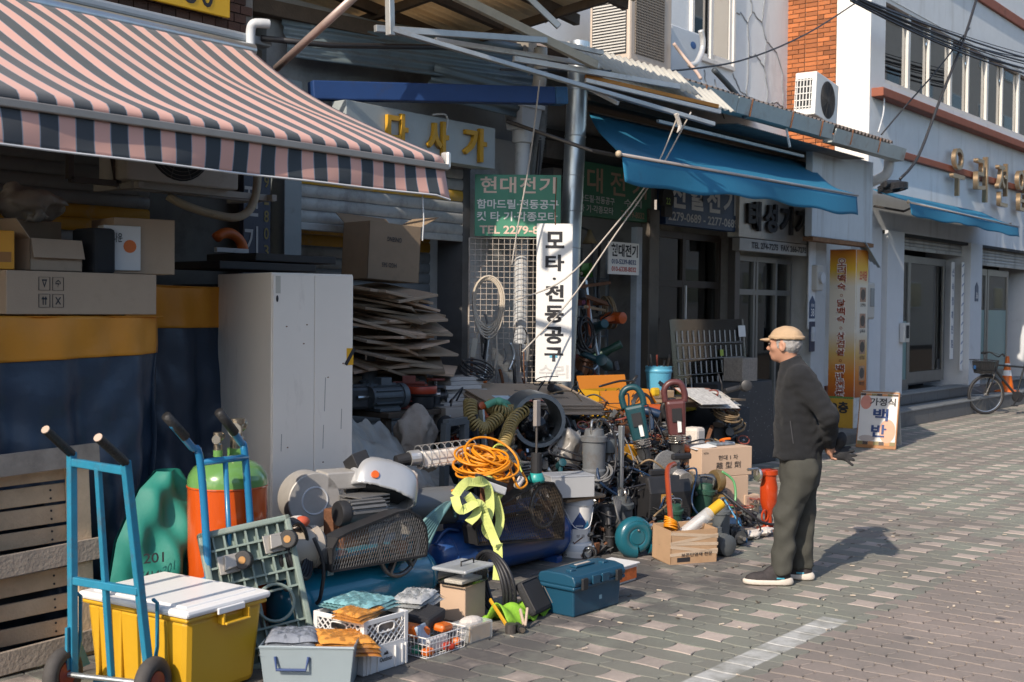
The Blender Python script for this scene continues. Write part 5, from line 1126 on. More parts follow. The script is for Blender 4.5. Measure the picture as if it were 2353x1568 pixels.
def item(name,label,cat,loc,d,mat,rz=0.,rx=0.,ry=0.,bevel=.006,txt=None,tm=None):
    o = B(name,(0,0,d[2]/2),d,mat,None,bevel); put(o,loc,rz,rx,ry); tag(o,label,cat)
    if txt: lettering(txt,o,tm or m_ltext,(-d[0]*.4,-d[1]/2,d[2]*.25),d[0]*.8,d[2]*.5)
    return o
m_bro = M('bright_orange_plastic',(.62,.13,.012),.4,var=.08,vs=8)
item('blister_pack','blue and white blister pack standing in the wire basket','packet',(4.46,4.03,.05),(.10,.02,.10),M('blue_white_print',(.35,.42,.50),.4,var=.5,vs=18),.3,-.4)
item('tape_measure_case','orange zip case with clip at the right of the basket','tool',(4.60,4.05,.085),(.11,.07,.04),m_bro,.2,.1,.1,.018)
item('orange_kit','orange bagged kit on the left of the wire basket','packet',(4.44,4.10,.075),(.14,.06,.07),m_bro,-.4,.2,.3,.02)
item('black_pouch','black tool pouch with orange label lying over the basket','pouch',(4.58,4.15,.11),(.20,.14,.07),M('black_fabric',(.022,.022,.025),.8,var=.2,bump=.4,bs=150),.25,.15,-.1,.02)
item('spare_box','pale grey carton low inside the wire basket','box',(4.52,4.02,.008),(.15,.04,.07),M('pale_print',(.5,.5,.5),.5),.05)
for i,(x,y,c) in enumerate(((4.43,3.995,m_bro),(4.42,4.06,M('green_plastic',(.03,.25,.15),.4)),(4.61,4.13,M('yellow_tool',(.6,.35,.02),.4)),(4.66,4.02,m_bro),(4.57,3.985,M('red_plastic',(.4,.04,.02),.4)))):
    item('small_part',('orange','green','yellow','amber','red')[i]+' small part at the bottom of the wire basket','tool part',(x,y,.008),(.06,.05,.035),c,i*.7,0,0,.012)
packet('white and blue bagged rags heaped behind the wire basket',(4.66,4.30,.17),.35,.34,.20,.06,M('rag_print',(.45,.46,.46),.8,var=.6,vs=9))
item('support_box','brown carton underneath the clear lidded container','box',(5.12,4.36,0),(.20,.17,.20),m_cardl,.1)
co = thing('food_container','clear plastic container with clip lid and dark handle','container',(5.10,4.34,.202),.1)
B('tub',(0,0,.04),(.25,.19,.08),g_clear,co,.02); B('lid',(0,0,.09),(.29,.23,.02),M('frosty_plastic',(.55,.58,.60),.25,alpha=.55),co,.012); MB().tube([(-.05,-.02,.10),(-.05,-.02,.125),(.07,-.02,.125),(.07,-.02,.10)],.005,6).build('handle',m_black,co); B('content',(0,0,.02),(.20,.12,.02),m_glw,co,.005)
sc = thing('small_container','low clear box with yellow printed insert right of the basket','container',(4.81,4.03,0)); B('box',(0,0,.05),(.19,.13,.10),M('clear_box',(.6,.62,.62),.15,alpha=.4),sc,.012); B('insert',(0,-.05,.05),(.16,.01,.08),M('yellow_print',(.50,.30,.10),.5,var=.6,vs=30),sc,0); MB().sphere((0,.01,.09),(.08,.05,.03)).build('white_rag',m_glw,sc)
# hoses, wrench, black bag and green vest before the toolbox
hs = thing('hose_coil','thick black hose coiled beside the clear container','hose',(5.30,4.28,0))
for i in range(4): MB().ring((0,0,.17),.15+.012*i,.011,(.8,-.5+.1*i,.15),28,7).build('loop',m_cable,hs,smooth=True)
vest = MB().grid(lambda u,v: (5.10+.42*u,4.02+.22*v-.02*math.sin(u*5),.012+.10*math.sin(math.pi*min(1,v*1.3))*(1-.6*u)+.015*math.sin(u*21+v*5)),34,20).build('safety_vest',M('lime_fabric',(.22,.45,.03),.75,var=.12,vs=10,bump=.4,bs=40),smooth=True,thick=.003); tag(vest,'crumpled lime green safety vest under the black bag','vest')
bg = thing('zip_bag','black quilted zip bag leaning on the blue toolbox','bag',(5.40,4.02,.03),.2,rx=-.55)
B('body',(0,0,.10),(.22,.055,.20),MATS['black_fabric'],bg,.022); MB().tube([(-.11,-.028,.02),(-.11,-.028,.19),(.11,-.028,.19),(.11,-.028,.02)],.004,5).build('zip',m_dkalu,bg)
wr = thing('hammer_wrench','yellow-handled wrench and sockets on the ground before the vest','wrench',(5.05,3.98,0),1.1)
MB().bar((0,0,.02),(.2,.02,.13),.012,.022).build('handle',M('yellow_tool2',(.60,.33,.02),.4),wr,bevel=.004); MB().cyl((-.03,0,.0),(-.03,0,.05),.03,n=14).build('socket',m_dkalu,wr); MB().cyl((-.06,-.05,.02),(.02,-.06,.02),.022,n=12).build('adapter',m_black,wr); MB().cyl((-.075,-.05,.02),(-.06,-.05,.02),.014,n=10).build('brass_tip',m_brz,wr)
MB().bar((.0,-.1,.02),(.06,-.14,.10),.014,.02).build('jaw',M('pale_grip',(.42,.32,.24),.6),wr,bevel=.004); MB().bar((.02,-.1,.02),(.09,-.11,.09),.014,.02).build('jaw',MATS['pale_grip'],wr,bevel=.004)
# blue toolbox
tx = thing('toolbox','large dark blue plastic toolbox with black latches','toolbox',(5.73,3.98,0),-.03)
m_tool = M('toolbox_blue',(.009,.060,.108),.42,var=.10,vs=4,dirt=.12,dc=(.10,.13,.15),ds=6)
MB().box((0,0,.08),(.46,.225,.16),taper=.95).build('body',m_tool,tx,bevel=.01); B('lip',(0,0,.165),(.50,.26,.022),m_tool,tx,.008)
MB().prism([(-.13,.176),(.13,.176),(.135,.20),(.12,.232),(.06,.245),(-.06,.245),(-.12,.232),(-.135,.20)],.49,(.245,0,0),(0,1,0),(0,0,1)).build('lid',m_tool,tx,bevel=.008)
for x in (-.16,.17): B('latch',(x,-.137,.185),(.05,.018,.065),m_black,tx,.004)
for x in (-.05,.04): B('clasp',(x,-.134,.195),(.07,.014,.05),m_tool,tx,.004)
MB().box((0,0,.252),(.18,.05,.012)).build('handle',m_tool,tx,bevel=.004); B('handle_slot',(0,0,.259),(.13,.022,.003),M('pale_tape',(.45,.4,.35),.6),tx,0)
for x in (-.16,.15): B('stud',(x,-.04,.247),(.05,.04,.02),m_tool,tx,.006)
B('sticker_residue',(.03,-.1095,.09),(.025,.001,.05),M('pale_blue_residue',(.22,.36,.42),.7),tx,0)
oc = thing('orange_container','white plastic tub with orange printed label behind the toolbox','container',(6.42,4.22,0)); MB().box((0,0,.055),(.26,.20,.11),taper=.92).build('tub',m_wcrate,oc,bevel=.008); B('label',(0,-.101,.055),(.22,.004,.07),M('orange_label',(.55,.13,.03),.5,var=.5,vs=24),oc,0); B('rim',(0,0,.112),(.28,.22,.012),m_wcrate,oc,.005)
# ================================================================ compressors
def compressor(label,x0,x1,y,r,mat,gy,poly,motor,wheel,deckz,mesh_mat,side):
    t = thing('air_compressor',label,'compressor',((x0+x1)/2,y,0)); zc = r+.02
    wp(MB().lathe([(.001,0),(r*.55,.012),(r*.85,.05),(r,.11),(r,(x1-x0)-.11),(r*.85,(x1-x0)-.05),(r*.55,(x1-x0)-.012),(.001,x1-x0)],(x0,y,zc),(1,0,0),n=36).build('tank',mat,t,smooth=True))
    for x in (x0+.11,x1-.11): wp(MB().ring((x,y,zc),r,.004,(1,0,0),36,5).build('weld_seam',mat,t,smooth=True))
    for x in (x0+.2,x1-.2): wp(MB().box((x,y,.02),(.06,r*1.7,.04)).build('foot',mat,t))
    for x in (x0+.30,x1-.34): wp(MB().box((x,y,2*r+.03),(.05,r*1.5,.06)).build('saddle',mat,t,bevel=.004))
    wp(MB().box(((x0+x1)/2+.0,y,deckz),((x1-x0)*.75,r*1.6,.014)).build('deck',mat,t)); wp(MB().tube(spline([(x0+.02,y-.04,zc+r*.6),(x0+.10,y-.06,2*r+.04),(x0+.22,y-.06,2*r+.02)],5),.011,7).build('handle',mat,t,smooth=True))
    # belt guard: bent frame, expanded mesh in front, flywheel inside
    n = len(poly); P3 = [Vector((a,gy,b)) for a,b in poly]; fr = MB(); dpt = .10
    for i in range(n):
        a,b = P3[i],P3[(i+1) % n]; fr.add([a,b,b+Vector((0,dpt,0)),a+Vector((0,dpt,0))],[(0,1,2,3)]); fr.bar(a,b,.012,.022,(0,1,0))
    wp(fr.build('guard_frame',m_gf,t,bevel=0)); 
    def inside(x,z):
        c = False
        for i in range(n):
            (xa,za),(xb,zb) = poly[i],poly[(i+1) % n]
            if (za > z) != (zb > z) and x < (xb-xa)*(z-za)/(zb-za)+xa: c = not c
        return c
    xs_ = [p[0] for p in poly]; zs_ = [p[1] for p in poly]; q = MB(); stp = .019
    for sg in (1,-1):
        k = min(xs_)-.6
        while k < max(xs_)+.6:
            pts = []; 
            for i in range(61):
                z = min(zs_)+(max(zs_)-min(zs_))*i/60; x = k+sg*.42*(z-min(zs_))
                if inside(x,z): pts.append((x,gy-.004,z))
                elif len(pts) > 1: q.tube([pts[0],pts[-1]],.0018,3); pts = []
                else: pts = []
            if len(pts) > 1: q.tube([pts[0],pts[-1]],.0018,3)
            k += stp
    wp(q.build('guard_mesh',mesh_mat,t))
    wx,wz,wr_ = wheel; w = MB().ring((wx,gy+.05,wz),wr_,.014,(0,1,0),36,6)
    wp(w.build('flywheel_rim',M('worn_iron',(.20,.20,.20),.4,.7,var=.15),t,smooth=True)); sp = MB()
    for i in range(5): a = .4+i*1.2566; sp.bar((wx,gy+.05,wz),(wx+wr_*math.cos(a),gy+.05,wz+wr_*math.sin(a)),.014,.035,(0,1,0))
    wp(sp.build('flywheel_spokes',MATS['worn_iron'],t)); wp(MB().cyl((wx,gy+.02,wz),(wx,gy+.09,wz),.04,n=16).build('flywheel_hub',m_rust,t)); mx0,mz,mr_ = motor
    wp(MB().cyl((mx0+.10,gy+.03,mz),(mx0+.10,gy+.07,mz),.045,n=18).build('motor_pulley',MATS['worn_iron'],t)); wp(MB().box((wx-.16,y+.08,mz+.02),(.20,.16,.30)).build('cylinder_block',m_rust,t,bevel=.01)); fn = MB()
    for i in range(9): fn.box((wx+.0,y+.10,mz+.06+i*.02),(.22,.18,.007))
    wp(fn.build('cooling_fins',M('cast_grey',(.16,.16,.16),.6,.4,var=.25,vs=20),t))
    return t
m_gf = M('black_guard',(.03,.03,.032),.5,.3,var=.3,vs=12,dirt=.25,dc=(.10,.09,.08)); m_gm = M('mesh_grey',(.16,.15,.14),.5,.6,var=.3,vs=20); m_gm2 = M('mesh_bronze',(.10,.075,.05),.6,.5,var=.3,vs=20)
m_tk1 = M('teal_tank',(.014,.19,.29),.24,var=.06,vs=3,coat=.5,dirt=.06,dc=(.05,.10,.13)); m_tk2 = M('royal_blue_tank',(.014,.06,.21),.3,var=.12,vs=3,coat=.3,dirt=.12,dc=(.02,.04,.08))
PG1 = [(a,b) for a,_,b in ((4.302,4.550,0.365),(4.307,4.550,0.479),(4.346,4.550,0.529),(4.438,4.550,0.552),(4.787,4.550,0.606),(4.873,4.550,0.607),(4.961,4.550,0.560),(5.012,4.550,0.497),(5.027,4.550,0.415),(5.017,4.550,0.336))]
c1 = compressor('air compressor with teal tank, beige motor and black mesh belt guard',4.10,5.28,4.77,.155,m_tk1,4.55,PG1,(4.22,.44,.1),(4.86,.40,.155),.40,m_gm,0)
m_bmot = M('beige_motor',(.42,.36,.29),.4,var=.06,vs=4,dirt=.1)
wp(MB().lathe([(.001,0),(.07,.005),(.10,.025),(.105,.05),(.105,.33),(.11,.33),(.11,.37),(.09,.39)],(3.98,4.80,.47),(.96,-.28,0),n=30).build('motor',m_bmot,c1,smooth=True,sharp=35)); wp(MB().box((4.13,4.77,.36),(.22,.12,.03)).build('motor_base',m_bmot,c1)); wp(MB().box((4.12,4.71,.565),(.08,.004,.045),rotm(-.6,0,-.28)).build('motor_label',M('blue_label',(.30,.38,.45),.4,var=.3,vs=40),c1))
cl1 = thing('cable_coil','black power cable coiled against the beige motor','cable',(4.10,4.60,.40),.0)
for i in range(4): MB().ring((.01*i,0,.10),.135+.006*i,.010,(.35+.08*i,-1,.12*i),30,7).build('loop',m_cable,cl1,smooth=True)
MB().tube(spline([(.13,0,.14),(.17,-.03,.0),(.16,-.02,-.16),(.15,0,-.2)],5),.010,7).build('tail',m_cable,cl1,smooth=True); MB().cyl((-.02,-.03,.0),(-.10,-.05,-.08),.018,.012,n=10).build('plug',m_cable,cl1)
PG2 = [(a,b) for a,_,b in ((5.672,4.720,0.278),(5.646,4.720,0.388),(5.736,4.720,0.456),(6.140,4.720,0.555),(6.301,4.720,0.597),(6.444,4.720,0.573),(6.533,4.720,0.476),(6.565,4.720,0.356),(6.564,4.720,0.188))]
c2 = compressor('air compressor with royal blue tank and bronze mesh belt guard',5.48,6.86,4.95,.16,m_tk2,4.72,PG2,(5.75,.46,.1),(6.42,.42,.14),.41,m_gm2,0)
wp(MB().lathe([(.001,0),(.08,.01),(.115,.03),(.115,.34),(.09,.36)],(5.38,5.08,.50),(.9,-.44,0),n=28).build('motor',M('grey_motor',(.13,.14,.15),.4,.2,var=.1),c2,smooth=True,sharp=35))
# things lying on compressor 1
gl = wad('work_glove','white cotton glove with blue cuff and red palm on the beige motor','glove',(4.16,4.73,.61),(.11,.06,.03),m_glw,5,.35); MB().ring((4.07,4.72,.605),.032,.006,(1,.2,.2),18,5).build('cuff',M('cyan_trim',(.05,.3,.45),.7),gl); MB().sphere((4.24,4.70,.61),(.045,.035,.03)).build('palm_coating',M('red_rubber',(.50,.09,.04),.6,var=.2),gl,smooth=True)
bh_ = thing('blower_housing','pale snail-shaped fan housing with round inlet behind compressor','fan housing',(4.62,5.02,.50),-.35)
MB().lathe([(.075,-.005),(.15,-.005),(.155,.0),(.155,.16),(.15,.165),(.05,.165)],(0,0,.14),(0,1,0),n=36).build('drum',M('dusty_alloy',(.42,.40,.37),.55,.3,var=.15,vs=10,dirt=.15),bh_,smooth=True,sharp=35); MB().ring((0,-.005,.14),.075,.006,(0,1,0),28,5).build('inlet_rim',m_pvc,bh_); MB().cyl((0,.04,.14),(0,.05,.14),.075,n=24).build('inlet_dark',m_dark,bh_)
for i in range(6): B('vane',(0,.03,.085+i*.022),(.14,.01,.006),M('brass_vane',(.25,.17,.08),.5,.4),bh_,0)
B('duct',(.28,.08,.24),(.42,.17,.10),MATS['dusty_alloy'],bh_,.01)
fm = thing('finned_motor','small finned electric motor with black cap on the compressor','motor',(4.72,4.74,.52),-.25)
MB().lathe([(.065,0),(.07,.01),(.07,.05),(.06,.06)],(-.16,0,.08),(1,0,0),n=22).build('end_cap',m_black,fm,smooth=True,sharp=40); MB().cyl((-.10,0,.08),(.12,0,.08),.055,n=18).build('core',MATS['cast_grey'],fm)
for i in range(9): a = -.3+i*.42; B('fin',(.01,.062*math.cos(a),.08+.062*math.sin(a)),(.21,.012,.012),MATS['cast_grey'],fm,0,rotm(a,0,0))
wh = thing('welding_mask','silver welding mask lying face up above the belt guard','welding mask',(5.02,4.90,.66),-.5,rx=-.45,ry=.30)
def maskf(p):
    x,y,z = p[...,0],p[...,1],p[...,2]; k = (np.abs(x/.20)**3+np.abs(y/.135)**3+np.abs((z-.0)/.17)**3)**(1/3); sh = np.abs(k-1)*.14-.007; return np.maximum(sh,-(z+.03+.12*x*(x > .05)))
organic('shell',maskf,(-.23,-.17,-.06),(.23,.17,.21),.010,M('silver_plastic',(.46,.47,.48),.3,.35,var=.05),wh); MB().cyl((-.10,-.15,.03),(-.10,-.13,.03),.022,n=14).build('orange_knob',M('orange_knob',(.7,.12,.01),.4),wh); B('mask_liner',(.02,0,-.005),(.26,.18,.03),m_dark,wh,.01)
B('visor_frame',(-.17,-.02,.12),(.10,.14,.10),m_black,wh,.006,rotm(0,-.6,0))
# things heaped on compressor 2
oc_ = thing('cable_coil','bright orange extension cable heaped on the bronze-guarded compressor','cable',(5.92,4.86,.66)); ro = random.Random(4)
m_oc = M('orange_cable',(.66,.24,.008),.45,var=.06)
for i in range(20):
    ax = Vector((ro.gauss(-.1,.25),ro.gauss(-.38,.22),1)); MB().ring((ro.gauss(0,.03),ro.gauss(0,.025),.012+.0065*i),ro.uniform(.10,.185),.0078,ax,30,6).build('loop',m_oc,oc_,smooth=True)
MB().tube(spline([(-.12,-.1,.05),(-.26,-.06,-.02),(-.33,.0,-.06)],6),.0078,6).build('lead',m_oc,oc_,smooth=True); MB().tube(spline([(.08,-.12,.09),(.03,-.19,.02),(.05,-.23,-.06),(.14,-.22,-.04),(.17,-.16,.02)],6),.0078,6).build('lead',m_oc,oc_,smooth=True); MB().cyl((.05,-.21,-.05),(.11,-.20,-.01),.022,n=12).build('white_plug',m_glw,oc_)
st_ = thing('ratchet_straps','pale lime webbing straps hanging down over the blue tank','straps',(5.62,4.74,.30)); m_str = M('lime_webbing',(.60,.66,.20),.75,var=.08,vs=30,bump=.3,bs=220)
def ribbon(pts,w,side=None):
    P_ = spline(pts,7); q = MB(); vs = []
    for i,p in enumerate(P_):
        d = P_[min(i+1,len(P_)-1)]-P_[max(i-1,0)]; s = d.cross(Vector((.72,.62,-.3+.5*math.sin(i*.35)))).normalized(); vs += [p-s*w/2,p+s*w/2]
    return q.add(vs,[(2*i,2*i+1,2*i+3,2*i+2) for i in range(len(P_)-1)])
for pts,sd in (([(-.10,-.04,.35),(.0,-.08,.38),(.09,-.07,.33),(.10,-.08,.20),(.05,-.09,.08),(.13,-.09,.02),(.20,-.08,.12),(.16,-.07,.26)],(.8,.2,.5)),([(-.16,-.02,.30),(-.10,-.06,.38),(.02,-.07,.36),(.12,-.05,.37)],(.2,-.4,.9)),([(-.16,-.02,.30),(-.15,-.06,.22),(-.02,-.09,.25),(.04,-.09,.16)],(.5,-.2,.8)),([(.02,-.10,.18),(.06,-.15,.02),(.03,-.20,-.02),(.02,-.21,-.12),(.00,-.22,-.20)],(1,0,0)),([(.12,-.05,.37),(.20,-.02,.34),(.16,-.06,.27),(.24,-.05,.24)],(.4,-.3,.8)),([(-.08,-.05,.30),(-.02,-.08,.20),(-.10,-.08,.14)],(.9,0,.3))):
    ribbon(pts,.054,sd).build('strap',m_str,st_,thick=.003)
for z in (.0,-.08): B('buckle',(.03,-.205,z),(.07,.012,.02),m_str,st_,.003)
B('white_bar',(.13,-.06,.33),(.24,.035,.05),M('white_bar',(.74,.73,.70),.4),st_,.008,rotm(0,.35,-.2)); B('bar_top',(.14,-.055,.365),(.24,.045,.022),m_gf,st_,.006,rotm(0,.35,-.2))
hg = thing('hose_bundle','bundle of grey-teal hoses draped beside the lime straps','hose',(5.40,4.82,.35)); m_th = M('teal_hose',(.12,.24,.25),.5,var=.08)
for i in range(7): MB().tube(spline([(-.10-.02*i,-.02+.02*i,-.06),(-.04-.01*i,-.06,.10+.01*i),(.06+.02*i,-.05+.015*i,.18),(.16,-.02,.22-.02*i)],6),.011,7).build('hose',m_th,hg,smooth=True)
lm = thing('inspection_lamp','caged inspection lamp lying behind the orange cable','lamp',(5.75,5.15,.70),-.35,ry=-.06); cg = MB()
for i in range(8): cg.ring((-.1+.055*i,0,.08),.075,.0032,(1,0,0),20,4)
for i in range(5): a = i*1.2566; cg.tube([(-.1,.075*math.cos(a),.08+.075*math.sin(a)),(.29,.075*math.cos(a),.08+.075*math.sin(a))],.0032,4)
cg.build('cage',M('zinc_wire',(.55,.54,.52),.35,.7),lm); MB().cyl((-.1,0,.08),(-.17,0,.08),.05,n=16).build('collar',m_alu,lm); MB().cyl((-.17,0,.08),(-.26,0,.075),.042,.036,n=16).build('grip',m_black,lm)
B('white_box',(.1,.02,.06),(.34,.08,.10),M('white_foam',(.7,.66,.6),.8,var=.05),lm,.01)
td_ = item('drill_body','white hand tool body with vents lying on its side','tool',(5.36,5.12,.66),(.26,.09,.10),M('cream_plastic',(.62,.54,.45),.4,dirt=.1),-.6,.1,.35,.035)
lens = thing('spot_lamp','big round black-faced lamp between mask and orange cable','lamp',(5.18,5.02,.66),-.1); MB().lathe([(.04,-.12),(.09,-.05),(.10,0),(.10,.01)],(0,0,.06),(-.55,-.82,.1),n=26).build('bowl',M('cream_enamel',(.5,.46,.42),.4,.3),lens,smooth=True,sharp=40); MB().lathe([(.092,.006),(.06,.02),(.001,.026)],(0,0,.06),(-.55,-.82,.1),n=26).build('lens',M('black_glass',(.012,.02,.035),.12),lens,smooth=True)
sdr = thing('soldering_iron','upright black rod tool standing on a teal rubber foot','tool',(6.316,4.760,0.588)); MB().lathe([(.055,0),(.06,.02),(.045,.05),(.04,.06)],n=16).build('foot',M('teal_rubber',(.02,.28,.26),.4),sdr,smooth=True); MB().cyl((0,0,.05),(0,0,.19),.036,n=14).build('handle',m_black,sdr); MB().cyl((0,0,.19),(0,0,.37),.008,n=8).build('rod',m_dkalu,sdr); B('blade_block',(0,0,.45),(.045,.03,.17),M('grey_block',(.30,.27,.25),.5,.3,var=.2),sdr,.004)
cbag = thing('clear_bag','clear zip pouch with yellow piping behind the orange cable','pouch',(6.22,4.96,.62),-.4); MB().grid(lambda u,v: ((u-.5)*.26,-.05+.10*math.sin(math.pi*v),.20*math.sin(math.pi*(.1+.8*u))*v**.6),16,12).build('film',M('smoky_film',(.5,.53,.55),.12,alpha=.4,spec=.8,bump=.5,bs=25),cbag,smooth=True); MB().tube(spline([(-.10,-.05,0),(-.09,.02,.12),(-.02,.05,.20),(.08,.03,.16),(.12,-.05,.01)],5),.006,5).build('piping',M('lime_piping',(.5,.55,.1),.6),cbag); wad('parts',None,None,(0,.0,.05),(.10,.05,.05),m_dark,2).parent = cbag
# bucket stack, silver box
bk0 = thing('paint_pail','grey-rimmed white pail base under the printed paint bucket','bucket',(6.93,4.86,0)); MB().lathe([(.10,0),(.103,.03),(.108,.03),(.108,.09),(.10,.10)],n=30).build('pail',M('white_pail',(.68,.67,.65),.45,dirt=.1),bk0,smooth=True,sharp=40); MB().lathe([(.110,.045),(.110,.085),(.09,.105)],n=30,cap=False).build('grey_band',m_pvc,bk0,smooth=True)
bk = thing('paint_pail','white paint bucket with blue mountain logo and grey lid','bucket',(6.93,4.86,.10)); MB().lathe([(.088,0),(.106,.27),(.112,.27),(.112,.285)],n=34).build('body',MATS['white_pail'],bk,smooth=True,sharp=40); MB().lathe([(.114,.262),(.114,.30),(.105,.305),(.001,.300)],n=34).build('lid',m_pvc,bk,smooth=True,sharp=40)
def onpail(pts,mat,name,off=.0015):
    q = MB(); vs = []
    for a,z in pts: r_ = .088+(.106-.088)*z/.27+off; th_ = -2.37+a/r_; vs.append((r_*math.cos(th_),r_*math.sin(th_),z))
    q.add(vs,[tuple(range(len(vs)))]).build(name,mat,bk)
for k in range(8):
    x0,x1 = -.075+.15*k/8,-.075+.15*(k+1)/8; onpail([(x0,.10),(x1,.10),(x1,.10+max(0,.12-abs(x1)*1.6)),(x0,.10+max(0,.12-abs(x0)*1.6))],m_ntext,'mountain_logo')
for k in range(4):
    x0,x1 = .035+.05*k/4,.035+.05*(k+1)/4; onpail([(x0,.10),(x1,.10),(x1,.10+max(0,.06-abs(x1-.06)*2)),(x0,.10+max(0,.06-abs(x0-.06)*2))],M('sky_blue_print',(.08,.35,.55),.5),'mountain_logo',.0025)
a_ = -2.37; lettering('쌍 곰',bk,m_btext,(.099*math.cos(a_)-.02,.099*math.sin(a_)-.006+.02,.045),.06,.02,(-math.sin(a_),math.cos(a_),0),lift=.004); lettering('SANGKOM',bk,m_ltext,(.104*math.cos(a_)-.022,.104*math.sin(a_)+.018,.12),.05,.012,(-math.sin(a_),math.cos(a_),0),lift=.006)
MB().tube(spline([(.11*math.cos(a_-1.2),.11*math.sin(a_-1.2),.24),(.125*math.cos(a_-.3),.125*math.sin(a_-.3),.12),(.13*math.cos(a_+.5),.13*math.sin(a_+.5),.12),(.11*math.cos(a_+1.5),.11*math.sin(a_+1.5),.24)],6),.003,5).build('bail_handle',m_wcrate,bk)
sv = thing('silver_box','silver cardboard box balanced on the paint bucket','box',(6.80,4.86,.435),-.55); B('body',(0,0,.07),(.32,.22,.14),M('silver_card',(.48,.49,.50),.4,.25,var=.03),sv,.004); B('lid',(0,0,.145),(.325,.225,.012),M('silver_lid',(.40,.42,.45),.4,.25),sv,.003); lettering('PRODUCTION',sv,m_btext,(-.08,-.02,.151),.16,.02,(1,0,0),(0,1,0),lift=.001)
item('flat_carton','flattened brown carton piece between bucket lid and silver box','cardboard',(6.93,4.88,.408),(.34,.26,.022),m_cardd,-.3,.05,-.04)

# ================================================================ heap of second-hand tools
m_iron = M('cast_iron',(.075,.078,.082),.5,.5,var=.3,vs=14,dirt=.3,dc=(.10,.075,.055),ds=8,rnd=.25); m_gpaint = M('grey_machine_paint',(.10,.112,.12),.45,.1,var=.15,vs=8,dirt=.3,ds=6,rnd=.2)
m_blk = M('black_tool_plastic',(.022,.022,.024),.45,var=.2,vs=12,dirt=.2,dc=(.08,.07,.06),ds=8); m_teal = M('makers_teal',(.010,.055,.068),.4,var=.1,vs=8,dirt=.22,dc=(.08,.075,.07),ds=7)
m_maroon = M('maroon_plastic',(.10,.035,.035),.4,var=.1,vs=8,dirt=.2,ds=7); m_otool = M('orange_tool',(.42,.08,.014),.4,var=.1,dirt=.15,ds=7); m_gtool = M('dark_green_tool',(.025,.075,.05),.45,var=.1,dirt=.25,ds=7)
m_redp = M('red_primer',(.20,.045,.03),.5,var=.12,vs=6,dirt=.2); m_chrome = M('worn_chrome',(.55,.53,.50),.25,.9,var=.15,vs=14,dirt=.15); m_blut = M('blue_tool',(.012,.032,.075),.4,var=.1,dirt=.2,ds=7); m_brass = m_brass if 'm_brass' in globals() else m_brz
m_copper = M('oiled_copper',(.22,.10,.05),.4,.6,var=.25,vs=12,dirt=.25)
rack = thing('steel_rack','low stepped slotted-angle rack buried under the heap of tools','rack',(8.0,5.5,0)); m_ang = M('slotted_angle',(.20,.19,.175),.6,.4,var=.2,dirt=.35,dc=(.14,.08,.05),ds=6)
TIERS = [(4.92,5.28,.30),(5.28,5.66,.50),(5.66,6.35,.70)]
for i,(y0,y1,z) in enumerate(TIERS):
    wp(MB().box((8.05,(y0+y1)/2,z-.012),(2.5,y1-y0-.004,.02)).build('shelf',m_dark if i else m_ang,rack))
    for x in (6.82,7.62,8.45,9.28):
        wp(MB().box((x,y0+.02,(z-.024)/2),(.035,.035,z-.024)).build('leg',m_ang,rack)); wp(MB().box((x,y1-.03,(z-.024)/2),(.035,.035,z-.024)).build('leg',m_ang,rack))
    wp(MB().box((8.05,y0+.003,z-.03),(2.5,.006,.05)).build('edge_angle',m_ang,rack))
# ---- tool builders: origin at the base, about upright
def tool_motor(t,s,c):
    MB().cyl((-.11*s,0,.075*s),(.10*s,0,.075*s),.058*s,n=16).build('core',c,t,smooth=True,sharp=40); fn = MB()
    for i in range(12): a = i*.5236; fn.box((0,.063*s*math.cos(a),.075*s+.063*s*math.sin(a)),(.17*s,.014*s,.004*s),rotm(a,0,0))
    fn.build('cooling_fins',c,t); MB().lathe([(.03*s,-.15*s),(.066*s,-.135*s),(.068*s,-.10*s)],(0,0,.075*s),(1,0,0),n=16).build('fan_cover',c,t,smooth=True,sharp=40); MB().cyl((.10*s,0,.075*s),(.17*s,0,.075*s),.012*s,n=8).build('shaft',m_chrome,t)
    B('terminal_box',(0,0,.155*s),(.07*s,.06*s,.04*s),c,t,.004); B('foot',(0,0,.008*s),(.14*s,.13*s,.016*s),c,t,.003)
def tool_pump(t,s,c):
    MB().lathe([(.07*s,0),(.075*s,.03*s),(.06*s,.035*s),(.062*s,.08*s),(.055*s,.09*s),(.058*s,.22*s),(.066*s,.222*s),(.066*s,.245*s),(.05*s,.25*s),(.045*s,.28*s),(.02*s,.285*s)],n=20).build('body',c,t,smooth=True,sharp=32)
    MB().tube(spline([(.05*s,0,.05*s),(.10*s,0,.07*s),(.105*s,0,.15*s)],5),.02*s,10).build('outlet',c,t,smooth=True); MB().ring((.105*s,0,.15*s),.022*s,.006*s,(0,0,1),14,5).build('flange',c,t)
    MB().tube(spline([(-.045*s,0,.26*s),(-.04*s,0,.32*s),(.04*s,0,.32*s),(.045*s,0,.26*s)],5),.006*s,6).build('handle',m_chrome,t); MB().tube(spline([(0,0,.28*s),(.0,-.03*s,.33*s),(.05*s,-.09*s,.25*s),(.03*s,-.10*s,.10*s),(-.04*s,-.09*s,.02*s)],6),.006*s,6).build('power_lead',m_cable,t,smooth=True)
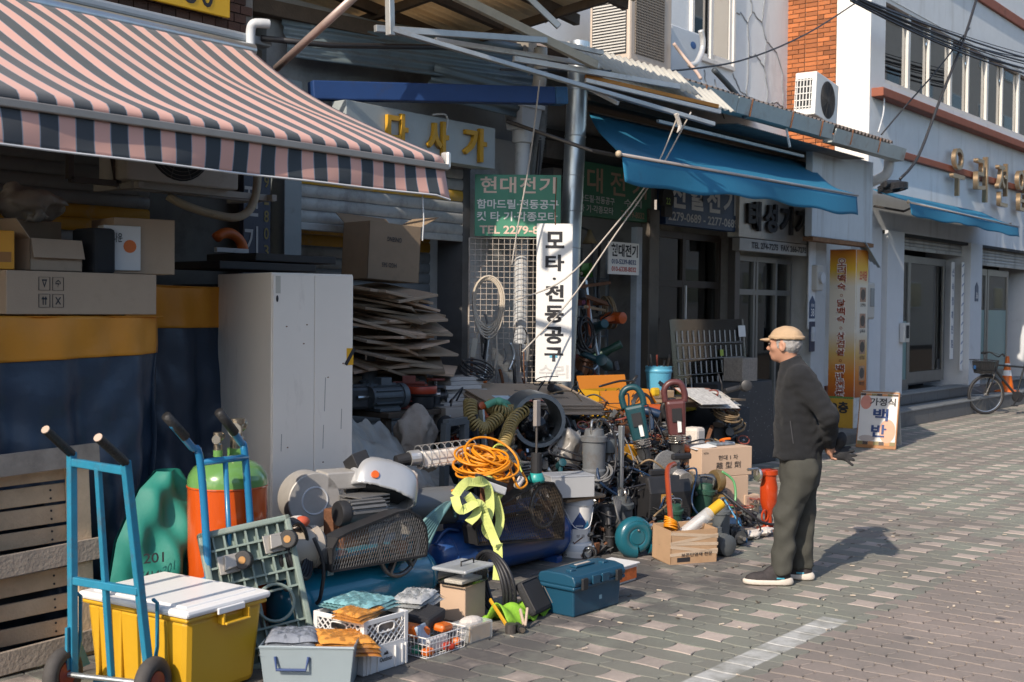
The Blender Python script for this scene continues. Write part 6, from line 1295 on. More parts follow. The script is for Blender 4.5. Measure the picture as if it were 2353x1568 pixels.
def tool_hammer(t,s,c):
    MB().lathe([(.012*s,0),(.018*s,.01*s),(.022*s,.05*s),(.034*s,.06*s),(.036*s,.11*s),(.042*s,.12*s)],n=16).build('chuck',m_iron,t,smooth=True,sharp=35); rg = MB()
    for i in range(4): rg.ring((0,0,(.125+.012*i)*s),.043*s,.005*s,(0,0,1),18,5)
    rg.build('bellows',m_chrome,t); MB().box((0,0,.25*s),(.105*s,.085*s,.19*s),taper=.82).build('body',c,t,bevel=.016*s); MB().tube(spline([(-.05*s,0,.335*s),(-.052*s,0,.40*s),(-.02*s,0,.435*s),(.03*s,0,.43*s),(.052*s,0,.38*s),(.05*s,0,.33*s)],5),.017*s,9).build('handle',c,t,smooth=True)
    B('vent',(0,-.0435*s,.27*s),(.05*s,.004*s,.07*s),m_blk,t,0); B('badge',(.01*s,-.044*s,.21*s),(.02*s,.003*s,.06*s),m_ltext,t,0); MB().cyl((0,-.06*s,.15*s),(0,.06*s,.15*s),.014*s,n=10).build('side_bolt',m_chrome,t)
def tool_drill(t,s,c):
    MB().lathe([(.02*s,-.10*s),(.036*s,-.095*s),(.038*s,.02*s),(.032*s,.04*s),(.024*s,.05*s)],(0,0,.17*s),(1,0,0),n=16).build('body',c,t,smooth=True,sharp=40); MB().lathe([(.022*s,.05*s),(.022*s,.09*s),(.012*s,.11*s),(.004*s,.15*s)],(0,0,.17*s),(1,0,0),n=14).build('chuck',m_iron,t,smooth=True,sharp=40)
    B('grip',(-.05*s,0,.085*s),(.045*s,.036*s,.13*s),c,t,.012*s,rotm(0,.2,0)); B('trigger',(-.025*s,0,.13*s),(.02*s,.02*s,.035*s),m_blk,t,.004); MB().tube(spline([(-.06*s,0,.025*s),(-.08*s,.01*s,.01*s),(-.16*s,.05*s,.008*s),(-.12*s,.12*s,.008*s)],5),.005*s,6).build('power_lead',m_cable,t,smooth=True)
def tool_grinder(t,s,c):
    MB().lathe([(.025*s,-.17*s),(.03*s,-.16*s),(.026*s,-.08*s),(.034*s,-.04*s),(.036*s,.05*s),(.03*s,.06*s)],(0,0,.045*s),(1,0,0),n=16).build('body',c,t,smooth=True,sharp=40); B('gear_head',(.095*s,0,.045*s),(.07*s,.06*s,.06*s),m_iron,t,.012); MB().cyl((.11*s,0,.004*s),(.11*s,0,.010*s),.062*s,n=24).build('disc',m_copper,t); MB().cyl((.09*s,.03*s,.05*s),(.09*s,.14*s,.06*s),.015*s,n=10).build('side_handle',m_blk,t)
    MB().ring((.11*s,0,.022*s),.058*s,.007*s,(0,0,1),18,5,1.57,4.71).build('guard',m_iron,t)
def tool_coil(t,s,c):
    for i in range(5): MB().ring((.006*i*s,.005*((i*7) % 3)*s,(.014+.013*i)*s),(.085+.012*((i*5) % 3))*s,.0075*s,(.12*((i % 3)-1),.10*((i*2 % 3)-1),1),24,6).build('loop',c,t,smooth=True)
    MB().cyl((.09*s,0,.03*s),(.14*s,-.03*s,.03*s),.013*s,n=10).build('plug',m_blk,t)
def tool_valve(t,s,c):
    MB().lathe([(.045*s,0),(.045*s,.012*s),(.025*s,.015*s),(.03*s,.06*s),(.025*s,.10*s),(.045*s,.105*s),(.045*s,.118*s)],n=16).build('body',c,t,smooth=True,sharp=35); MB().lathe([(.022*s,0),(.022*s,.05*s),(.035*s,.052*s),(.035*s,.062*s)],(0,0,.06*s),(1,0,0),n=14).build('branch',c,t,smooth=True,sharp=35); MB().ring((0,0,.15*s),.045*s,.006*s,(0,0,1),18,6).build('handwheel',m_redp,t); MB().cyl((0,0,.11*s),(0,0,.15*s),.008*s,n=8).build('stem',m_chrome,t)
def tool_gauge(t,s,c):
    MB().cyl((0,0,.05*s),(0,.025*s,.05*s),.042*s,n=22).build('case',c,t); MB().cyl((0,-.001,.05*s),(0,-.003,.05*s),.036*s,n=22).build('dial',m_ltext,t); MB().bar((0,-.004,.05*s),(.022*s,-.004,.07*s),.001,.003).build('needle',m_btext,t); MB().cyl((0,.012*s,.012*s),(0,.012*s,-.01*s),.010*s,n=8).build('stem',m_brz,t); MB().cyl((-.05*s,.012*s,0),(.06*s,.012*s,0),.016*s,n=10).build('manifold',m_chrome,t)
def tool_bin(t,s,c):
    w,d,h = .20*s,.15*s,.10*s
    for sx_ in (-1,1): B('side',(sx_*w/2,0,h/2),(.006,d,h),c,t,.001)
    for sy_ in (-1,1): B('end',(0,sy_*d/2,h/2),(w-.008,.006,h),c,t,.001)
    B('base',(0,0,.004),(w-.01,d-.01,.006),c,t,0)
    for i in range(5): MB().cyl((-.06*s+.03*i*s,-.02*s+.01*(i % 3)*s,.01),(-.05*s+.025*i*s,.03*s,h*1.15),.012*s,n=8).build('fitting',(m_copper,m_iron,m_chrome)[i % 3],t)
def tool_bracket(t,s,c):
    MB().bar((-.14*s,0,.015*s),(.14*s,.03*s,.10*s),.03*s,.012*s).build('arm',c,t,bevel=.002); MB().bar((.13*s,.03*s,.10*s),(.10*s,.05*s,.01*s),.03*s,.012*s).build('arm',c,t,bevel=.002); MB().cyl((-.14*s,-.03*s,.02*s),(-.14*s,.03*s,.02*s),.02*s,n=12).build('pivot',m_iron,t)
def tool_gearbox(t,s,c):
    B('housing',(0,0,.07*s),(.16*s,.12*s,.12*s),c,t,.018*s); MB().cyl((-.08*s,0,.075*s),(-.125*s,0,.075*s),.045*s,n=18).build('flange',c,t); MB().cyl((.0,-.06*s,.075*s),(0,-.10*s,.075*s),.03*s,n=14).build('bearing_cap',m_iron,t); MB().cyl((-.125*s,0,.075*s),(-.19*s,0,.075*s),.014*s,n=10).build('shaft',m_chrome,t); B('cover',(0,0,.134*s),(.12*s,.08*s,.012*s),c,t,.003)
    for x in (-.05,.05): MB().cyl((x*s,.03*s,.135*s),(x*s,.03*s,.148*s),.007*s,n=6).build('bolt',m_iron,t)
KINDS = {'motor': (tool_motor,'electric motor',[('grey',m_gpaint),('black',m_iron),('rusty red',m_redp),('blue',m_blut)]),'pump': (tool_pump,'submersible pump',[('grey',m_gpaint),('black',m_iron),('dark green',m_gtool)]),'hammer': (tool_hammer,'breaker hammer',[('teal',m_teal),('dark green',m_gtool),('black',m_blk)]),
         'drill': (tool_drill,'power drill',[('teal',m_teal),('blue',m_blut),('orange',m_otool),('black',m_blk)]),'grinder': (tool_grinder,'angle grinder',[('teal',m_teal),('dark green',m_gtool),('blue',m_blut),('grey',m_gpaint)]),'coil': (tool_coil,'cable coil',[('black',m_cable),('grey',M('grey_cable',(.16,.16,.16),.5)),('tan',M('tan_cable',(.22,.15,.08),.6))]),
         'valve': (tool_valve,'pipe valve',[('brass',m_brz),('iron',m_iron),('coppery',m_copper)]),'gauge': (tool_gauge,'pressure gauge',[('black',m_blk),('chrome',m_chrome)]),'bin': (tool_bin,'parts bin',[('yellow',m_yel),('grey',m_gpaint),('blue',m_blut)]),'bracket': (tool_bracket,'steel bracket',[('rusty',m_rust),('grey',m_steel),('black',m_iron)]),'gearbox': (tool_gearbox,'gearbox',[('grey',m_gpaint),('rusty',m_rust),('dark',m_iron)])}
PROTO = {}; USED = {}
def place_tool(kind,ci,loc,rz,rx,ry,sc,where,label=None):
    fn,nm,cols = KINDS[kind]; cn,cm_ = cols[ci % len(cols)]; key = (kind,ci % len(cols),round(sc,1))
    attitude = 'upright' if abs(rx)+abs(ry) < .25 else ('tipped over' if abs(rx)+abs(ry) > .9 else 'tilted')
    lab = label or f'{cn} {nm} {attitude} {where}'
    if lab in USED:
        for extra in ('small ','worn ','dusty ','old ','scuffed ','greasy ','oily ','dull '):
            if extra+lab not in USED: lab = extra+lab; break
    USED[lab] = 1; name = nm.replace(' ','_')
    if key in PROTO:
        t = copy_tree2(PROTO[key]); t['label'] = lab; put(t,loc,rz,rx,ry); t['group'] = 'second-hand tools in the heap'
    else:
        t = thing(name,lab,nm.split()[-1],loc,rz,'second-hand tools in the heap',rx,ry); n0 = set(o.name for o in COL.objects); fn(t,round(sc,1),cm_)
        PROTO[key] = t; KIDS[t.name] = [o for o in COL.objects if o.name not in n0]
    return t
KIDS = {}
def copy_tree2(o):
    c = o.copy(); COL.objects.link(c)
    for ch in KIDS[o.name]: d = ch.copy(); COL.objects.link(d); d.parent = c
    return c
rh = random.Random(21)
def zone(x,y,tier):
    a = 'beside the silver box' if x < 7.3 else 'behind the black welder' if x < 8.1 else 'below the orange box' if x < 8.7 else 'left of the carton stack'
    return a+(' on the lower rack',' on the middle rack',' on the top rack')[tier]
mix_ = ['motor','grinder','drill','pump','gearbox','coil','bracket','valve','bin','grinder','motor','coil','gauge','gearbox','drill','bracket','coil','bracket']
for ti,(y0,y1,z) in enumerate(TIERS):
    x = 6.88+.05*ti; 
    while x < 9.2:
        for row,yy in enumerate(((y0+y1)/2,) if ti < 2 else (y0+.12,y0+.36)):
            if ti == 2 and (x > 8.45 or (row and x > 7.2)): continue
            k = rh.choice(mix_); up = rh.random()
            rx,ry = (rh.gauss(0,.12),rh.gauss(0,.12)) if up < .55 else (rh.uniform(-.6,.6),rh.uniform(-.6,.6))
            if k in ('hammer',) and up > .3: rx,ry = rh.uniform(-.3,.3),rh.uniform(-.4,.4)
            place_tool(k,rh.randrange(4),(x+rh.gauss(0,.02),yy+rh.gauss(0,.04),z+.01+(.03 if abs(rx)+abs(ry) > .3 else 0)),rh.uniform(0,6.28),rx,ry,rh.choice([.8,1.0,1.2]),zone(x,yy,ti))
            if rh.random() < .85:                       # second layer leaning on top
                k = rh.choice(['coil','drill','grinder','bracket','gauge','valve','coil']); place_tool(k,rh.randrange(4),(x+rh.gauss(0,.05),yy+rh.gauss(0,.06)-.03,z+.15+rh.uniform(0,.06)),rh.uniform(0,6.28),rh.uniform(-.5,.5),rh.uniform(-.5,.5),rh.choice([.8,1.0]),'piled '+zone(x,yy,ti))
        x += .125
# ground row in front of the rack
for i in range(26):
    x = 7.38+rh.uniform(0,1.75); y = rh.uniform(4.62,4.9)-.25*(x > 7.7)*rh.random(); place_tool(rh.choice(['motor','coil','gearbox','valve','bracket','grinder','pump']),rh.randrange(4),(x,y,.004),rh.uniform(0,6.28),rh.gauss(0,.08),rh.gauss(0,.08),rh.choice([1.0,1.1,1.3]),'on the ground '+('beside the blower' if x < 7.6 else 'under the welder' if x < 8.3 else 'before the carton stack'))
# ---- recognisable single pieces
place_tool('hammer',0,(8.10,5.02,.47),-.95,.0,-.22,1.5,'','large teal breaker hammer leaning head-up in the heap'); H5 = place_tool('hammer',2,(8.78,5.08,.42),-.9,.05,-.25,1.3,'','dark breaker hammer right of the maroon one')
t = thing('breaker_hammer','maroon breaker hammer with loop handle in the heap','hammer',(8.58,5.02,.46),-.9,'second-hand tools in the heap',.05,-.08); tool_hammer(t,1.55,m_maroon)
t = thing('submersible_pump','pale grey submersible pump standing behind the silver box','pump',(7.36,5.02,.42),.3,'second-hand tools in the heap'); tool_pump(t,1.5,M('pale_grey_pump',(.12,.13,.14),.55,var=.15,vs=10,dirt=.5,dc=(.09,.07,.055),ds=9))
t = thing('pressure_cup','grey capped filter bowl on the rack beside the pale pump','filter',(7.52,5.0,.52)); MB().lathe([(.05,.14),(.06,.14),(.06,.22),(.05,.235),(.001,.24)],n=20).build('cap',m_gpaint,t,smooth=True,sharp=40); MB().lathe([(.045,.0),(.05,.02),(.05,.14)],n=20).build('bowl',M('smoke_bowl',(.07,.06,.05),.15),t,smooth=True)
for i in range(6): MB().ring((.09,.02,.14),.10+.006*i,.007,(.5,-1,.1*i-.2),24,6).build('hose_loop',m_cable,t,smooth=True)
t = thing('plastic_bin','yellow plastic parts bin in the middle of the heap','bin',(8.02,5.22,.52),-.2); tool_bin(t,1.3,M('amber_plastic',(.52,.24,.015),.45,dirt=.15)); B('front_panel',(0,-.10,.07),(.25,.008,.13),MATS['amber_plastic'],t,.002)
t = thing('angle_upright','scratched steel angle upright standing in front of the heap','upright',(7.52,4.90,0)); MB().bar((0,0,0),(.02,0,.86),.035,.035).build('upright',m_steel,t,bevel=.002)
t = thing('orange_drill','orange long-body drill lying on its cable on the heap','drill',(9.05,5.62,.78),-.5,rx=.2); MB().lathe([(.03,-.22),(.06,-.18),(.065,-.05),(.05,.08),(.035,.20),(.02,.24)],(0,0,.06),(1,0,.08),n=20).build('body',m_otool,t,smooth=True,sharp=40)
for i in range(3): MB().ring((-.05,0,.10),.10+.01*i,.008,(.2,-1,.3+.1*i),24,6).build('cable_loop',m_cable,t,smooth=True)
dc = thing('duct_drum','big open grey duct drum stuffed with black bags','drum',(7.28,5.62,.72),.1); MB().lathe([(.17,0),(.20,0),(.205,.02),(.205,.40),(.17,.40),(.17,.02)],(-.12,-.22,.17),(.72,.69,.0),n=36,cap=False).build('shell',M('zinc_drum',(.24,.27,.29),.35,.6,var=.15,dirt=.2),dc,smooth=True,sharp=40); wad('black_bag',None,None,(-.06,-.14,.14),(.12,.12,.12),M('black_film',(.012,.012,.014),.15,var=.2,bump=.6,bs=20),7,.35).parent = dc
wad('plastic_bag','crumpled clear plastic bag hanging beside the duct drum','bag',(7.42,5.30,.66),(.13,.10,.17),m_bub,6,.3)
m_coilh = M('khaki_coil',(.30,.22,.08),.5,var=.08)
def helix(path,R,r,turns,n=14):
    P_ = spline(path,20); k = len(P_); L = turns*n; pts = []
    for i in range(L+1):
        f = i/L*(k-1); a = int(min(k-2,f)); p = P_[a].lerp(P_[a+1],f-a); d = (P_[a+1]-P_[a]).normalized(); u = d.cross(Vector((.3,-.8,.2))).normalized(); w = d.cross(u); th_ = 6.28319*turns*i/L; pts.append(p+(u*math.cos(th_)+w*math.sin(th_))*R)
    return MB().tube(pts,r,6)
tag(helix([(6.815,5.750,1.025),(6.722,5.650,0.910),(6.786,5.600,0.846),(6.961,5.600,0.914)],.045,.009,22).build('spring_hose',m_coilh,smooth=True),'khaki coiled air hose drooping below the book stack','hose')
tag(helix([(6.955,5.700,1.004),(6.985,5.600,0.960),(7.168,5.600,0.949)],.045,.009,16).build('spring_hose',m_coilh,smooth=True),'short khaki coiled air hose tied with green strap','hose')
tag(helix([(7.262,5.550,0.979),(6.887,5.400,0.915),(6.687,5.300,0.828),(6.577,5.250,0.749)],.042,.008,20).build('spring_hose',m_coilh,smooth=True),'khaki coiled air hose hanging in front of the duct drum','hose')
gst = thing('green_strap','mint green strap knotted below the flattened cardboard','strap',(6.958,5.620,1.009)); ribbon([(-.12,0,.0),(-.02,-.03,.03),(.08,-.02,.02),(.16,.0,-.04)],.05,(.2,-.3,.9)).build('ribbon',M('mint_strap',(.14,.40,.25),.7),gst,smooth=True,thick=.004); ribbon([(.0,-.03,.02),(.06,-.05,-.04),(.10,-.04,-.12)],.05,(.8,0,.4)).build('ribbon',MATS['mint_strap'],gst,smooth=True,thick=.004); MB().sphere((0,-.03,.025),(.04,.03,.03)).build('knot',MATS['mint_strap'],gst,smooth=True)
# flattened cardboard on the top rack
for i in range(7):
    o = item('flat_cardboard',('topmost','second','third','fourth','fifth','sixth','lowest')[i]+' flattened carton in the stack on the heap','cardboard',(7.72+rh.gauss(0,.015),5.90+rh.gauss(0,.015),1.025-.012*i),(1.08-.02*(i % 3),.58+.03*(i % 2),.010),m_card,-.30+rh.gauss(0,.03),.24,.04,.001)
    o['group'] = 'flattened cartons stacked on the heap'
    if i == 0:
        B('shipping_label',(-.30,-.10,.0106),(.20,.10,.001),M('blue_label2',(.45,.58,.66),.5,var=.2,vs=30),o,0); B('red_sticker',(-.06,-.18,.0106),(.14,.05,.001),m_rtext,o,0); lettering('coupang',o,m_btext,(.16,-.12,.0102),.16,.035,(1,0,0),(0,1,0),lift=.001); lettering('▲ ▲',o,m_btext,(-.1,.08,.0102),.14,.03,(1,0,0),(0,1,0),lift=.001); B('fold',(.12,0,.0103),(.004,.48,.001),m_cardd,o,0)
tbl = thing('plank_stand','dark plank stand carrying the flattened cartons','table',(7.9,5.95,.70)); B('top',(0,.02,.21),(.80,.36,.03),m_wood,tbl,.004)
for x in (-.35,.35): B('leg',(x,.10,.097),(.05,.05,.195),m_wood,tbl,.004)
for i in range(7):
    o = item('paper_block',('lowest','second','third','fourth','fifth','sixth','topmost')[i]+' pale board in the stack left of the flattened cartons','board',(7.30+rh.gauss(0,.02),6.30,.955+.032*i),(.42-.02*i,.30,.030),M('pale_board',(.50,.46,.42),.8,var=.1,vs=9,rnd=.1),-.25+rh.gauss(0,.09),0,0,.003); o['group'] = 'pale boards stacked beside the cartons'
cbk = thing('cable_coil','black wire coil lying on the pale boards','cable',(7.42,6.22,1.19)); 
for i in range(7): MB().ring((.01*i,0,.01+.008*i),.12+.012*(i % 3),.006,(.25*math.sin(i*2),-.5,1),26,5).build('loop',m_cable,cbk,smooth=True)
ocup = thing('orange_cup','small orange plastic cup behind the pale boards','cup',(7.75,6.42,1.0)); MB().lathe([(.035,0),(.045,.10),(.05,.105),(.05,.12)],n=18).build('cup',m_bro,ocup,smooth=True,sharp=40)
tA = thing('work_table','dark workbench carrying boards, fan and motors behind the plastic sheet','table',(7.0,6.5,0)); B('top',(.1,0,.93),(1.5,.75,.04),m_wood,tA,.005)
for x in (-.6,.78):
    for y in (-.3,.3): B('leg',(x,y,.455),(.06,.06,.91),m_wood,tA,.004)
# orange-yellow carton
ob_ = carton('orange_carton','orange and yellow open carton with taped sides on the heap',(9.02,5.95,.74),-.30,(.56,.30,.27),M('yellow_card',(.55,.30,.015),.5,var=.1,vs=5,dirt=.1,dc=(.5,.25,.1)),open_=(('f',-1.2,.17),('+',-.9,.16),('b',1.3,.12)))
for x,w in ((-.12,.10),(.10,.16)): B('tape_patch',(x,-.1515,.05),(w,.002,.10),M('clear_tape',(.58,.38,.20),.2),ob_,0)
for o in [o for o in COL.objects if o.parent == ob_ and o.name.startswith('flap')]:
    o.data.materials.clear(); o.data.materials.append(M('orange_card',(.60,.20,.012),.55,var=.08,vs=5))
lettering('거 ㄹ ㄱ',ob_,m_btext,(-.08,-.152,.13),.16,.035)
cable('loose_cable',[(8.72,5.90,1.05),(8.95,5.84,1.09),(9.2,5.86,1.08),(9.32,5.90,1.12),(9.28,5.95,1.04)],.010,m_cable,'black cable trailing over the orange carton','cable')
# black welder, blower, pump, cartons at the front edge
wd_ = thing('welding_machine','boxy black welding machine with orange label in the heap front','welder',(7.95,4.80,.13),-.42); MB().prism([(-.12,0),(.12,0),(.13,.22),(.06,.33),(-.09,.34),(-.13,.22)],.38,(.19,0,0),(0,1,0),(0,0,1)).build('case',m_blk,wd_,bevel=.012); B('label_panel',(-.04,-.128,.175),(.10,.006,.07),M('amber_label',(.42,.22,.05),.4,var=.3,vs=30),wd_,0,rotm(.05,0,0))
for i in range(5): B('groove',(-.02,-.126,.10-.012*i),(.34,.006,.004),m_iron,wd_,0)
for i in range(9): B('vent_slot',(.192,0,.06+.018*i),(.004,.16,.008),m_dark,wd_,0)
B('carry_handle',(-.06,-.02,.36),(.14,.03,.05),m_blk,wd_,.01)
cyl2 = thing('red_tank','dull red pressure tank lying under the black welder','tank',(7.75,4.80,0)); MB().lathe([(.001,0),(.05,.01),(.065,.04),(.065,.62),(.05,.65),(.001,.66)],(-.33,0,.066),(1,-.1,0),n=24).build('shell',m_redp,cyl2,smooth=True); cable('corrugated_hose',[(7.42,4.70,.16),(7.6,4.66,.14),(7.85,4.62,.13),(8.02,4.60,.14)],.022,m_steel,'grey braided hose lying along the red tank','hose',n=10)
bl_ = thing('air_blower','teal snail-shaped air blower with raised lettering on the ground','blower',(7.16,4.53,0),-.62); m_blw = M('blower_teal',(.009,.095,.13),.28,var=.06,coat=.4,dirt=.05)
def snail(u,v):
    a = 1.571-(1-u)*6.1; R = .125+.035*(u**1.5); b = v*6.28319; rr = .045+.012*u; cx_ = R-rr; return (-(cx_+rr*math.cos(b))*math.cos(a),rr*1.1*math.sin(b),.145+(cx_+rr*math.cos(b))*math.sin(a)*-1)
MB().grid(snail,44,16).build('volute',m_blw,bl_,smooth=True); MB().lathe([(.001,-.052),(.05,-.052),(.055,-.045),(.075,-.042),(.08,-.03),(.105,-.028),(.11,.03)],(0,0,.145),(0,1,0),n=30).build('cover',m_blw,bl_,smooth=True,sharp=35); MB().lathe([(.07,.05),(.09,.06),(.09,.14),(.06,.15)],(0,0,.145),(0,1,0),n=24).build('motor',m_iron,bl_,smooth=True,sharp=40); MB().cyl((.10,0,.06),(.19,0,.05),.042,.045,n=20).build('outlet',m_blw,bl_,smooth=True,sharp=40); MB().ring((.19,0,.05),.05,.008,(1,0,-.1),20,6).build('outlet_flange',m_blw,bl_); MB().sphere((0,-.06,.195),.009).build('bolt',m_chrome,bl_)
for i in range(14): a = .6+i*.14; B('raised_letter',(-.112*math.cos(a),-.045,.145+.112*math.sin(a)),(.010,.012,.012),m_blw,bl_,.002,rotm(0,a,0))
bp = thing('submersible_pump','black submersible pump with coiled cable and strainer base','pump',(7.22,4.80,0)); MB().lathe([(.085,0),(.09,.01),(.09,.06),(.075,.065),(.07,.10),(.07,.30),(.06,.32),(.03,.33)],n=26).build('body',m_blk,bp,smooth=True,sharp=35)
stn = MB()
for i in range(26): a = i*.2417; stn.box((.091*math.cos(a),.091*math.sin(a),.035),(.004,.008,.045),rotm(0,0,a))
stn.build('strainer',m_iron,bp); MB().cyl((-.075,-.07,.05),(-.075,-.07,.22),.032,n=16).build('outlet',m_blk,bp,smooth=True,sharp=40); MB().ring((-.075,-.07,.12),.036,.006,(0,0,1),18,5).build('hose_clamp',m_iron,bp)
for i in range(5): MB().ring((-.02,-.10,.27),.095+.007*i,.008,(.6,-.9,.12*i-.2),28,6).build('cable_loop',M('grey_cable2',(.10,.10,.10),.5),bp,smooth=True)
MB().cyl((-.14,-.1,.30),(-.19,-.14,.22),.02,.014,n=10).build('plug',m_blk,bp)
ct = carton('cardboard_box','tape-wrapped open carton of lamps and cable on the pavement',(7.30,4.22,.0),-.52,(.36,.26,.235),M('wet_cardboard',(.42,.27,.16),.6,var=.15,vs=8,dirt=.2,dc=(.3,.16,.07)),open_=(('b',-1.0,.06),),rx=.04)
lettering('보온단열재 전문',ct,m_btext,(-.10,-.131,.055),.24,.025); B('black_panel',(-.08,-.1312,.035),(.10,.001,.03),m_btext,ct,0); tp = MB()
for z,k in ((.20,.1),(.17,-.12),(.14,.05),(.10,.15),(.08,-.05)): tp.box((0,-.1316,z),(.37,.001,.022),rotm(0,k,0))
tag(tp.build('packing_tape',M('shiny_tape',(.72,.58,.44),.10,alpha=.55),ct),kind='stuff')
fl = thing('work_lamp','clear fluorescent work lamp with yellow end in the taped carton','lamp',(7.44,4.20,.17),-.35,ry=-.5); MB().cyl((-.12,0,.06),(.16,0,.06),.045,n=18).build('tube',M('clear_tube',(.75,.76,.76),.1,alpha=.45,spec=.8),fl,smooth=True,sharp=40); MB().cyl((.16,0,.06),(.28,0,.06),.038,n=16).build('yellow_end',M('lamp_yellow',(.62,.36,.02),.4,var=.2),fl,smooth=True,sharp=40); B('bulb',(.0,0,.06),(.22,.03,.03),m_ltext,fl,.01); MB().cyl((-.12,0,.06),(-.30,.02,.05),.03,.05,n=14).build('black_grip',m_blk,fl,smooth=True,sharp=40)
occ = thing('cable_coil','orange cable bundle hanging into the taped carton','cable',(7.22,4.28,.20))
for i in range(6): MB().ring((.0,0,.02+.012*i),.045,.007,(.5,.3*math.sin(i),1),18,6).build('loop',m_oc,occ,smooth=True)
tag(cable('bent_pipe',[(7.25,4.30,.27),(7.42,4.42,.42),(7.62,4.55,.56),(7.80,4.60,.58)],.020,M('red_pipe',(.35,.06,.02),.35,.2,var=.15,dirt=.1),n=12),'bent red pipe handle rising out of the taped carton','pipe')
bgd = thing('bench_grinder','brass-coloured bench grinder with green hose on control boxes','grinder',(8.42,4.72,.27),-.4); MB().cyl((-.10,0,.10),(.10,0,.10),.06,n=20).build('motor',m_iron,bgd,smooth=True,sharp=40)
for x in (-.15,.15): MB().lathe([(.02,-.03),(.085,-.028),(.09,0),(.085,.028),(.02,.03)],(x,0,.10),(1,0,0),n=26).build('wheel_guard',M('dull_brass',(.30,.21,.10),.4,.6,var=.15,dirt=.2),bgd,smooth=True,sharp=40); MB().cyl((x*1.2,0,.10),(x*1.26,0,.10),.07,n=24).build('wheel',m_gpaint,bgd)
B('base',(0,0,.02),(.22,.14,.04),m_iron,bgd,.01); MB().tube(spline([(.16,-.05,.18),(.24,-.10,.10),(.22,-.14,-.06),(.10,-.16,-.12)],6),.010,8).build('green_hose',M('green_hose',(.10,.30,.12),.3),bgd,smooth=True)
cb3 = item('control_box','yellow-brown control box with dark panel under the grinder','box',(8.50,4.70,0),(.24,.20,.26),M('ochre_steel',(.34,.20,.05),.5,.2,var=.15,dirt=.2),-.35); B('dark_panel',(0,-.101,.15),(.16,.003,.12),m_dark,cb3,0); B('data_plate',(0,-.101,.05),(.16,.003,.04),m_pvc,cb3,0)
dg = thing('cutting_disc_machine','grey speckled cutting disc and motor above the welder','saw',(8.12,4.86,.42),-.4); MB().cyl((0,-.01,.09),(0,.01,.09),.12,n=36).build('disc',M('speckled_disc',(.18,.18,.18),.7,var=.7,vs=120),dg); MB().cyl((.02,-.12,.02),(.02,-.22,.0),.065,n=18).build('finned_cap',M('ribbed_alloy',(.34,.32,.30),.4,.6,var=.3,vs=60),dg)
for i in range(6): MB().ring((.02,-.135-.014*i,.017-.003*i),.066,.004,(0,1,.2),20,5).build('rib',MATS['ribbed_alloy'],dg)
B('top_handle',(.08,-.08,.17),(.18,.04,.05),m_blk,dg,.014)
# carton stack
k1 = carton('cardboard_box','plain pale carton with red disc, bottom of the stack by the man',(8.95,4.88,0),-.40,(.40,.34,.365),m_cardl); MB().cyl((.2015,-.02,.20),(.2025,-.02,.20),.07,n=26).build('red_disc',M('red_disc',(.42,.05,.02),.5),k1); B('red_stripe',(.2015,-.13,.30),(.002,.04,.12),MATS['red_disc'],k1,0); lettering('요오',k1,m_ltext,(.203,-.06,.185),.07,.035,(0,1,0))
k2 = carton('cardboard_box','pale carton with Korean and Chinese lettering on top of the stack',(8.93,4.90,.367),-.40,(.52,.36,.235),m_cardl)
lettering('현대 1 차',k2,m_btext,(-.09,-.18,.135),.20,.04,bold=.008); lettering('離 型 劑',k2,m_btext,(-.11,-.18,.065),.25,.055,bold=0); lettering('NCOA',k2,m_btext,(-.24,-.18,.19),.05,.016); lettering('1개',k2,m_btext,(-.20,-.18,.012),.05,.014); B('yellow_tape',(.2605,-.02,.13),(.002,.035,.20),M('amber_tape',(.55,.33,.05),.3),k2,0)
for i in range(6): B('print_line',(.2605,-.12,.04+.028*i),(.0015,.09,.008),m_btext,k2,0); B('print_line',(.2605,.10,.04+.028*i),(.0015,.10,.007),m_btext,k2,0)
k3 = carton('cardboard_box','small carton with printed fish label right of the stack',(9.12,4.68,0),-.35,(.16,.12,.20),m_cardl,tape=False); B('label',(0,-.061,.06),(.10,.002,.09),m_ltext,k3,0); B('photo_print',(0,-.061,.15),(.12,.002,.07),M('pinkish_print',(.4,.25,.2),.5,var=.5,vs=30),k3,0)
item('clear_pouch','clear pouch with orange pliers on the top carton','pouch',(8.98,4.86,.604),(.22,.12,.025),M('pouch_print',(.20,.24,.28),.25,var=.7,vs=16),-.3,0,0,.008); MB().ring((9.0,4.82,.645),.05,.010,(.2,.3,1),14,6,0,3.6).build('plier_handle',m_bro); tag(bpy.data.objects['plier_handle'],'orange plier handle on the top carton','pliers'); item('white_paper','curled white paper on the left edge of the top carton','paper',(8.74,4.90,.604),(.20,.14,.004),m_ltext,-.5,.06,-.1,0)
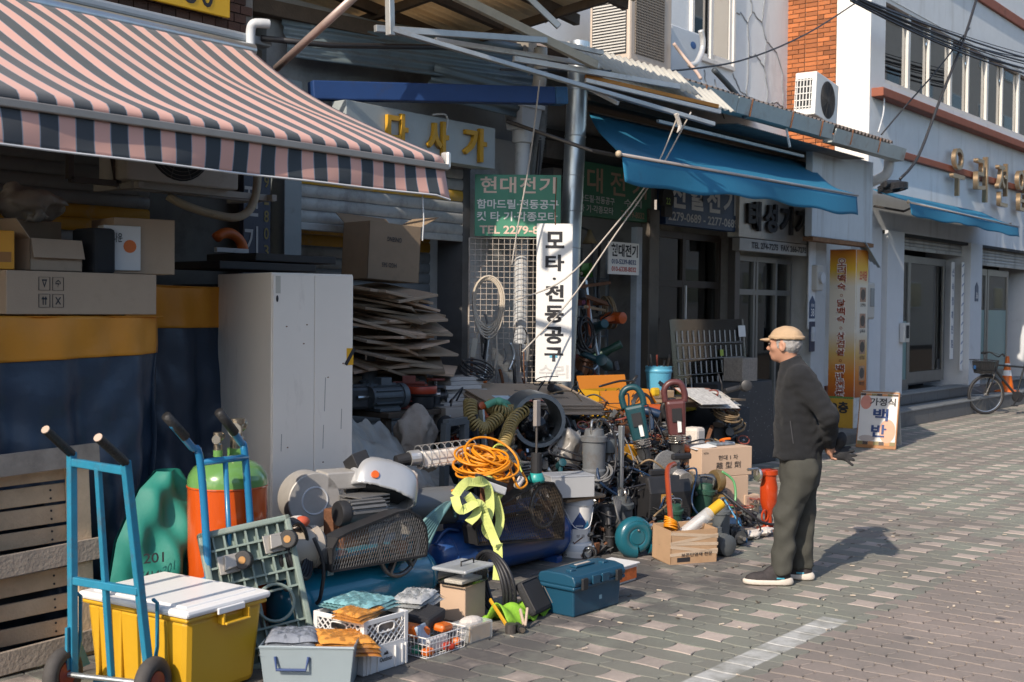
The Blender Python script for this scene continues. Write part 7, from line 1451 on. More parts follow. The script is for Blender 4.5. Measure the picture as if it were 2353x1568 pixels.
# red hand pump
rpmp = thing('hand_pump','glossy red cast hand pump with chrome crank beside the man','pump',(8.74,4.30,0),-.5); m_rc = M('glossy_red',(.42,.045,.008),.2,var=.05,coat=.6)
MB().lathe([(.09,0),(.095,.015),(.05,.02),(.03,.05),(.028,.12),(.05,.16),(.068,.22),(.07,.34),(.058,.40),(.06,.41),(.06,.43),(.072,.435),(.072,.47),(.06,.475)],n=28).build('body',m_rc,rpmp,smooth=True,sharp=38); MB().cyl((0,0,.45),(-.10,-.02,.45),.03,n=16).build('shaft_boss',m_rc,rpmp); MB().lathe([(.05,-.01),(.055,0),(.05,.012)],(-.12,-.02,.44),(1,0,0),n=20).build('crank_wheel',m_chrome,rpmp); MB().bar((-.13,-.02,.44),(-.14,-.04,.49),.014,.02).build('crank_arm',m_chrome,rpmp); MB().cyl((-.14,-.04,.49),(-.24,-.06,.49),.012,n=10).build('crank_grip',m_chrome,rpmp); MB().ring((-.06,-.04,.12),.045,.008,(.4,-1,0),20,6).build('handwheel',m_rc,rpmp); MB().cyl((0,0,.3),(0,.001,.301),.0705).build('seam',m_redp,rpmp)
for i,(lab,p) in enumerate((('white and orange work glove lying at the front of the heap',(8.30,4.22)),('stained white work glove beside the red hand pump',(8.46,4.20)))): gg = wad('work_glove',lab,'glove',(p[0],p[1],.035),(.13,.06,.032),m_glw,3+i,.3)
place_tool('motor',0,(7.62,4.16,.0),1.2,0,0,1.1,'','small grey block motor on the pavement right of the taped carton'); place_tool('pump',0,(7.86,4.24,.0),.4,0,0,1.1,'','upright blue-grey motor on the pavement near the gloves'); place_tool('gearbox',2,(8.02,4.22,.0),.9,0,0,1.0,'','dark gear motor on the pavement before the control box'); place_tool('drill',1,(8.2,4.32,.0),2.4,1.2,0,1.3,'','blue drill lying on the pavement near the gloves')
cable('cable',[(8.45,4.55,.30),(8.5,4.36,.16),(8.62,4.28,.07),(8.80,4.22,.04)],.012,m_cable,'black cable sagging from grinder to the red pump','cable'); cable('cable',[(8.22,4.42,.30),(8.20,4.30,.16),(8.16,4.20,.05),(8.1,4.16,.012)],.008,M('blue_cable',(.02,.18,.35),.4),'blue air line hanging at the front of the heap','cable')
for i in range(16):
    x0,y0 = 7.0+rh.random()*1.9,rh.uniform(4.8,5.8); z0 = max(.2,(y0-4.45)*.62)+.2; pts = [(x0,y0,z0),(x0+rh.uniform(-.2,.2),y0-.12,z0+rh.uniform(-.05,.08)),(x0+rh.uniform(-.3,.3),y0-.25,z0-.16),(x0+rh.uniform(-.3,.3),y0-.32,z0-.30)]
    if pts[-1][2] < .02: pts[-1] = (pts[-1][0],pts[-1][1],.02)
    c = cable('power_lead',pts,rh.choice([.006,.008,.010]),rh.choice([m_cable,m_cable,MATS['grey_cable'],MATS['tan_cable'],m_blut]),f"{('black', 'grey', 'tan', 'dark')[i % 4]} loose lead snaking over the heap, {('leftmost', 'second', 'third', 'fourth')[i//4]} of its colour",'cable'); c['group'] = 'loose leads over the heap'
# uncountable small parts filling the gaps of the heap
for nm,mt,sd in (('small_iron_parts',m_iron,1),('small_steel_parts',m_steel,2),('small_rusty_parts',m_rust,3),('small_plastic_parts',m_blk,4)):
    q = MB(); rq = random.Random(sd)
    for i in range(620):
        x,y = rq.uniform(6.85,9.25),rq.uniform(4.72,6.25); tz = [z for y0,y1,z in TIERS if y0 <= y]; z = (tz[-1] if tz else 0)+.015+rq.random()**2*.16; a = rq.uniform(0,6.28); b = rq.gauss(0,.5); l = rq.uniform(.02,.09); d = Vector((math.cos(a)*math.cos(b),math.sin(a)*math.cos(b),math.sin(b)))*l; p = Vector((x,y,z)); k = rq.random()
        if z+d.z < .01: d.z = abs(d.z)
        if k < .4: q.cyl(p,p+d,rq.uniform(.004,.014),n=6)
        elif k < .7: q.box(p,(l,l*.6,.02),rotm(b,a,a))
        elif k < .85: q.ring(p,l*.5,.006,d,10,4)
        else: q.tube([p,p+d,p+d+Vector((d.y,-d.x,.02))],.004,4)
    tag(q.build(nm,mt),('dark iron','bright steel','rusty','black plastic')[sd-1]+' small parts strewn through the tool heap','parts',kind='stuff')
q = MB(); rq = random.Random(12)
for i in range(90):
    x0,y0 = rq.uniform(6.95,9.15),rq.uniform(4.75,6.1); z0 = max(.16,(y0-4.55)*.55)+rq.uniform(.05,.22); pts = [(x0,y0,z0)]
    for k in range(4): pts.append((pts[-1][0]+rq.gauss(0,.10),pts[-1][1]+rq.gauss(-.03,.05),max(.02,pts[-1][2]+rq.gauss(-.02,.06))))
    q.tube(spline(pts,5),rq.choice([.004,.006,.008]),5)
tag(q.build('tangled_leads',m_cable,smooth=True),'tangle of thin black leads running all through the tool heap','cables',kind='stuff')
# ================================================================ behind the cabinet: cartons, fan, sheet
for i in range(30):
    z = 1.20+.0215*i; a = rh.gauss(-.25,.6); o = item('flat_cardboard',"flattened brown carton in the tall stack by the shutter, "+("lowest" if i == 0 else "topmost" if i == 29 else ("second third fourth fifth sixth seventh eighth ninth tenth eleventh twelfth thirteenth fourteenth fifteenth".split()[i-1]+" from the bottom") if i < 15 else ("fifteenth fourteenth thirteenth twelfth eleventh tenth ninth eighth seventh sixth fifth fourth third second".split()[i-15]+" from the top")),'cardboard',(6.77+rh.gauss(.0,.13)+(.1*math.sin(i)),6.62+rh.gauss(0,.05),z+.02),(.72+rh.uniform(-.15,.15),.50+rh.uniform(-.1,.1),.021),rh.choice([m_cardl,m_cardd,m_card,m_card]),a,rh.gauss(.16,.06),rh.gauss(.05,.07),.003); o['group'] = 'flattened cartons stacked by the shutter'
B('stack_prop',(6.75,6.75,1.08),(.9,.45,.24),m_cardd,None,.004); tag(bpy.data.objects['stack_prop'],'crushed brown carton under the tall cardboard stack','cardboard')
ocb = carton('cardboard_box','open brown carton perched on the tall cardboard stack',(6.86,6.72,1.92),-.15,(.50,.34,.44),m_cardd,open_=(('+',.5,.2),('b',.6,.15)),ry=.05); lettering('HGD 565',ocb,m_btext,(-.12,-.172,.10),.14,.035,rot=math.pi); lettering('GINSENG',ocb,m_btext,(-.08,-.172,.30),.14,.035,rot=math.pi)
pdl = thing('padlock','steel padlock hanging below the half-raised shutter','padlock',(7.55,7.10,2.24)); B('body',(0,0,0),(.08,.03,.09),m_steel,pdl,.008); MB().ring((0,0,.045),.03,.007,(0,1,0),14,6,0,3.1416).build('shackle',m_chrome,pdl)
fan = thing('fan','grey fan head with wire guard lying tilted on the workbench','fan',(7.22,6.42,1.06),-.5,rx=.65); fg = MB()
for i in range(1,9): fg.ring((0,0,.03-.002*i),.022*i,.0022,(0,0,1),28,4)
for i in range(28): a = i*.2244; fg.tube([(.02*math.cos(a),.02*math.sin(a),.03),(.175*math.cos(a),.175*math.sin(a),.014)],.0014,3)
fg.build('guard',M('guard_wire',(.34,.36,.38),.4,.5),fan); MB().lathe([(.17,-.01),(.178,.0),(.17,.012)],n=30,cap=False).build('rim',m_pvc,fan); B('motor_cover',(-.19,-.05,.10),(.13,.20,.05),M('grey_cover',(.30,.33,.36),.4,var=.1,dirt=.1),fan,.02)
m3 = [('red-banded motor on the workbench under the tall cardboard','motor',2,(6.75,6.30,.955)),('grey motor at the left of the workbench','motor',0,(6.45,6.28,.955)),('black gear motor behind the white cabinet on the workbench','gearbox',2,(6.25,6.4,.955)),('iron valve on the workbench beside the fan','valve',1,(7.0,6.25,.955)),('grey pump standing on the workbench','pump',0,(6.55,6.55,.955))]
for lab,k,ci,p in m3: place_tool(k,ci,p,rh.uniform(0,6),0,0,1.4,'',lab)
t = thing('red_band_motor','orange-red ring gear motor under the fan','motor',(6.80,6.22,.955)); MB().lathe([(.09,0),(.095,.02),(.095,.09),(.11,.10),(.115,.12),(.115,.16),(.10,.17)],n=26).build('core',m_blk,t,smooth=True,sharp=40); MB().lathe([(.117,.115),(.12,.12),(.12,.165),(.117,.17)],n=26,cap=False).build('red_band',M('red_band',(.40,.05,.02),.4),t,smooth=True)
kb = carton('cardboard_box','white and red printed carton below the fan',(7.05,6.10,.62),-.4,(.26,.22,.34),M('white_red_card',(.40,.35,.30),.6,var=.1),tape=False); B('red_print',(0,-.111,.07),(.25,.002,.13),m_rtext,kb,0); lettering('♠',kb,m_btext,(-.03,-.11,.2),.06,.07)
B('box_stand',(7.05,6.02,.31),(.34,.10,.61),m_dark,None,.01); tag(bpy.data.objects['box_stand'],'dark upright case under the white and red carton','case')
def sheetf(u,v):
    x = 5.15+1.50*u; t = min(1,v/.55); k = max(0,(v-.55)/.45); h = (.42+.10*math.sin(u*5))*t**.5+(.58-.28*u*u)*k
    return (x+.05*math.sin(v*9+u*5),5.32+.10*t+.62*k+.05*math.sin(u*13+v*4)+.03*math.sin(u*29+3*v),max(.012,h+(.05*math.sin(u*17+v*9)+.08*noise.noise(Vector((u*9,v*7,2)))+.05*noise.noise(Vector((u*24,v*18,5))))*min(1,v*3)))
tag(MB().grid(sheetf,70,46).build('plastic_sheet',M('dusty_sheet',(.36,.345,.31),.38,var=.25,vs=5,bump=.55,bs=13,alpha=.93,spec=.6),smooth=True),'dusty translucent plastic sheeting heaped right of the white cabinet','plastic sheet')
wad('woven_sack','beige woven sack slumped beneath the workbench','sack',(6.45,5.95,.80),(.17,.13,.22),M('beige_weave',(.38,.31,.25),.85,var=.15,vs=8,bump=.4,bs=120),4,.22); B('sack_stand',(6.45,6.0,.29),(.30,.25,.58),m_cardd,None,.006); tag(bpy.data.objects['sack_stand'],'dark carton standing under the beige sack','box')
bf = thing('angle_stand','dark steel angle stand standing left of the duct drum','frame',(6.45,5.55,0))
for a,b in (((-.16,0,0),(-.13,0,.92)),((.10,.05,0),(.13,.05,.92)),((-.13,0,.92),(.13,.05,.92))): MB().bar(a,b,.05,.05).build('member',m_gpaint,bf,bevel=.003)
for i,(x,k,mt,an) in enumerate(((6.62,.95,m_blk,.10),(6.70,.85,m_rust,.2),(6.78,.9,m_iron,.28),(6.86,.75,m_rust,.3),(6.74,.98,m_steel,.05),(6.92,.82,m_wood,.35),(6.66,.7,m_redp,.22))):
    MB().bar((x,5.45,.0),(x+an,5.62,k),.04,.02).build('flat_bar',mt,None,bevel=.002); o = COL.objects[-1]; tag(o,('black','rusty','dark iron','second rusty','bright steel','timber','red-painted')[i]+' bar leaning beside the steel frame','bar','bars leaning beside the frame')

# ================================================================ open workshop, bench and display board
sh = thing('shelf_unit','grey steel shelf unit crammed with spare parts inside the open unit','shelf',(10.75,7.65,0)); m_shf = M('shelf_grey',(.20,.23,.26),.5,.3,var=.1,dirt=.25)
for x in (-.42,.42):
    for y in (-.18,.18): B('upright',(x,y,1.2),(.03,.03,2.4),m_shf,sh,.002)
SZ = (.75,1.10,1.42,1.74,2.05)
for z in SZ: B('shelf',(0,0,z),(.82,.36,.02),m_shf,sh,.002)
rs_ = random.Random(8); cols_ = [m_iron,m_gpaint,m_bro,m_teal,m_yel,m_redp,m_chrome,m_blk,M('pink_plastic',(.45,.15,.25),.4),M('lime_plastic',(.12,.40,.08),.4),m_ltext,m_blut,m_glw]; cn_ = ['iron','grey','orange','teal','yellow','red','chrome','black','pink','green','white','blue','cream']
for si,z in enumerate(SZ):
    x = -.36
    while x < .36:
        c = rs_.randrange(len(cols_)); w = rs_.uniform(.05,.12); h = rs_.uniform(.06,.20); kind = rs_.randrange(3); nm = ('parts_box','spare_can','tool_body')[kind]
        lab = f"{cn_[c]} {('box', 'canister', 'tool body')[kind]} on the {('lowest', 'second', 'middle', 'fourth', 'top')[si]} workshop shelf, {('left', 'centre', 'right')[min(2, int((x+.36)/.25))]} part"
        q = MB()
        if kind == 0: q.box((0,0,h/2),(w,.10,h),rotm(0,0,rs_.uniform(-.4,.4)))
        elif kind == 1: q.lathe([(w*.45,0),(w*.45,h*.8),(w*.3,h*.85),(w*.3,h)],n=14)
        else: q.lathe([(.02,-.07),(.035,-.05),(.04,.04),(.02,.07)],(0,0,.045),(rs_.uniform(-1,1),.6,.1),n=12).box((-.01,.0,.07),(.03,.03,.10),rotm(0,.4,0))
        o = q.build(nm,cols_[c],None,smooth=(kind > 0),bevel=.004 if kind == 0 else 0,sharp=40); o.location = (10.75+x+w/2,7.60+rs_.uniform(-.06,.04),z+.011); tag(o,lab,('box','can','tool')[kind],'spare parts on the workshop shelves'); x += w+.015
# hanging tools beside the pole
def hang(kind,ci,loc,rz,rx,ry,s,lab): return place_tool(kind,ci,loc,rz,rx,ry,s,'',lab)
rl = MB().bar((9.569,6.750,1.926),(10.581,7.050,1.992),.03,.03).build('hanging_rail',m_rust); tag(rl,'rusty rail carrying hung tools behind the steel pole','rail')
hang('drill',0,(9.654,6.750,1.277),.3,1.9,.3,1.6,'teal rotary hammer hanging nose-down behind the pole'); hang('grinder',0,(9.833,6.800,1.506),1.0,1.3,.2,1.6,'teal grinder hung from the rusty rail'); hang('drill',2,(9.921,6.800,1.612),1.4,1.5,0,1.6,'orange drill hung beside the teal grinder'); hang('coil',0,(9.507,6.700,1.469),.2,1.5,0,1.5,'black cable coil hung behind the pole'); hang('bracket',0,(9.827,6.800,1.761),.2,1.2,.4,1.5,'rusty bracket hooked on the hanging rail'); hang('valve',2,(9.588,6.700,1.050),.2,.2,.2,1.6,'coppery fitting hung low behind the pole'); hang('grinder',1,(10.101,6.850,1.242),2.0,1.4,.5,1.5,'dark green grinder hanging in the doorway'); hang('bracket',2,(10.221,6.850,1.107),1.0,1.4,.2,1.5,'black bracket hanging in the doorway'); hang('drill',3,(9.376,6.600,0.940),2.2,1.2,.6,1.5,'black drill hung at the foot of the pole'); hang('coil',2,(10.244,6.900,1.676),.9,1.5,.2,1.5,'tan cable coil hanging in the doorway')
jk = thing('steel_conduit','bent galvanised conduit leaning in the open doorway','pipe',(0,0,0)); MB().tube(spline([(9.857,6.850,2.018),(9.867,6.800,1.676),(9.914,6.750,1.335),(9.911,6.720,1.186),(9.697,6.700,1.088)],8),.018,9).build('tube',m_steel,jk,smooth=True)
for i,(a,b,c) in enumerate((((1352,690,6.8),(1356,800,6.7),'orange'),((1365,850,6.7),(1390,905,6.6),'red'),((1340,640,6.9),(1338,740,6.8),'pale'))): pass
for lab,a,b,mt in (('orange crowbar hanging behind the pole',(9.841,6.800,1.804),(9.736,6.700,1.340),m_otool),('red breaker bar leaning in the doorway',(9.785,6.700,1.127),(9.794,6.550,0.881),m_redp),('timber offcut hung crosswise behind the pole',(9.762,6.780,1.740),(10.322,6.900,1.699),m_plank),('thin steel rod leaning in the doorway',(10.350,7.000,1.809),(9.717,6.600,0.924),m_steel),('black rubber hose hanging beside the white notice',(10.322,7.000,2.385),(10.289,7.000,1.675),m_black),('grey hose hanging in the dark doorway',(10.269,7.050,2.384),(10.256,7.000,1.764),m_gpaint)):
    o = MB().cyl(a,b,.016,n=9).build('bar',mt,smooth=True,sharp=40); tag(o,lab,'bar')
lp_ = thing('wall_lamp','small cone lamp high in the open unit','lamp',(10.287,7.100,2.386)); MB().lathe([(.02,.14),(.03,.10),(.08,0),(.075,0),(.025,.09)],n=20).build('shade',M('tan_enamel',(.28,.22,.12),.4),lp_,smooth=True); MB().bar((0,0,.13),(0,.25,.22),.02,.02).build('arm',m_iron,lp_)
# wire grid contents
m_cw = M('cream_cord',(.50,.44,.36),.6,var=.08)
cg_ = thing('cable_coil','cream cable looped on the wire grid','cable',(8.271,6.780,1.787),math.atan2(-.786,.618))
for i in range(8): 
    k = .9+.05*(i % 4); MB().tube([(.13*k*math.cos(a)+.01*math.sin(i),-.03-.006*i,.20*k*math.sin(a)*(1 if math.sin(a) > 0 else 1.25+.05*i)) for a in [j*.2618 for j in range(24)]],.0085,6,closed=True).build('loop',m_cw,cg_,smooth=True)
MB().tube(spline([(-.06,-.05,-.2),(-.10,-.05,-.34),(-.11,-.05,-.5)],5),.008,6).build('tail',m_cw,cg_); MB().tube(spline([(.06,-.05,-.2),(.08,-.05,-.4),(.06,-.05,-.62),(.02,-.05,-.70)],5),.008,6).build('tail',m_cw,cg_); B('power_strip',(-.12,-.05,-.42),(.05,.03,.17),M('cream_strip',(.50,.46,.38),.4),cg_,.006,rotm(0,.15,0))
rg_ = random.Random(17)
for i in range(18):
    px,py = rg_.uniform(1075,1195),rg_.uniform(720,860); nm = ['cable','bracket','hose','plug lead','spanner','belt'][i % 6]; cn = ['black','grey','rusty','steel'][i % 4]
    o0 = Vector((8.34,7.06,1.05)); u = (px-1072)/126*.78; z = 2.36-(py-562)/320*1.30; p = o0+EX*u+Vector((-.05,-.04,z-1.05)); l = rg_.uniform(.12,.35); mt = [m_cable,MATS['grey_cable'],m_rust,m_steel][i % 4]
    pts = [p,p+Vector((rg_.uniform(-.03,.03),-.02,-l*.5)),p+Vector((rg_.uniform(-.05,.05),-.01,-l)),p+Vector((rg_.uniform(-.06,.06),-.02,-l*.8))]
    c = cable('hung_'+nm.replace(' ','_'),pts,rg_.choice([.006,.010,.014]),mt,f'{cn} {nm} hung on the wire grid, {("upper", "middle", "lower")[min(2, int((py-720)/47))]} {("left", "centre", "right")[min(2, int((px-1075)/40))]}',nm.split()[0]); c['group'] = 'leads and parts hung on the wire grid'
# work bench with papers
wt = thing('work_bench','dark bench with corrugated cardboard edge under newspapers','table',(10.45,6.15,0)); B('top',(0,.1,.80),(1.55,.75,.05),m_wood,wt,.004,rotm(0,.04,0)); B('cardboard_cover',(.02,.05,.838),(1.58,.78,.022),m_cardd,wt,.002,rotm(0,.04,0))
for x,y in ((-.7,-.2),(.68,-.2),(-.7,.4),(.68,.4)): B('leg',(x,y,.38),(.07,.07,.76),m_wood,wt,.004)
for i,(x,y,a,m_) in enumerate(((10.55,6.02,-.3,M('newsprint',(.50,.49,.47),.9,var=.5,vs=26)),(10.8,6.12,.2,M('newsprint2',(.52,.50,.46),.9,var=.4,vs=30)),(10.72,6.22,-.1,M('red_newsprint',(.42,.20,.14),.8,var=.6,vs=18)),(10.35,6.0,.4,MATS['newsprint']))):
    o = item('newspaper',('open','folded','red-pictured','crumpled')[i]+' newspaper lying on the dark bench','newspaper',(x,y-.20,.845+.012*i-.04*(x-10.45)),(.46,.34,.006),m_,a*.5-.3,.42,.04,0)
pd = place_tool('drill',3,(10.80,5.86,.90),.6,1.3,.1,1.5,'','black cordless drill lying on the newspapers'); item('tape_measure','yellow and black tape measure at the bench corner','tape measure',(9.88,6.05,.90),(.09,.06,.08),M('tape_yellow',(.6,.38,.02),.4),-.3,0,0,.02); item('red_cloth','dull red cloth pad on the left of the bench','cloth',(10.1,6.25,.87),(.34,.16,.05),m_redp,-.1,0,0,.02); item('wood_block','brown timber block on the left of the bench','timber',(10.05,6.15,.865),(.45,.10,.07),m_plank,-.15)
bb_ = thing('plastic_bucket','sky blue plastic bucket of hand tools on the bench','bucket',(10.45,6.36,.85)); m_skb = M('sky_blue_plastic',(.10,.36,.52),.4,var=.05,dirt=.06)
MB().lathe([(.105,0),(.128,.24),(.135,.245),(.138,.26),(.132,.27),(.132,.29),(.136,.30),(.130,.305),(.12,.26)],n=32,cap=False).build('body',m_skb,bb_,smooth=True,sharp=38); MB().cyl((0,0,.002),(0,0,.01),.104,n=28).build('base',m_skb,bb_); lettering('공구통',bb_,m_btext,(-.12,-.112,.07),.16,.03,(.92,-.39,0),lift=.012)
B('black_band',(-.06,-.108,.11),(.16,.004,.035),m_btext,bb_,0,rotm(0,.6,-.5))
for i in range(9): a = i*.7; MB().cyl((.05*math.cos(a),.05*math.sin(a),.05),(.11*math.cos(a+.3),.09*math.sin(a),.36+.03*(i % 3)),.010,n=8).build('hand_tool',(m_blk,m_redp,m_iron,m_wood)[i % 4],bb_)
# acrylic display board
db = thing('display_board','clear acrylic pocket board with yellow lower edge leaning by the doors','display board',(11.25,6.62,.62),-.02,rx=-.10)
B('sheet',(.80,0,.50),(1.62,.006,1.0),g_clear,db,0); B('tinted_edge',(.82,-.004,.13),(1.58,.003,.24),M('amber_film',(.42,.28,.03),.2,alpha=.5),db,0); B('blue_card',(.05,.02,.12),(.25,.004,.22),m_bluep,db,0)
m_rib = M('acrylic_edge',(.62,.65,.67),.2,alpha=.55)
for j in range(4):
    for i in range(13): B('pocket_rib',(.10+i*.115,-.012,.30+.17*j),(.004,.012,.13),m_rib,db,0)
    B('pocket_shelf',(.79,-.012,.225+.17*j),(1.45,.014,.004),m_rib,db,0)
for i,(x,z) in enumerate(((.45,.25),(.62,.24),(.86,.24),(.95,.235),(1.05,.23),(1.2,.225))): B('yellow_tag',(x,-.024,z),(.05,.003,.03),m_yel,db,0)
B('white_tag',(1.52,-.02,.86),(.16,.004,.13),m_ltext,db,0); B('lime_tag',(1.02,-.02,.62),(.07,.003,.07),M('lime_paper',(.40,.48,.06),.6),db,0)
m_spk = M('speckled_black',(.035,.036,.04),.5,var=.2,vs=20); nn_ = m_spk.node_tree.nodes; v_ = nn_.new('ShaderNodeTexVoronoi'); v_.inputs['Scale'].default_value = 26; mr_ = nn_.new('ShaderNodeMapRange'); mr_.inputs[1].default_value = .12; mr_.inputs[2].default_value = .09; tc_ = nn_.new('ShaderNodeTexCoord'); mx_ = nn_.new('ShaderNodeMix'); mx_.data_type = 'RGBA'; src_ = nn_['Principled BSDF'].inputs['Base Color'].links[0].from_socket
for a,b in ((tc_.outputs['Object'],v_.inputs['Vector']),(v_.outputs['Distance'],mr_.inputs[0]),(mr_.outputs[0],mx_.inputs[0]),(src_,mx_.inputs[6]),(mx_.outputs[2],nn_['Principled BSDF'].inputs['Base Color'])): m_spk.node_tree.links.new(a,b)
mx_.inputs[7].default_value = (.42,.42,.42,1)
item('speckled_board','black speckled board standing upright beside the man','board',(12.35,6.28,0),(.95,.03,.92),m_spk,-.1,-.08); item('speckled_board','second black speckled board leaning before the bench end','board',(11.25,5.98,0),(.42,.025,.74),m_spk,-.5,-.12,.12); item('stone_block','square porous stone block on top of the black board','block',(12.3,6.42,.93),(.30,.25,.26),M('porous_stone',(.26,.23,.20),.95,var=.4,vs=50,bump=.8,bs=60),-.1); item('board_rest','dark cabinet behind the speckled boards','cabinet',(12.3,6.55,0),(1.3,.40,.92),m_dark)
for i in range(14): place_tool(('bracket','valve','coil')[i % 3],i,(10.6+rh.uniform(-.15,.55),5.78+rh.uniform(-.1,.1),.10+.05*i),rh.uniform(0,6),rh.uniform(-.6,.6),rh.uniform(-.6,.6),1.2,'hanging in the spanner cluster under the bench')
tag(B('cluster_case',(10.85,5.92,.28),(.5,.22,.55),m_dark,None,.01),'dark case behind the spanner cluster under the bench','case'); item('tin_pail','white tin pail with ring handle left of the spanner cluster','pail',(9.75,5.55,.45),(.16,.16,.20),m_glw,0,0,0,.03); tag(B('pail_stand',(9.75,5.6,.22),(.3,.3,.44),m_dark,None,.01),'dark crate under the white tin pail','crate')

# ================================================================ the man
man = thing('person','man in beige cap, black fleece and dark trousers, hands behind his back','person',(7.157,3.330,0.000),2.10)
m_skin = M('skin',(.42,.22,.145),.55,var=.10,vs=30,bump=.08,bs=200); m_hair = M('grey_hair',(.30,.29,.285),.7,var=.4,vs=90,bump=.6,bs=150)
m_fle = M('black_fleece',(.0085,.0095,.012),.95,var=.25,vs=60,bump=.5,bs=350); m_fle.node_tree.nodes['Principled BSDF'].inputs['Sheen Weight'].default_value = .04
m_trs = M('olive_corduroy',(.050,.050,.042),.92,var=.22,vs=9,bump=.35,bs=240,dirt=.12,dc=(.09,.09,.075)); m_cap = M('beige_cap',(.42,.29,.175),.85,var=.10,vs=12,bump=.35,bs=260)
def prof(z,T):
    zs = [t[0] for t in T]; return [np.interp(z,zs,[t[i] for t in T]) for i in range(1,len(T[0]))]
def fold(p,a,s=1.): return a*(npnoise(p,22*s,1)+.7*npnoise(p*np.array([1,1,1.9]),37*s,3))
def jacket(p):
    x,y,z = p[...,0],p[...,1],p[...,2]
    cx_,a,b = prof(z,[(.74,.0,.135,.165),(.80,.0,.150,.180),(.90,-.002,.150,.185),(1.02,.004,.140,.185),(1.15,.010,.132,.190),(1.26,.012,.122,.192),(1.33,.018,.105,.165),(1.38,.030,.085,.115),(1.42,.050,.070,.080),(1.47,.062,.062,.065)])
    f = (np.sqrt(((x-cx_)/a)**2+(y/b)**2)-1)*np.minimum(a,b); hem = .795+.10*(-x+.0)*.6-z; f = np.maximum(f,np.maximum(hem,z-(1.425-.45*(x-.05))))
    for s in (1,-1):
        sh_,el,wr_ = (.0,s*.168,1.315),(-.165,s*.235,1.075),(-.185,s*.055,.905); f = smin(f,smin(seg(p,sh_,el,.078,.064),seg(p,el,wr_,.062,.050),.03),.05)
    return f-fold(p,.0065)*(z < 1.36)-.004*np.sin(z*85+x*60+6*npnoise(p,8,2))*np.exp(-((x+.14)/.07)**2)*(z < 1.2)-.003*np.sin(z*34-x*70+5*npnoise(p,6,4))*(z < 1.1)
organic('jacket',jacket,(-.30,-.34,.74),(.24,.34,1.50),.0115,m_fle,man)
def legs(p):
    f = 9.
    x,y,z = p[...,0],p[...,1],p[...,2]; cx_,a,b = prof(z,[(.58,-.01,.11,.12),(.70,-.02,.135,.165),(.80,-.02,.130,.165),(.88,-.015,.125,.155)]); w = (np.sqrt(((x-cx_)/a)**2+(y/b)**2)-1)*.12; w = np.maximum(w,np.maximum(.62-z,z-.87))
    L = smin(seg(p,(-.02,.085,.74),(.062,.090,.43),.105,.078),seg(p,(.062,.090,.43),(.092,.095,.10),.078,.070),.04); R = smin(seg(p,(-.035,-.085,.74),(-.055,-.080,.43),.105,.078),seg(p,(-.055,-.080,.43),(-.048,-.085,.10),.078,.068),.04)
    f = smin(w,np.minimum(L,R),.04); f = np.maximum(f,.075-z); return f-fold(p*np.array([1,1,.55]),.010,.8)-.004*np.sin(x*40+z*26+5*npnoise(p,7,5))*(z < .5)
organic('trousers',legs,(-.22,-.24,.06),(.22,.24,.90),.0115,m_trs,man)
def shoe(p):
    x,y,z = p[...,0],p[...,1],p[...,2]; f = smin(ell(p,(.05,0,.035),(.115,.045,.045)),ell(p,(-.055,0,.06),(.065,.042,.055)),.03); f = smin(f,ell(p,(-.02,0,.085),(.055,.038,.035)),.03); return np.maximum(f,.018-z)
def sole(p):
    x,y,z = p[...,0],p[...,1],p[...,2]; f = smin(ell(p,(.055,0,.02),(.125,.052,.05)),ell(p,(-.06,0,.02),(.078,.046,.05)),.03); return np.maximum(f,np.maximum(z-.034-.02*(x < -.02)*np.clip(-x*8-.2,0,1),-z))
m_shoe = M('dark_trainer',(.030,.025,.026),.8,var=.6,vs=70); m_sole = M('cream_sole',(.58,.52,.45),.6,var=.12,vs=25,dirt=.2,dc=(.3,.25,.2))
for nm,ox,oy,rz in (('left',.155,.105,.08),('right',.005,-.095,-.22)):
    s_ = organic('shoe',shoe,(-.14,-.07,-.005),(.19,.07,.14),.008,m_shoe,man); put(s_,(ox,oy,.004),rz); organic('sole',sole,(-.16,-.08,-.01),(.20,.08,.07),.008,m_sole,s_); MB().box((-.05,-.0,.046),(.05,.092,.012)).build('heel_trim',M('cyan_accent',(.05,.32,.45),.5),s_,bevel=.004)
    MB().box((-.10,0,.105),(.02,.03,.03)).build('pull_tab',M('olive_tab',(.15,.14,.06),.8),s_,bevel=.006)
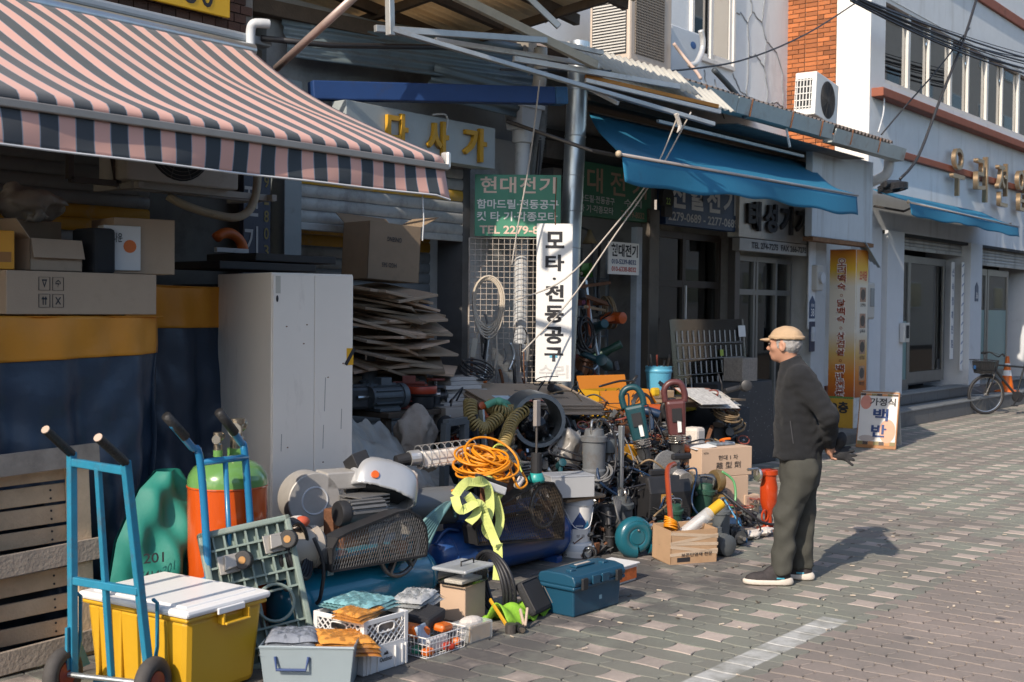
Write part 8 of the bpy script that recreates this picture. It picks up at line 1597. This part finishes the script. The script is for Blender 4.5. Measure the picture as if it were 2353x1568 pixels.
# head and hands are one skin mesh with the neck
HY = math.radians(-24); RH = np.array([[math.cos(HY),-math.sin(HY),0],[math.sin(HY),math.cos(HY),0],[0,0,1]]); HC = np.array((.088,0,1.505))
def tohead(p): return (p-HC)@RH      # into head axes (x forward)
def head(p):
    q = tohead(p); f = ell(q,(-.008,0,.020),(.092,.073,.090)); f = smin(f,ell(q,(.028,0,-.045),(.058,.050,.058)),.04)       # skull and jaw
    f = smin(f,ell(q,(.055,0,-.085),(.026,.026,.020)),.03); f = smin(f,seg(q,(.080,0,.012),(.106,0,-.026),.009,.014),.014)  # chin, nose
    f = smin(f,ell(q,(.076,0,.022),(.016,.05,.010)),.015); f = np.maximum(f,-ell(q,(.092,.030,.004),(.016,.016,.010))); f = np.maximum(f,-ell(q,(.092,-.030,.004),(.016,.016,.010)))
    f = smin(f,ell(q,(.086,0,-.052),(.012,.024,.006)),.008); f = smin(f,ell(q,(.085,0,-.064),(.012,.020,.006)),.008); f = smin(f,ell(q,(.05,.042,-.018),(.026,.022,.020)),.02); f = smin(f,ell(q,(.05,-.042,-.018),(.026,.022,.020)),.02)
    for s in (1,-1):
        e = ell(q,(-.012,s*.076,-.008),(.022,.010,.036)); e = np.maximum(e,-ell(q,(-.006,s*.088,-.006),(.012,.010,.022))); f = smin(f,e,.008)
    f = smin(f,seg(p,(.075,0,1.46),(.030,0,1.33),.052,.062),.03); return f
organic('body',head,(-.06,-.12,1.30),(.24,.12,1.64),.006,m_skin,man)
for s in (1,-1):
    c = HC+np.array((.088,s*.031,.004))@RH.T; MB().sphere(c,.0105,10,8).build('eye',M('eye_dark',(.06,.045,.04),.2),man,smooth=True)
def hair(p):
    q = tohead(p); f = ell(q,(-.014,0,.012),(.096,.0795,.082)); band = np.maximum(q[...,2]-.055,-(q[...,2]+.075+.5*np.clip(q[...,0]+.02,0,1))); f = np.maximum(f,band); f = np.maximum(f,q[...,0]-.030+.35*np.clip(-q[...,2],0,1)); f = np.maximum(f,-ell(q,(-.006,.082,-.010),(.022,.03,.034))); return f-.004*npnoise(p,120,2)
organic('hair',hair,(-.06,-.11,1.40),(.20,.11,1.60),.006,m_hair,man)
def cap(p):
    q = tohead(p); c = ell(q,(-.012,0,.045),(.106,.088,.074)); c = np.maximum(c,-(q[...,2]-.036+.10*(q[...,0]+.02)*-.3)); c = np.maximum(c,-ell(q,(-.012,0,.035),(.095,.078,.05)))
    br_ = ell(q,(.104,0,.028),(.054,.060,.012)); br_ = np.maximum(br_,-(q[...,0]-.06)); b2 = np.abs(np.sqrt((q[...,0]+.012)**2/.0110+q[...,1]**2/.0078)-1)*.09-.008; b2 = np.maximum(b2,np.abs(q[...,2]-.045)-.010); return np.minimum(smin(c,br_,.012),b2)-.002*npnoise(p,60,4)
organic('cap',cap,(-.08,-.15,1.50),(.30,.15,1.64),.0058,m_cap,man)
# clasped hands with gloves
def hand(p,s):
    w = np.array((-.190,s*.050,.895)); pc = np.array((-.200,s*.012,.850)); f = smin(seg(p,w,pc,.026,.030),ell(p,pc,(.022,.034,.040)),.015)
    for i in range(4):
        k = pc+np.array((-.004+.0*i,s*(.020-.014*i),-.030)); a = k+np.array((-.010,-s*.010,-.026+.003*abs(i-1))); b = a+np.array((-.022,-s*.012,-.008)); f = smin(f,smin(seg(p,k,a,.0092,.0085),seg(p,a,b,.0085,.007),.006),.006)
    k = pc+np.array((.0,-s*.026,.010)); a = k+np.array((-.022,-s*.010,-.016)); b = a+np.array((-.018,s*.004,-.016)); return smin(f,smin(seg(p,k,a,.011,.0095),seg(p,a,b,.0095,.008),.006),.008)
for s in (1,-1): organic('hand',lambda p,s=s: hand(p,s),(-.28,-.10,.76),(-.14,.10,.94),.0048,m_skin,man)
gv = thing('work_gloves','pair of black work gloves held behind his back by the man in the cap','gloves',man.location,2.10)
def glv(p):
    f = 9.
    for dx,dz,up in ((-.245,.835,0),(-.262,.815,1)):
        pc = np.array((dx,-.01+.03*up,dz)); f = np.minimum(f,ell(p,pc,(.052,.022,.032)))
        for i in range(4): f = smin(f,seg(p,pc+np.array((-.03,.0,.022-.015*i)),pc+np.array((-.095+.012*abs(i-1),.012*(i-1),.03-.028*i)),.011,.009),.008)
    f = smin(f,seg(p,(-.235,0,.85),(-.262,.015,.915),.020,.036),.015); f = smin(f,ell(p,(-.266,.015,.915),(.034,.016,.046)),.012); return f-.002*npnoise(p,60,1)
organic('knit_gloves',glv,(-.40,-.10,.74),(-.16,.10,.99),.006,M('black_knit',(.018,.018,.020),.85,var=.3,vs=60,bump=.5,bs=200),gv)
MB().tube([(.062,.180,1.04),(.052,.188,.97),(.042,.190,.90)],.003,5).build('pocket_zip',M('grey_zip',(.06,.06,.065),.5),man)
# ================================================================ folding board, bicycle, cone
af = thing('folding_sign','Korean A-frame menu board with pink and white poster on the pavement','sign',(14.85,5.85,0),-1.45)
lean = rotm(-.24,0,0); m_fr = M('varnished_wood',(.30,.13,.04),.5,var=.2,vs=12)
def bd(name,c,d,m_,bev=.003): return MB().box(c,d).rot(lean).build(name,m_,af,bevel=bev)
bd('front_board',(0,0,.36),(.50,.03,.72),m_fr); MB().box((0,.0,.36),(.46,.02,.70)).rot(rotm(.24,0,0),(0,0,.70)).move((0,.20,0)).build('back_board',M('grey_back',(.40,.40,.38),.8,dirt=.2),af,bevel=.003)
m_pp = M('menu_poster',(.62,.60,.57),.45,var=.04); bd('poster',(0,-.017,.37),(.47,.004,.66),m_pp,0)
for x,z,w,h,c in ((-.16,.58,.14,.18,(.55,.22,.16)),(.13,.22,.20,.30,(.58,.30,.20)),(-.12,.12,.2,.08,(.42,.36,.33))): 
    o = MB().cyl((x,-.0195,z),(x,-.0215,z),max(w,h)/2,n=28); o.v = [(x+(v[0]-x)*w/max(w,h),v[1],z+(v[2]-z)*h/max(w,h)) for v in o.v]; o.rot(lean).build('poster_wash',M('wash_%d' % int(z*100),c,.5,var=.15,vs=6),af)
for i in range(3): M('strip%d' % i,((.20,.16,.06),(.05,.03,.025),(.50,.22,.08))[i],.5)
for i in range(7): bd('poster_strip',(-.20+.067*i,-.0195,.062),(.066,.002,.045),MATS['strip%d' % (i % 3)],0); bd('poster_strip',(-.20+.067*i,-.0195,.68),(.066,.002,.03),MATS['strip%d' % ((i+1) % 3)],0)
def aft(s,x,z,w,h,m_,bold=.02): o = lettering(s,af,m_,(x,-.024,z),w,h,bold=bold); o.data.transform(lean.to_4x4())
aft('가정식',-.11,.54,.32,.10,m_btext); aft('백',-.06,.345,.19,.16,m_ntext,.03); aft('반',-.07,.14,.19,.16,m_ntext,.03)
bc = thing('bicycle','dark bicycle with front basket parked at the right edge','bicycle',(21.2,6.36,0),-.72,ry=0,rx=.03); WR = .34
def wheel(x,lab):
    w_ = MB().ring((x,0,WR),WR-.022,.024,(0,1,0),40,8).build('tyre',m_black,bc,smooth=True); MB().ring((x,0,WR),WR-.05,.010,(0,1,0),40,6).build('rim',m_chrome,w_); sp = MB()
    for i in range(16): a = i*.3927; sp.tube([(x,0,WR),(x+(WR-.05)*math.cos(a),0,WR+(WR-.05)*math.sin(a))],.0018,3)
    sp.build('spokes',m_chrome,w_); MB().cyl((x,-.05,WR),(x,.05,WR),.022,n=12).build('hub',m_chrome,w_)
wheel(-.10,'f'); wheel(.95,'r'); m_bf = M('black_frame',(.02,.021,.022),.3,var=.1)
MB().tube([(-.10,-.05,WR),(.02,-.05,.70),(.06,0,.78)],.014,7).build('fork',m_bf,bc,smooth=True); MB().tube([(-.10,.05,WR),(.02,.05,.70),(.06,0,.78)],.014,7).build('fork',m_bf,bc,smooth=True)
for a,b,r_ in (((.06,0,.72),(.10,0,.92),.022),((.08,0,.84),(.60,0,.80),.018),((.07,0,.74),(.46,0,.32),.022),((.46,0,.30),(.62,0,.90),.016),((.46,0,.30),(.95,.04,WR),.012),((.60,0,.78),(.95,.04,WR),.010)): MB().cyl(a,b,r_,n=10).build('frame_tube',m_bf,bc,smooth=True,sharp=40)
MB().tube(spline([(.02,-.30,1.02),(.06,-.18,1.04),(.10,0,.98),(.06,.18,1.04),(.02,.30,1.02)],6),.012,8).build('handlebar',m_bf,bc,smooth=True)
for s in (-1,1): MB().cyl((.03,s*.24,1.035),(.0,s*.34,1.015),.017,n=10).build('grip',m_grip,bc); MB().tube([(.04,s*.2,1.03),(-.02,s*.24,1.0)],.006,5).build('brake_lever',m_bf,bc); MB().tube(spline([(-.0,s*.22,1.02),(-.14,s*.08,1.06),(-.10,s*.02,.85),(.02,0,.72)],6),.004,5).build('brake_cable',m_cable,bc)
bk_ = MB(); 
for z,k in ((.70,.75),(.78,.85),(.92,1.)): bk_.tube([(-.32*k-.02,-.15*k,z),(.0,-.15*k,z),(.0,.15*k,z),(-.32*k-.02,.15*k,z)],.006,5,closed=True)
for i in range(9):
    t_ = i/8; bk_.tube([(-.26*t_,-.112,.70),(-.34*t_,-.15,.92)],.0025,3); bk_.tube([(-.26*t_,.112,.70),(-.34*t_,.15,.92)],.0025,3); bk_.tube([(-.26,-.112+.224*t_,.70),(-.34,-.15+.30*t_,.92)],.0025,3)
bk_.build('basket_wires',m_blk,bc); MB().box((-.16,0,.80),(.30,.24,.20),taper=.8).build('basket_mesh',M('black_mesh',(.02,.02,.02),.7,alpha=.75),bc); B('basket_badge',(-.325,0,.80),(.004,.07,.06),m_bluep,bc,.002)
MB().cyl((.46,-.07,.30),(.46,-.02,.30),.09,n=24).build('chainring',m_blk,bc); MB().bar((.46,-.08,.30),(.36,-.09,.16),.02,.015).build('crank',m_blk,bc); B('pedal',(.36,-.13,.16),(.09,.06,.02),m_blk,bc); MB().lathe([(.02,0),(.05,.08),(.07,.18),(.06,.22)],(.64,0,.94),(1,0,0),n=12).build('saddle',m_blk,bc,smooth=True)
cn_o = M('cone_orange',(.62,.13,.008),.4,var=.08,dirt=.06); co_ = thing('traffic_cone','orange traffic cone with white bands behind the bicycle','cone',(23.55,6.78,.252))
MB().lathe([(.17,0),(.165,.03),(.12,.04),(.035,.62),(.03,.66),(.022,.66)],n=28).build('cone',cn_o,co_,smooth=True,sharp=40); B('base',(0,0,.012),(.36,.36,.024),cn_o,co_,.008)
for z0,z1 in ((.30,.40),(.48,.53)):
    r0,r1 = .12-.085*(z0-.04)/.58+.002,.12-.085*(z1-.04)/.58+.002; MB().lathe([(r0,z0),(r1,z1)],n=28,cap=False).build('white_band',m_ltext,co_,smooth=True)
# litter on the pavement
lt = MB(); rl_ = random.Random(31)
for i in range(90):
    x,y = rl_.uniform(4.8,13),rl_.uniform(2.0,4.0); a = rl_.uniform(0,3.14); s = rl_.uniform(.006,.016)
    if rl_.random() < .4: lt.cyl((x,y,.007),(x+.03*math.cos(a),y+.03*math.sin(a),.007),.004,n=6)
    else: lt.box((x,y,.006),(s*2,s,.004),rotm(rl_.uniform(-.3,.3),0,a))
tag(lt.build('litter',M('litter_scraps',(.45,.38,.30),.8,var=.6,vs=2)),'scattered cigarette ends and scraps on the pavement','litter',kind='stuff')
lf = MB()
for i in range(40):
    x,y = rl_.uniform(5.5,10),rl_.uniform(3.2,4.1); a = rl_.uniform(0,3.14); lf.box((x,y,.005),(.03,.012,.003),rotm(.2,.1,a))
tag(lf.build('grit',M('grit_dark',(.10,.08,.06),.9,var=.5,vs=3)),'dark grit and shavings strewn near the heap','grit',kind='stuff')

# ================================================================ pieces of parts go one level deeper
SUB = {'lettering': ('panel','poster','plate','front_board','case','cloth','body','base'),'tape': ('body',),'flap_seam': ('body',),'label': ('body','tub'),'print_line': ('body',),'photo_print': ('body',),'tape_patch': ('body',),'symbol_frame': ('body',),'round_badge': ('body',),'red_disc': ('body',),'sticker': ('panel',),'lens': ('bowl',),'dial': ('case',),'needle': ('dial','case'),'fan_guard': ('casing',),'fan_hub': ('casing',),'fan_well': ('casing',),'louvre': ('casing',),'grille_bar': ('casing',),'grille_rib': ('casing',),'side_bar': ('casing',),'latch': ('lid',),'clasp': ('lid',),'stud': ('lid',),'vent': ('body',),'badge': ('body',),'trigger': ('grip',),'bolt': ('housing','cover'),'terminal_box': ('core',),'cooling_fins': ('core',),'print_block': ('body',),'bottle_print': ('body',),'hazard_sticker': ('door_panel',),'hazard_stripe': ('door_panel',),'torn_label': ('door_panel',),'lock_hole': ('door_panel',),'rust_spot': ('door_panel',),'scuff': ('door_panel',),'rib': ('body','deck','wall'),'clip': ('lid',),'lid_panel': ('lid',),'castor_fork': ('castor_plate',),'castor_wheel': ('castor_plate',),'wheel_hub': ('castor_wheel','castor_plate'),'yellow_tag': ('sheet',),'white_tag': ('sheet',),'lime_tag': ('sheet',),'pocket_rib': ('sheet',),'pocket_shelf': ('sheet',),'dish': ('photo',),'white_band': ('cone',),'raised_letter': ('cover','volute'),'groove': ('case',),'vent_slot': ('case',),'label_panel': ('case',),'tread_rib': ('tread',),'mountain_logo': ('body',),'zip': ('body',),'window': ('case',)}
bpy.context.view_layer.update(); kids = {}
for o in COL.objects:
    if o.parent: kids.setdefault(o.parent,[]).append(o)
still = lambda o: o.location.length < 1e-6 and max(abs(a) for a in o.rotation_euler) < 1e-6
for t,ch in list(kids.items()):
    if t.parent: continue
    by = {}
    for c in ch: by.setdefault(c.name.split('.')[0],[]).append(c)
    seen = {}
    for c in ch:
        n = c.name.split('.')[0]
        if n not in SUB or not still(c) or c in kids: continue
        for p in SUB[n]:
            if p in by and p != n:
                i = seen.get(n,0); seen[n] = i+1; h = by[p][min(i,len(by[p])-1)] if len(by[p]) <= len(by[n]) and n.startswith(('castor','wheel_hub','dish')) else by[p][0]
                if still(h) and h.parent == t: c.parent = h
                break
bpy.data.scenes.remove(TS)
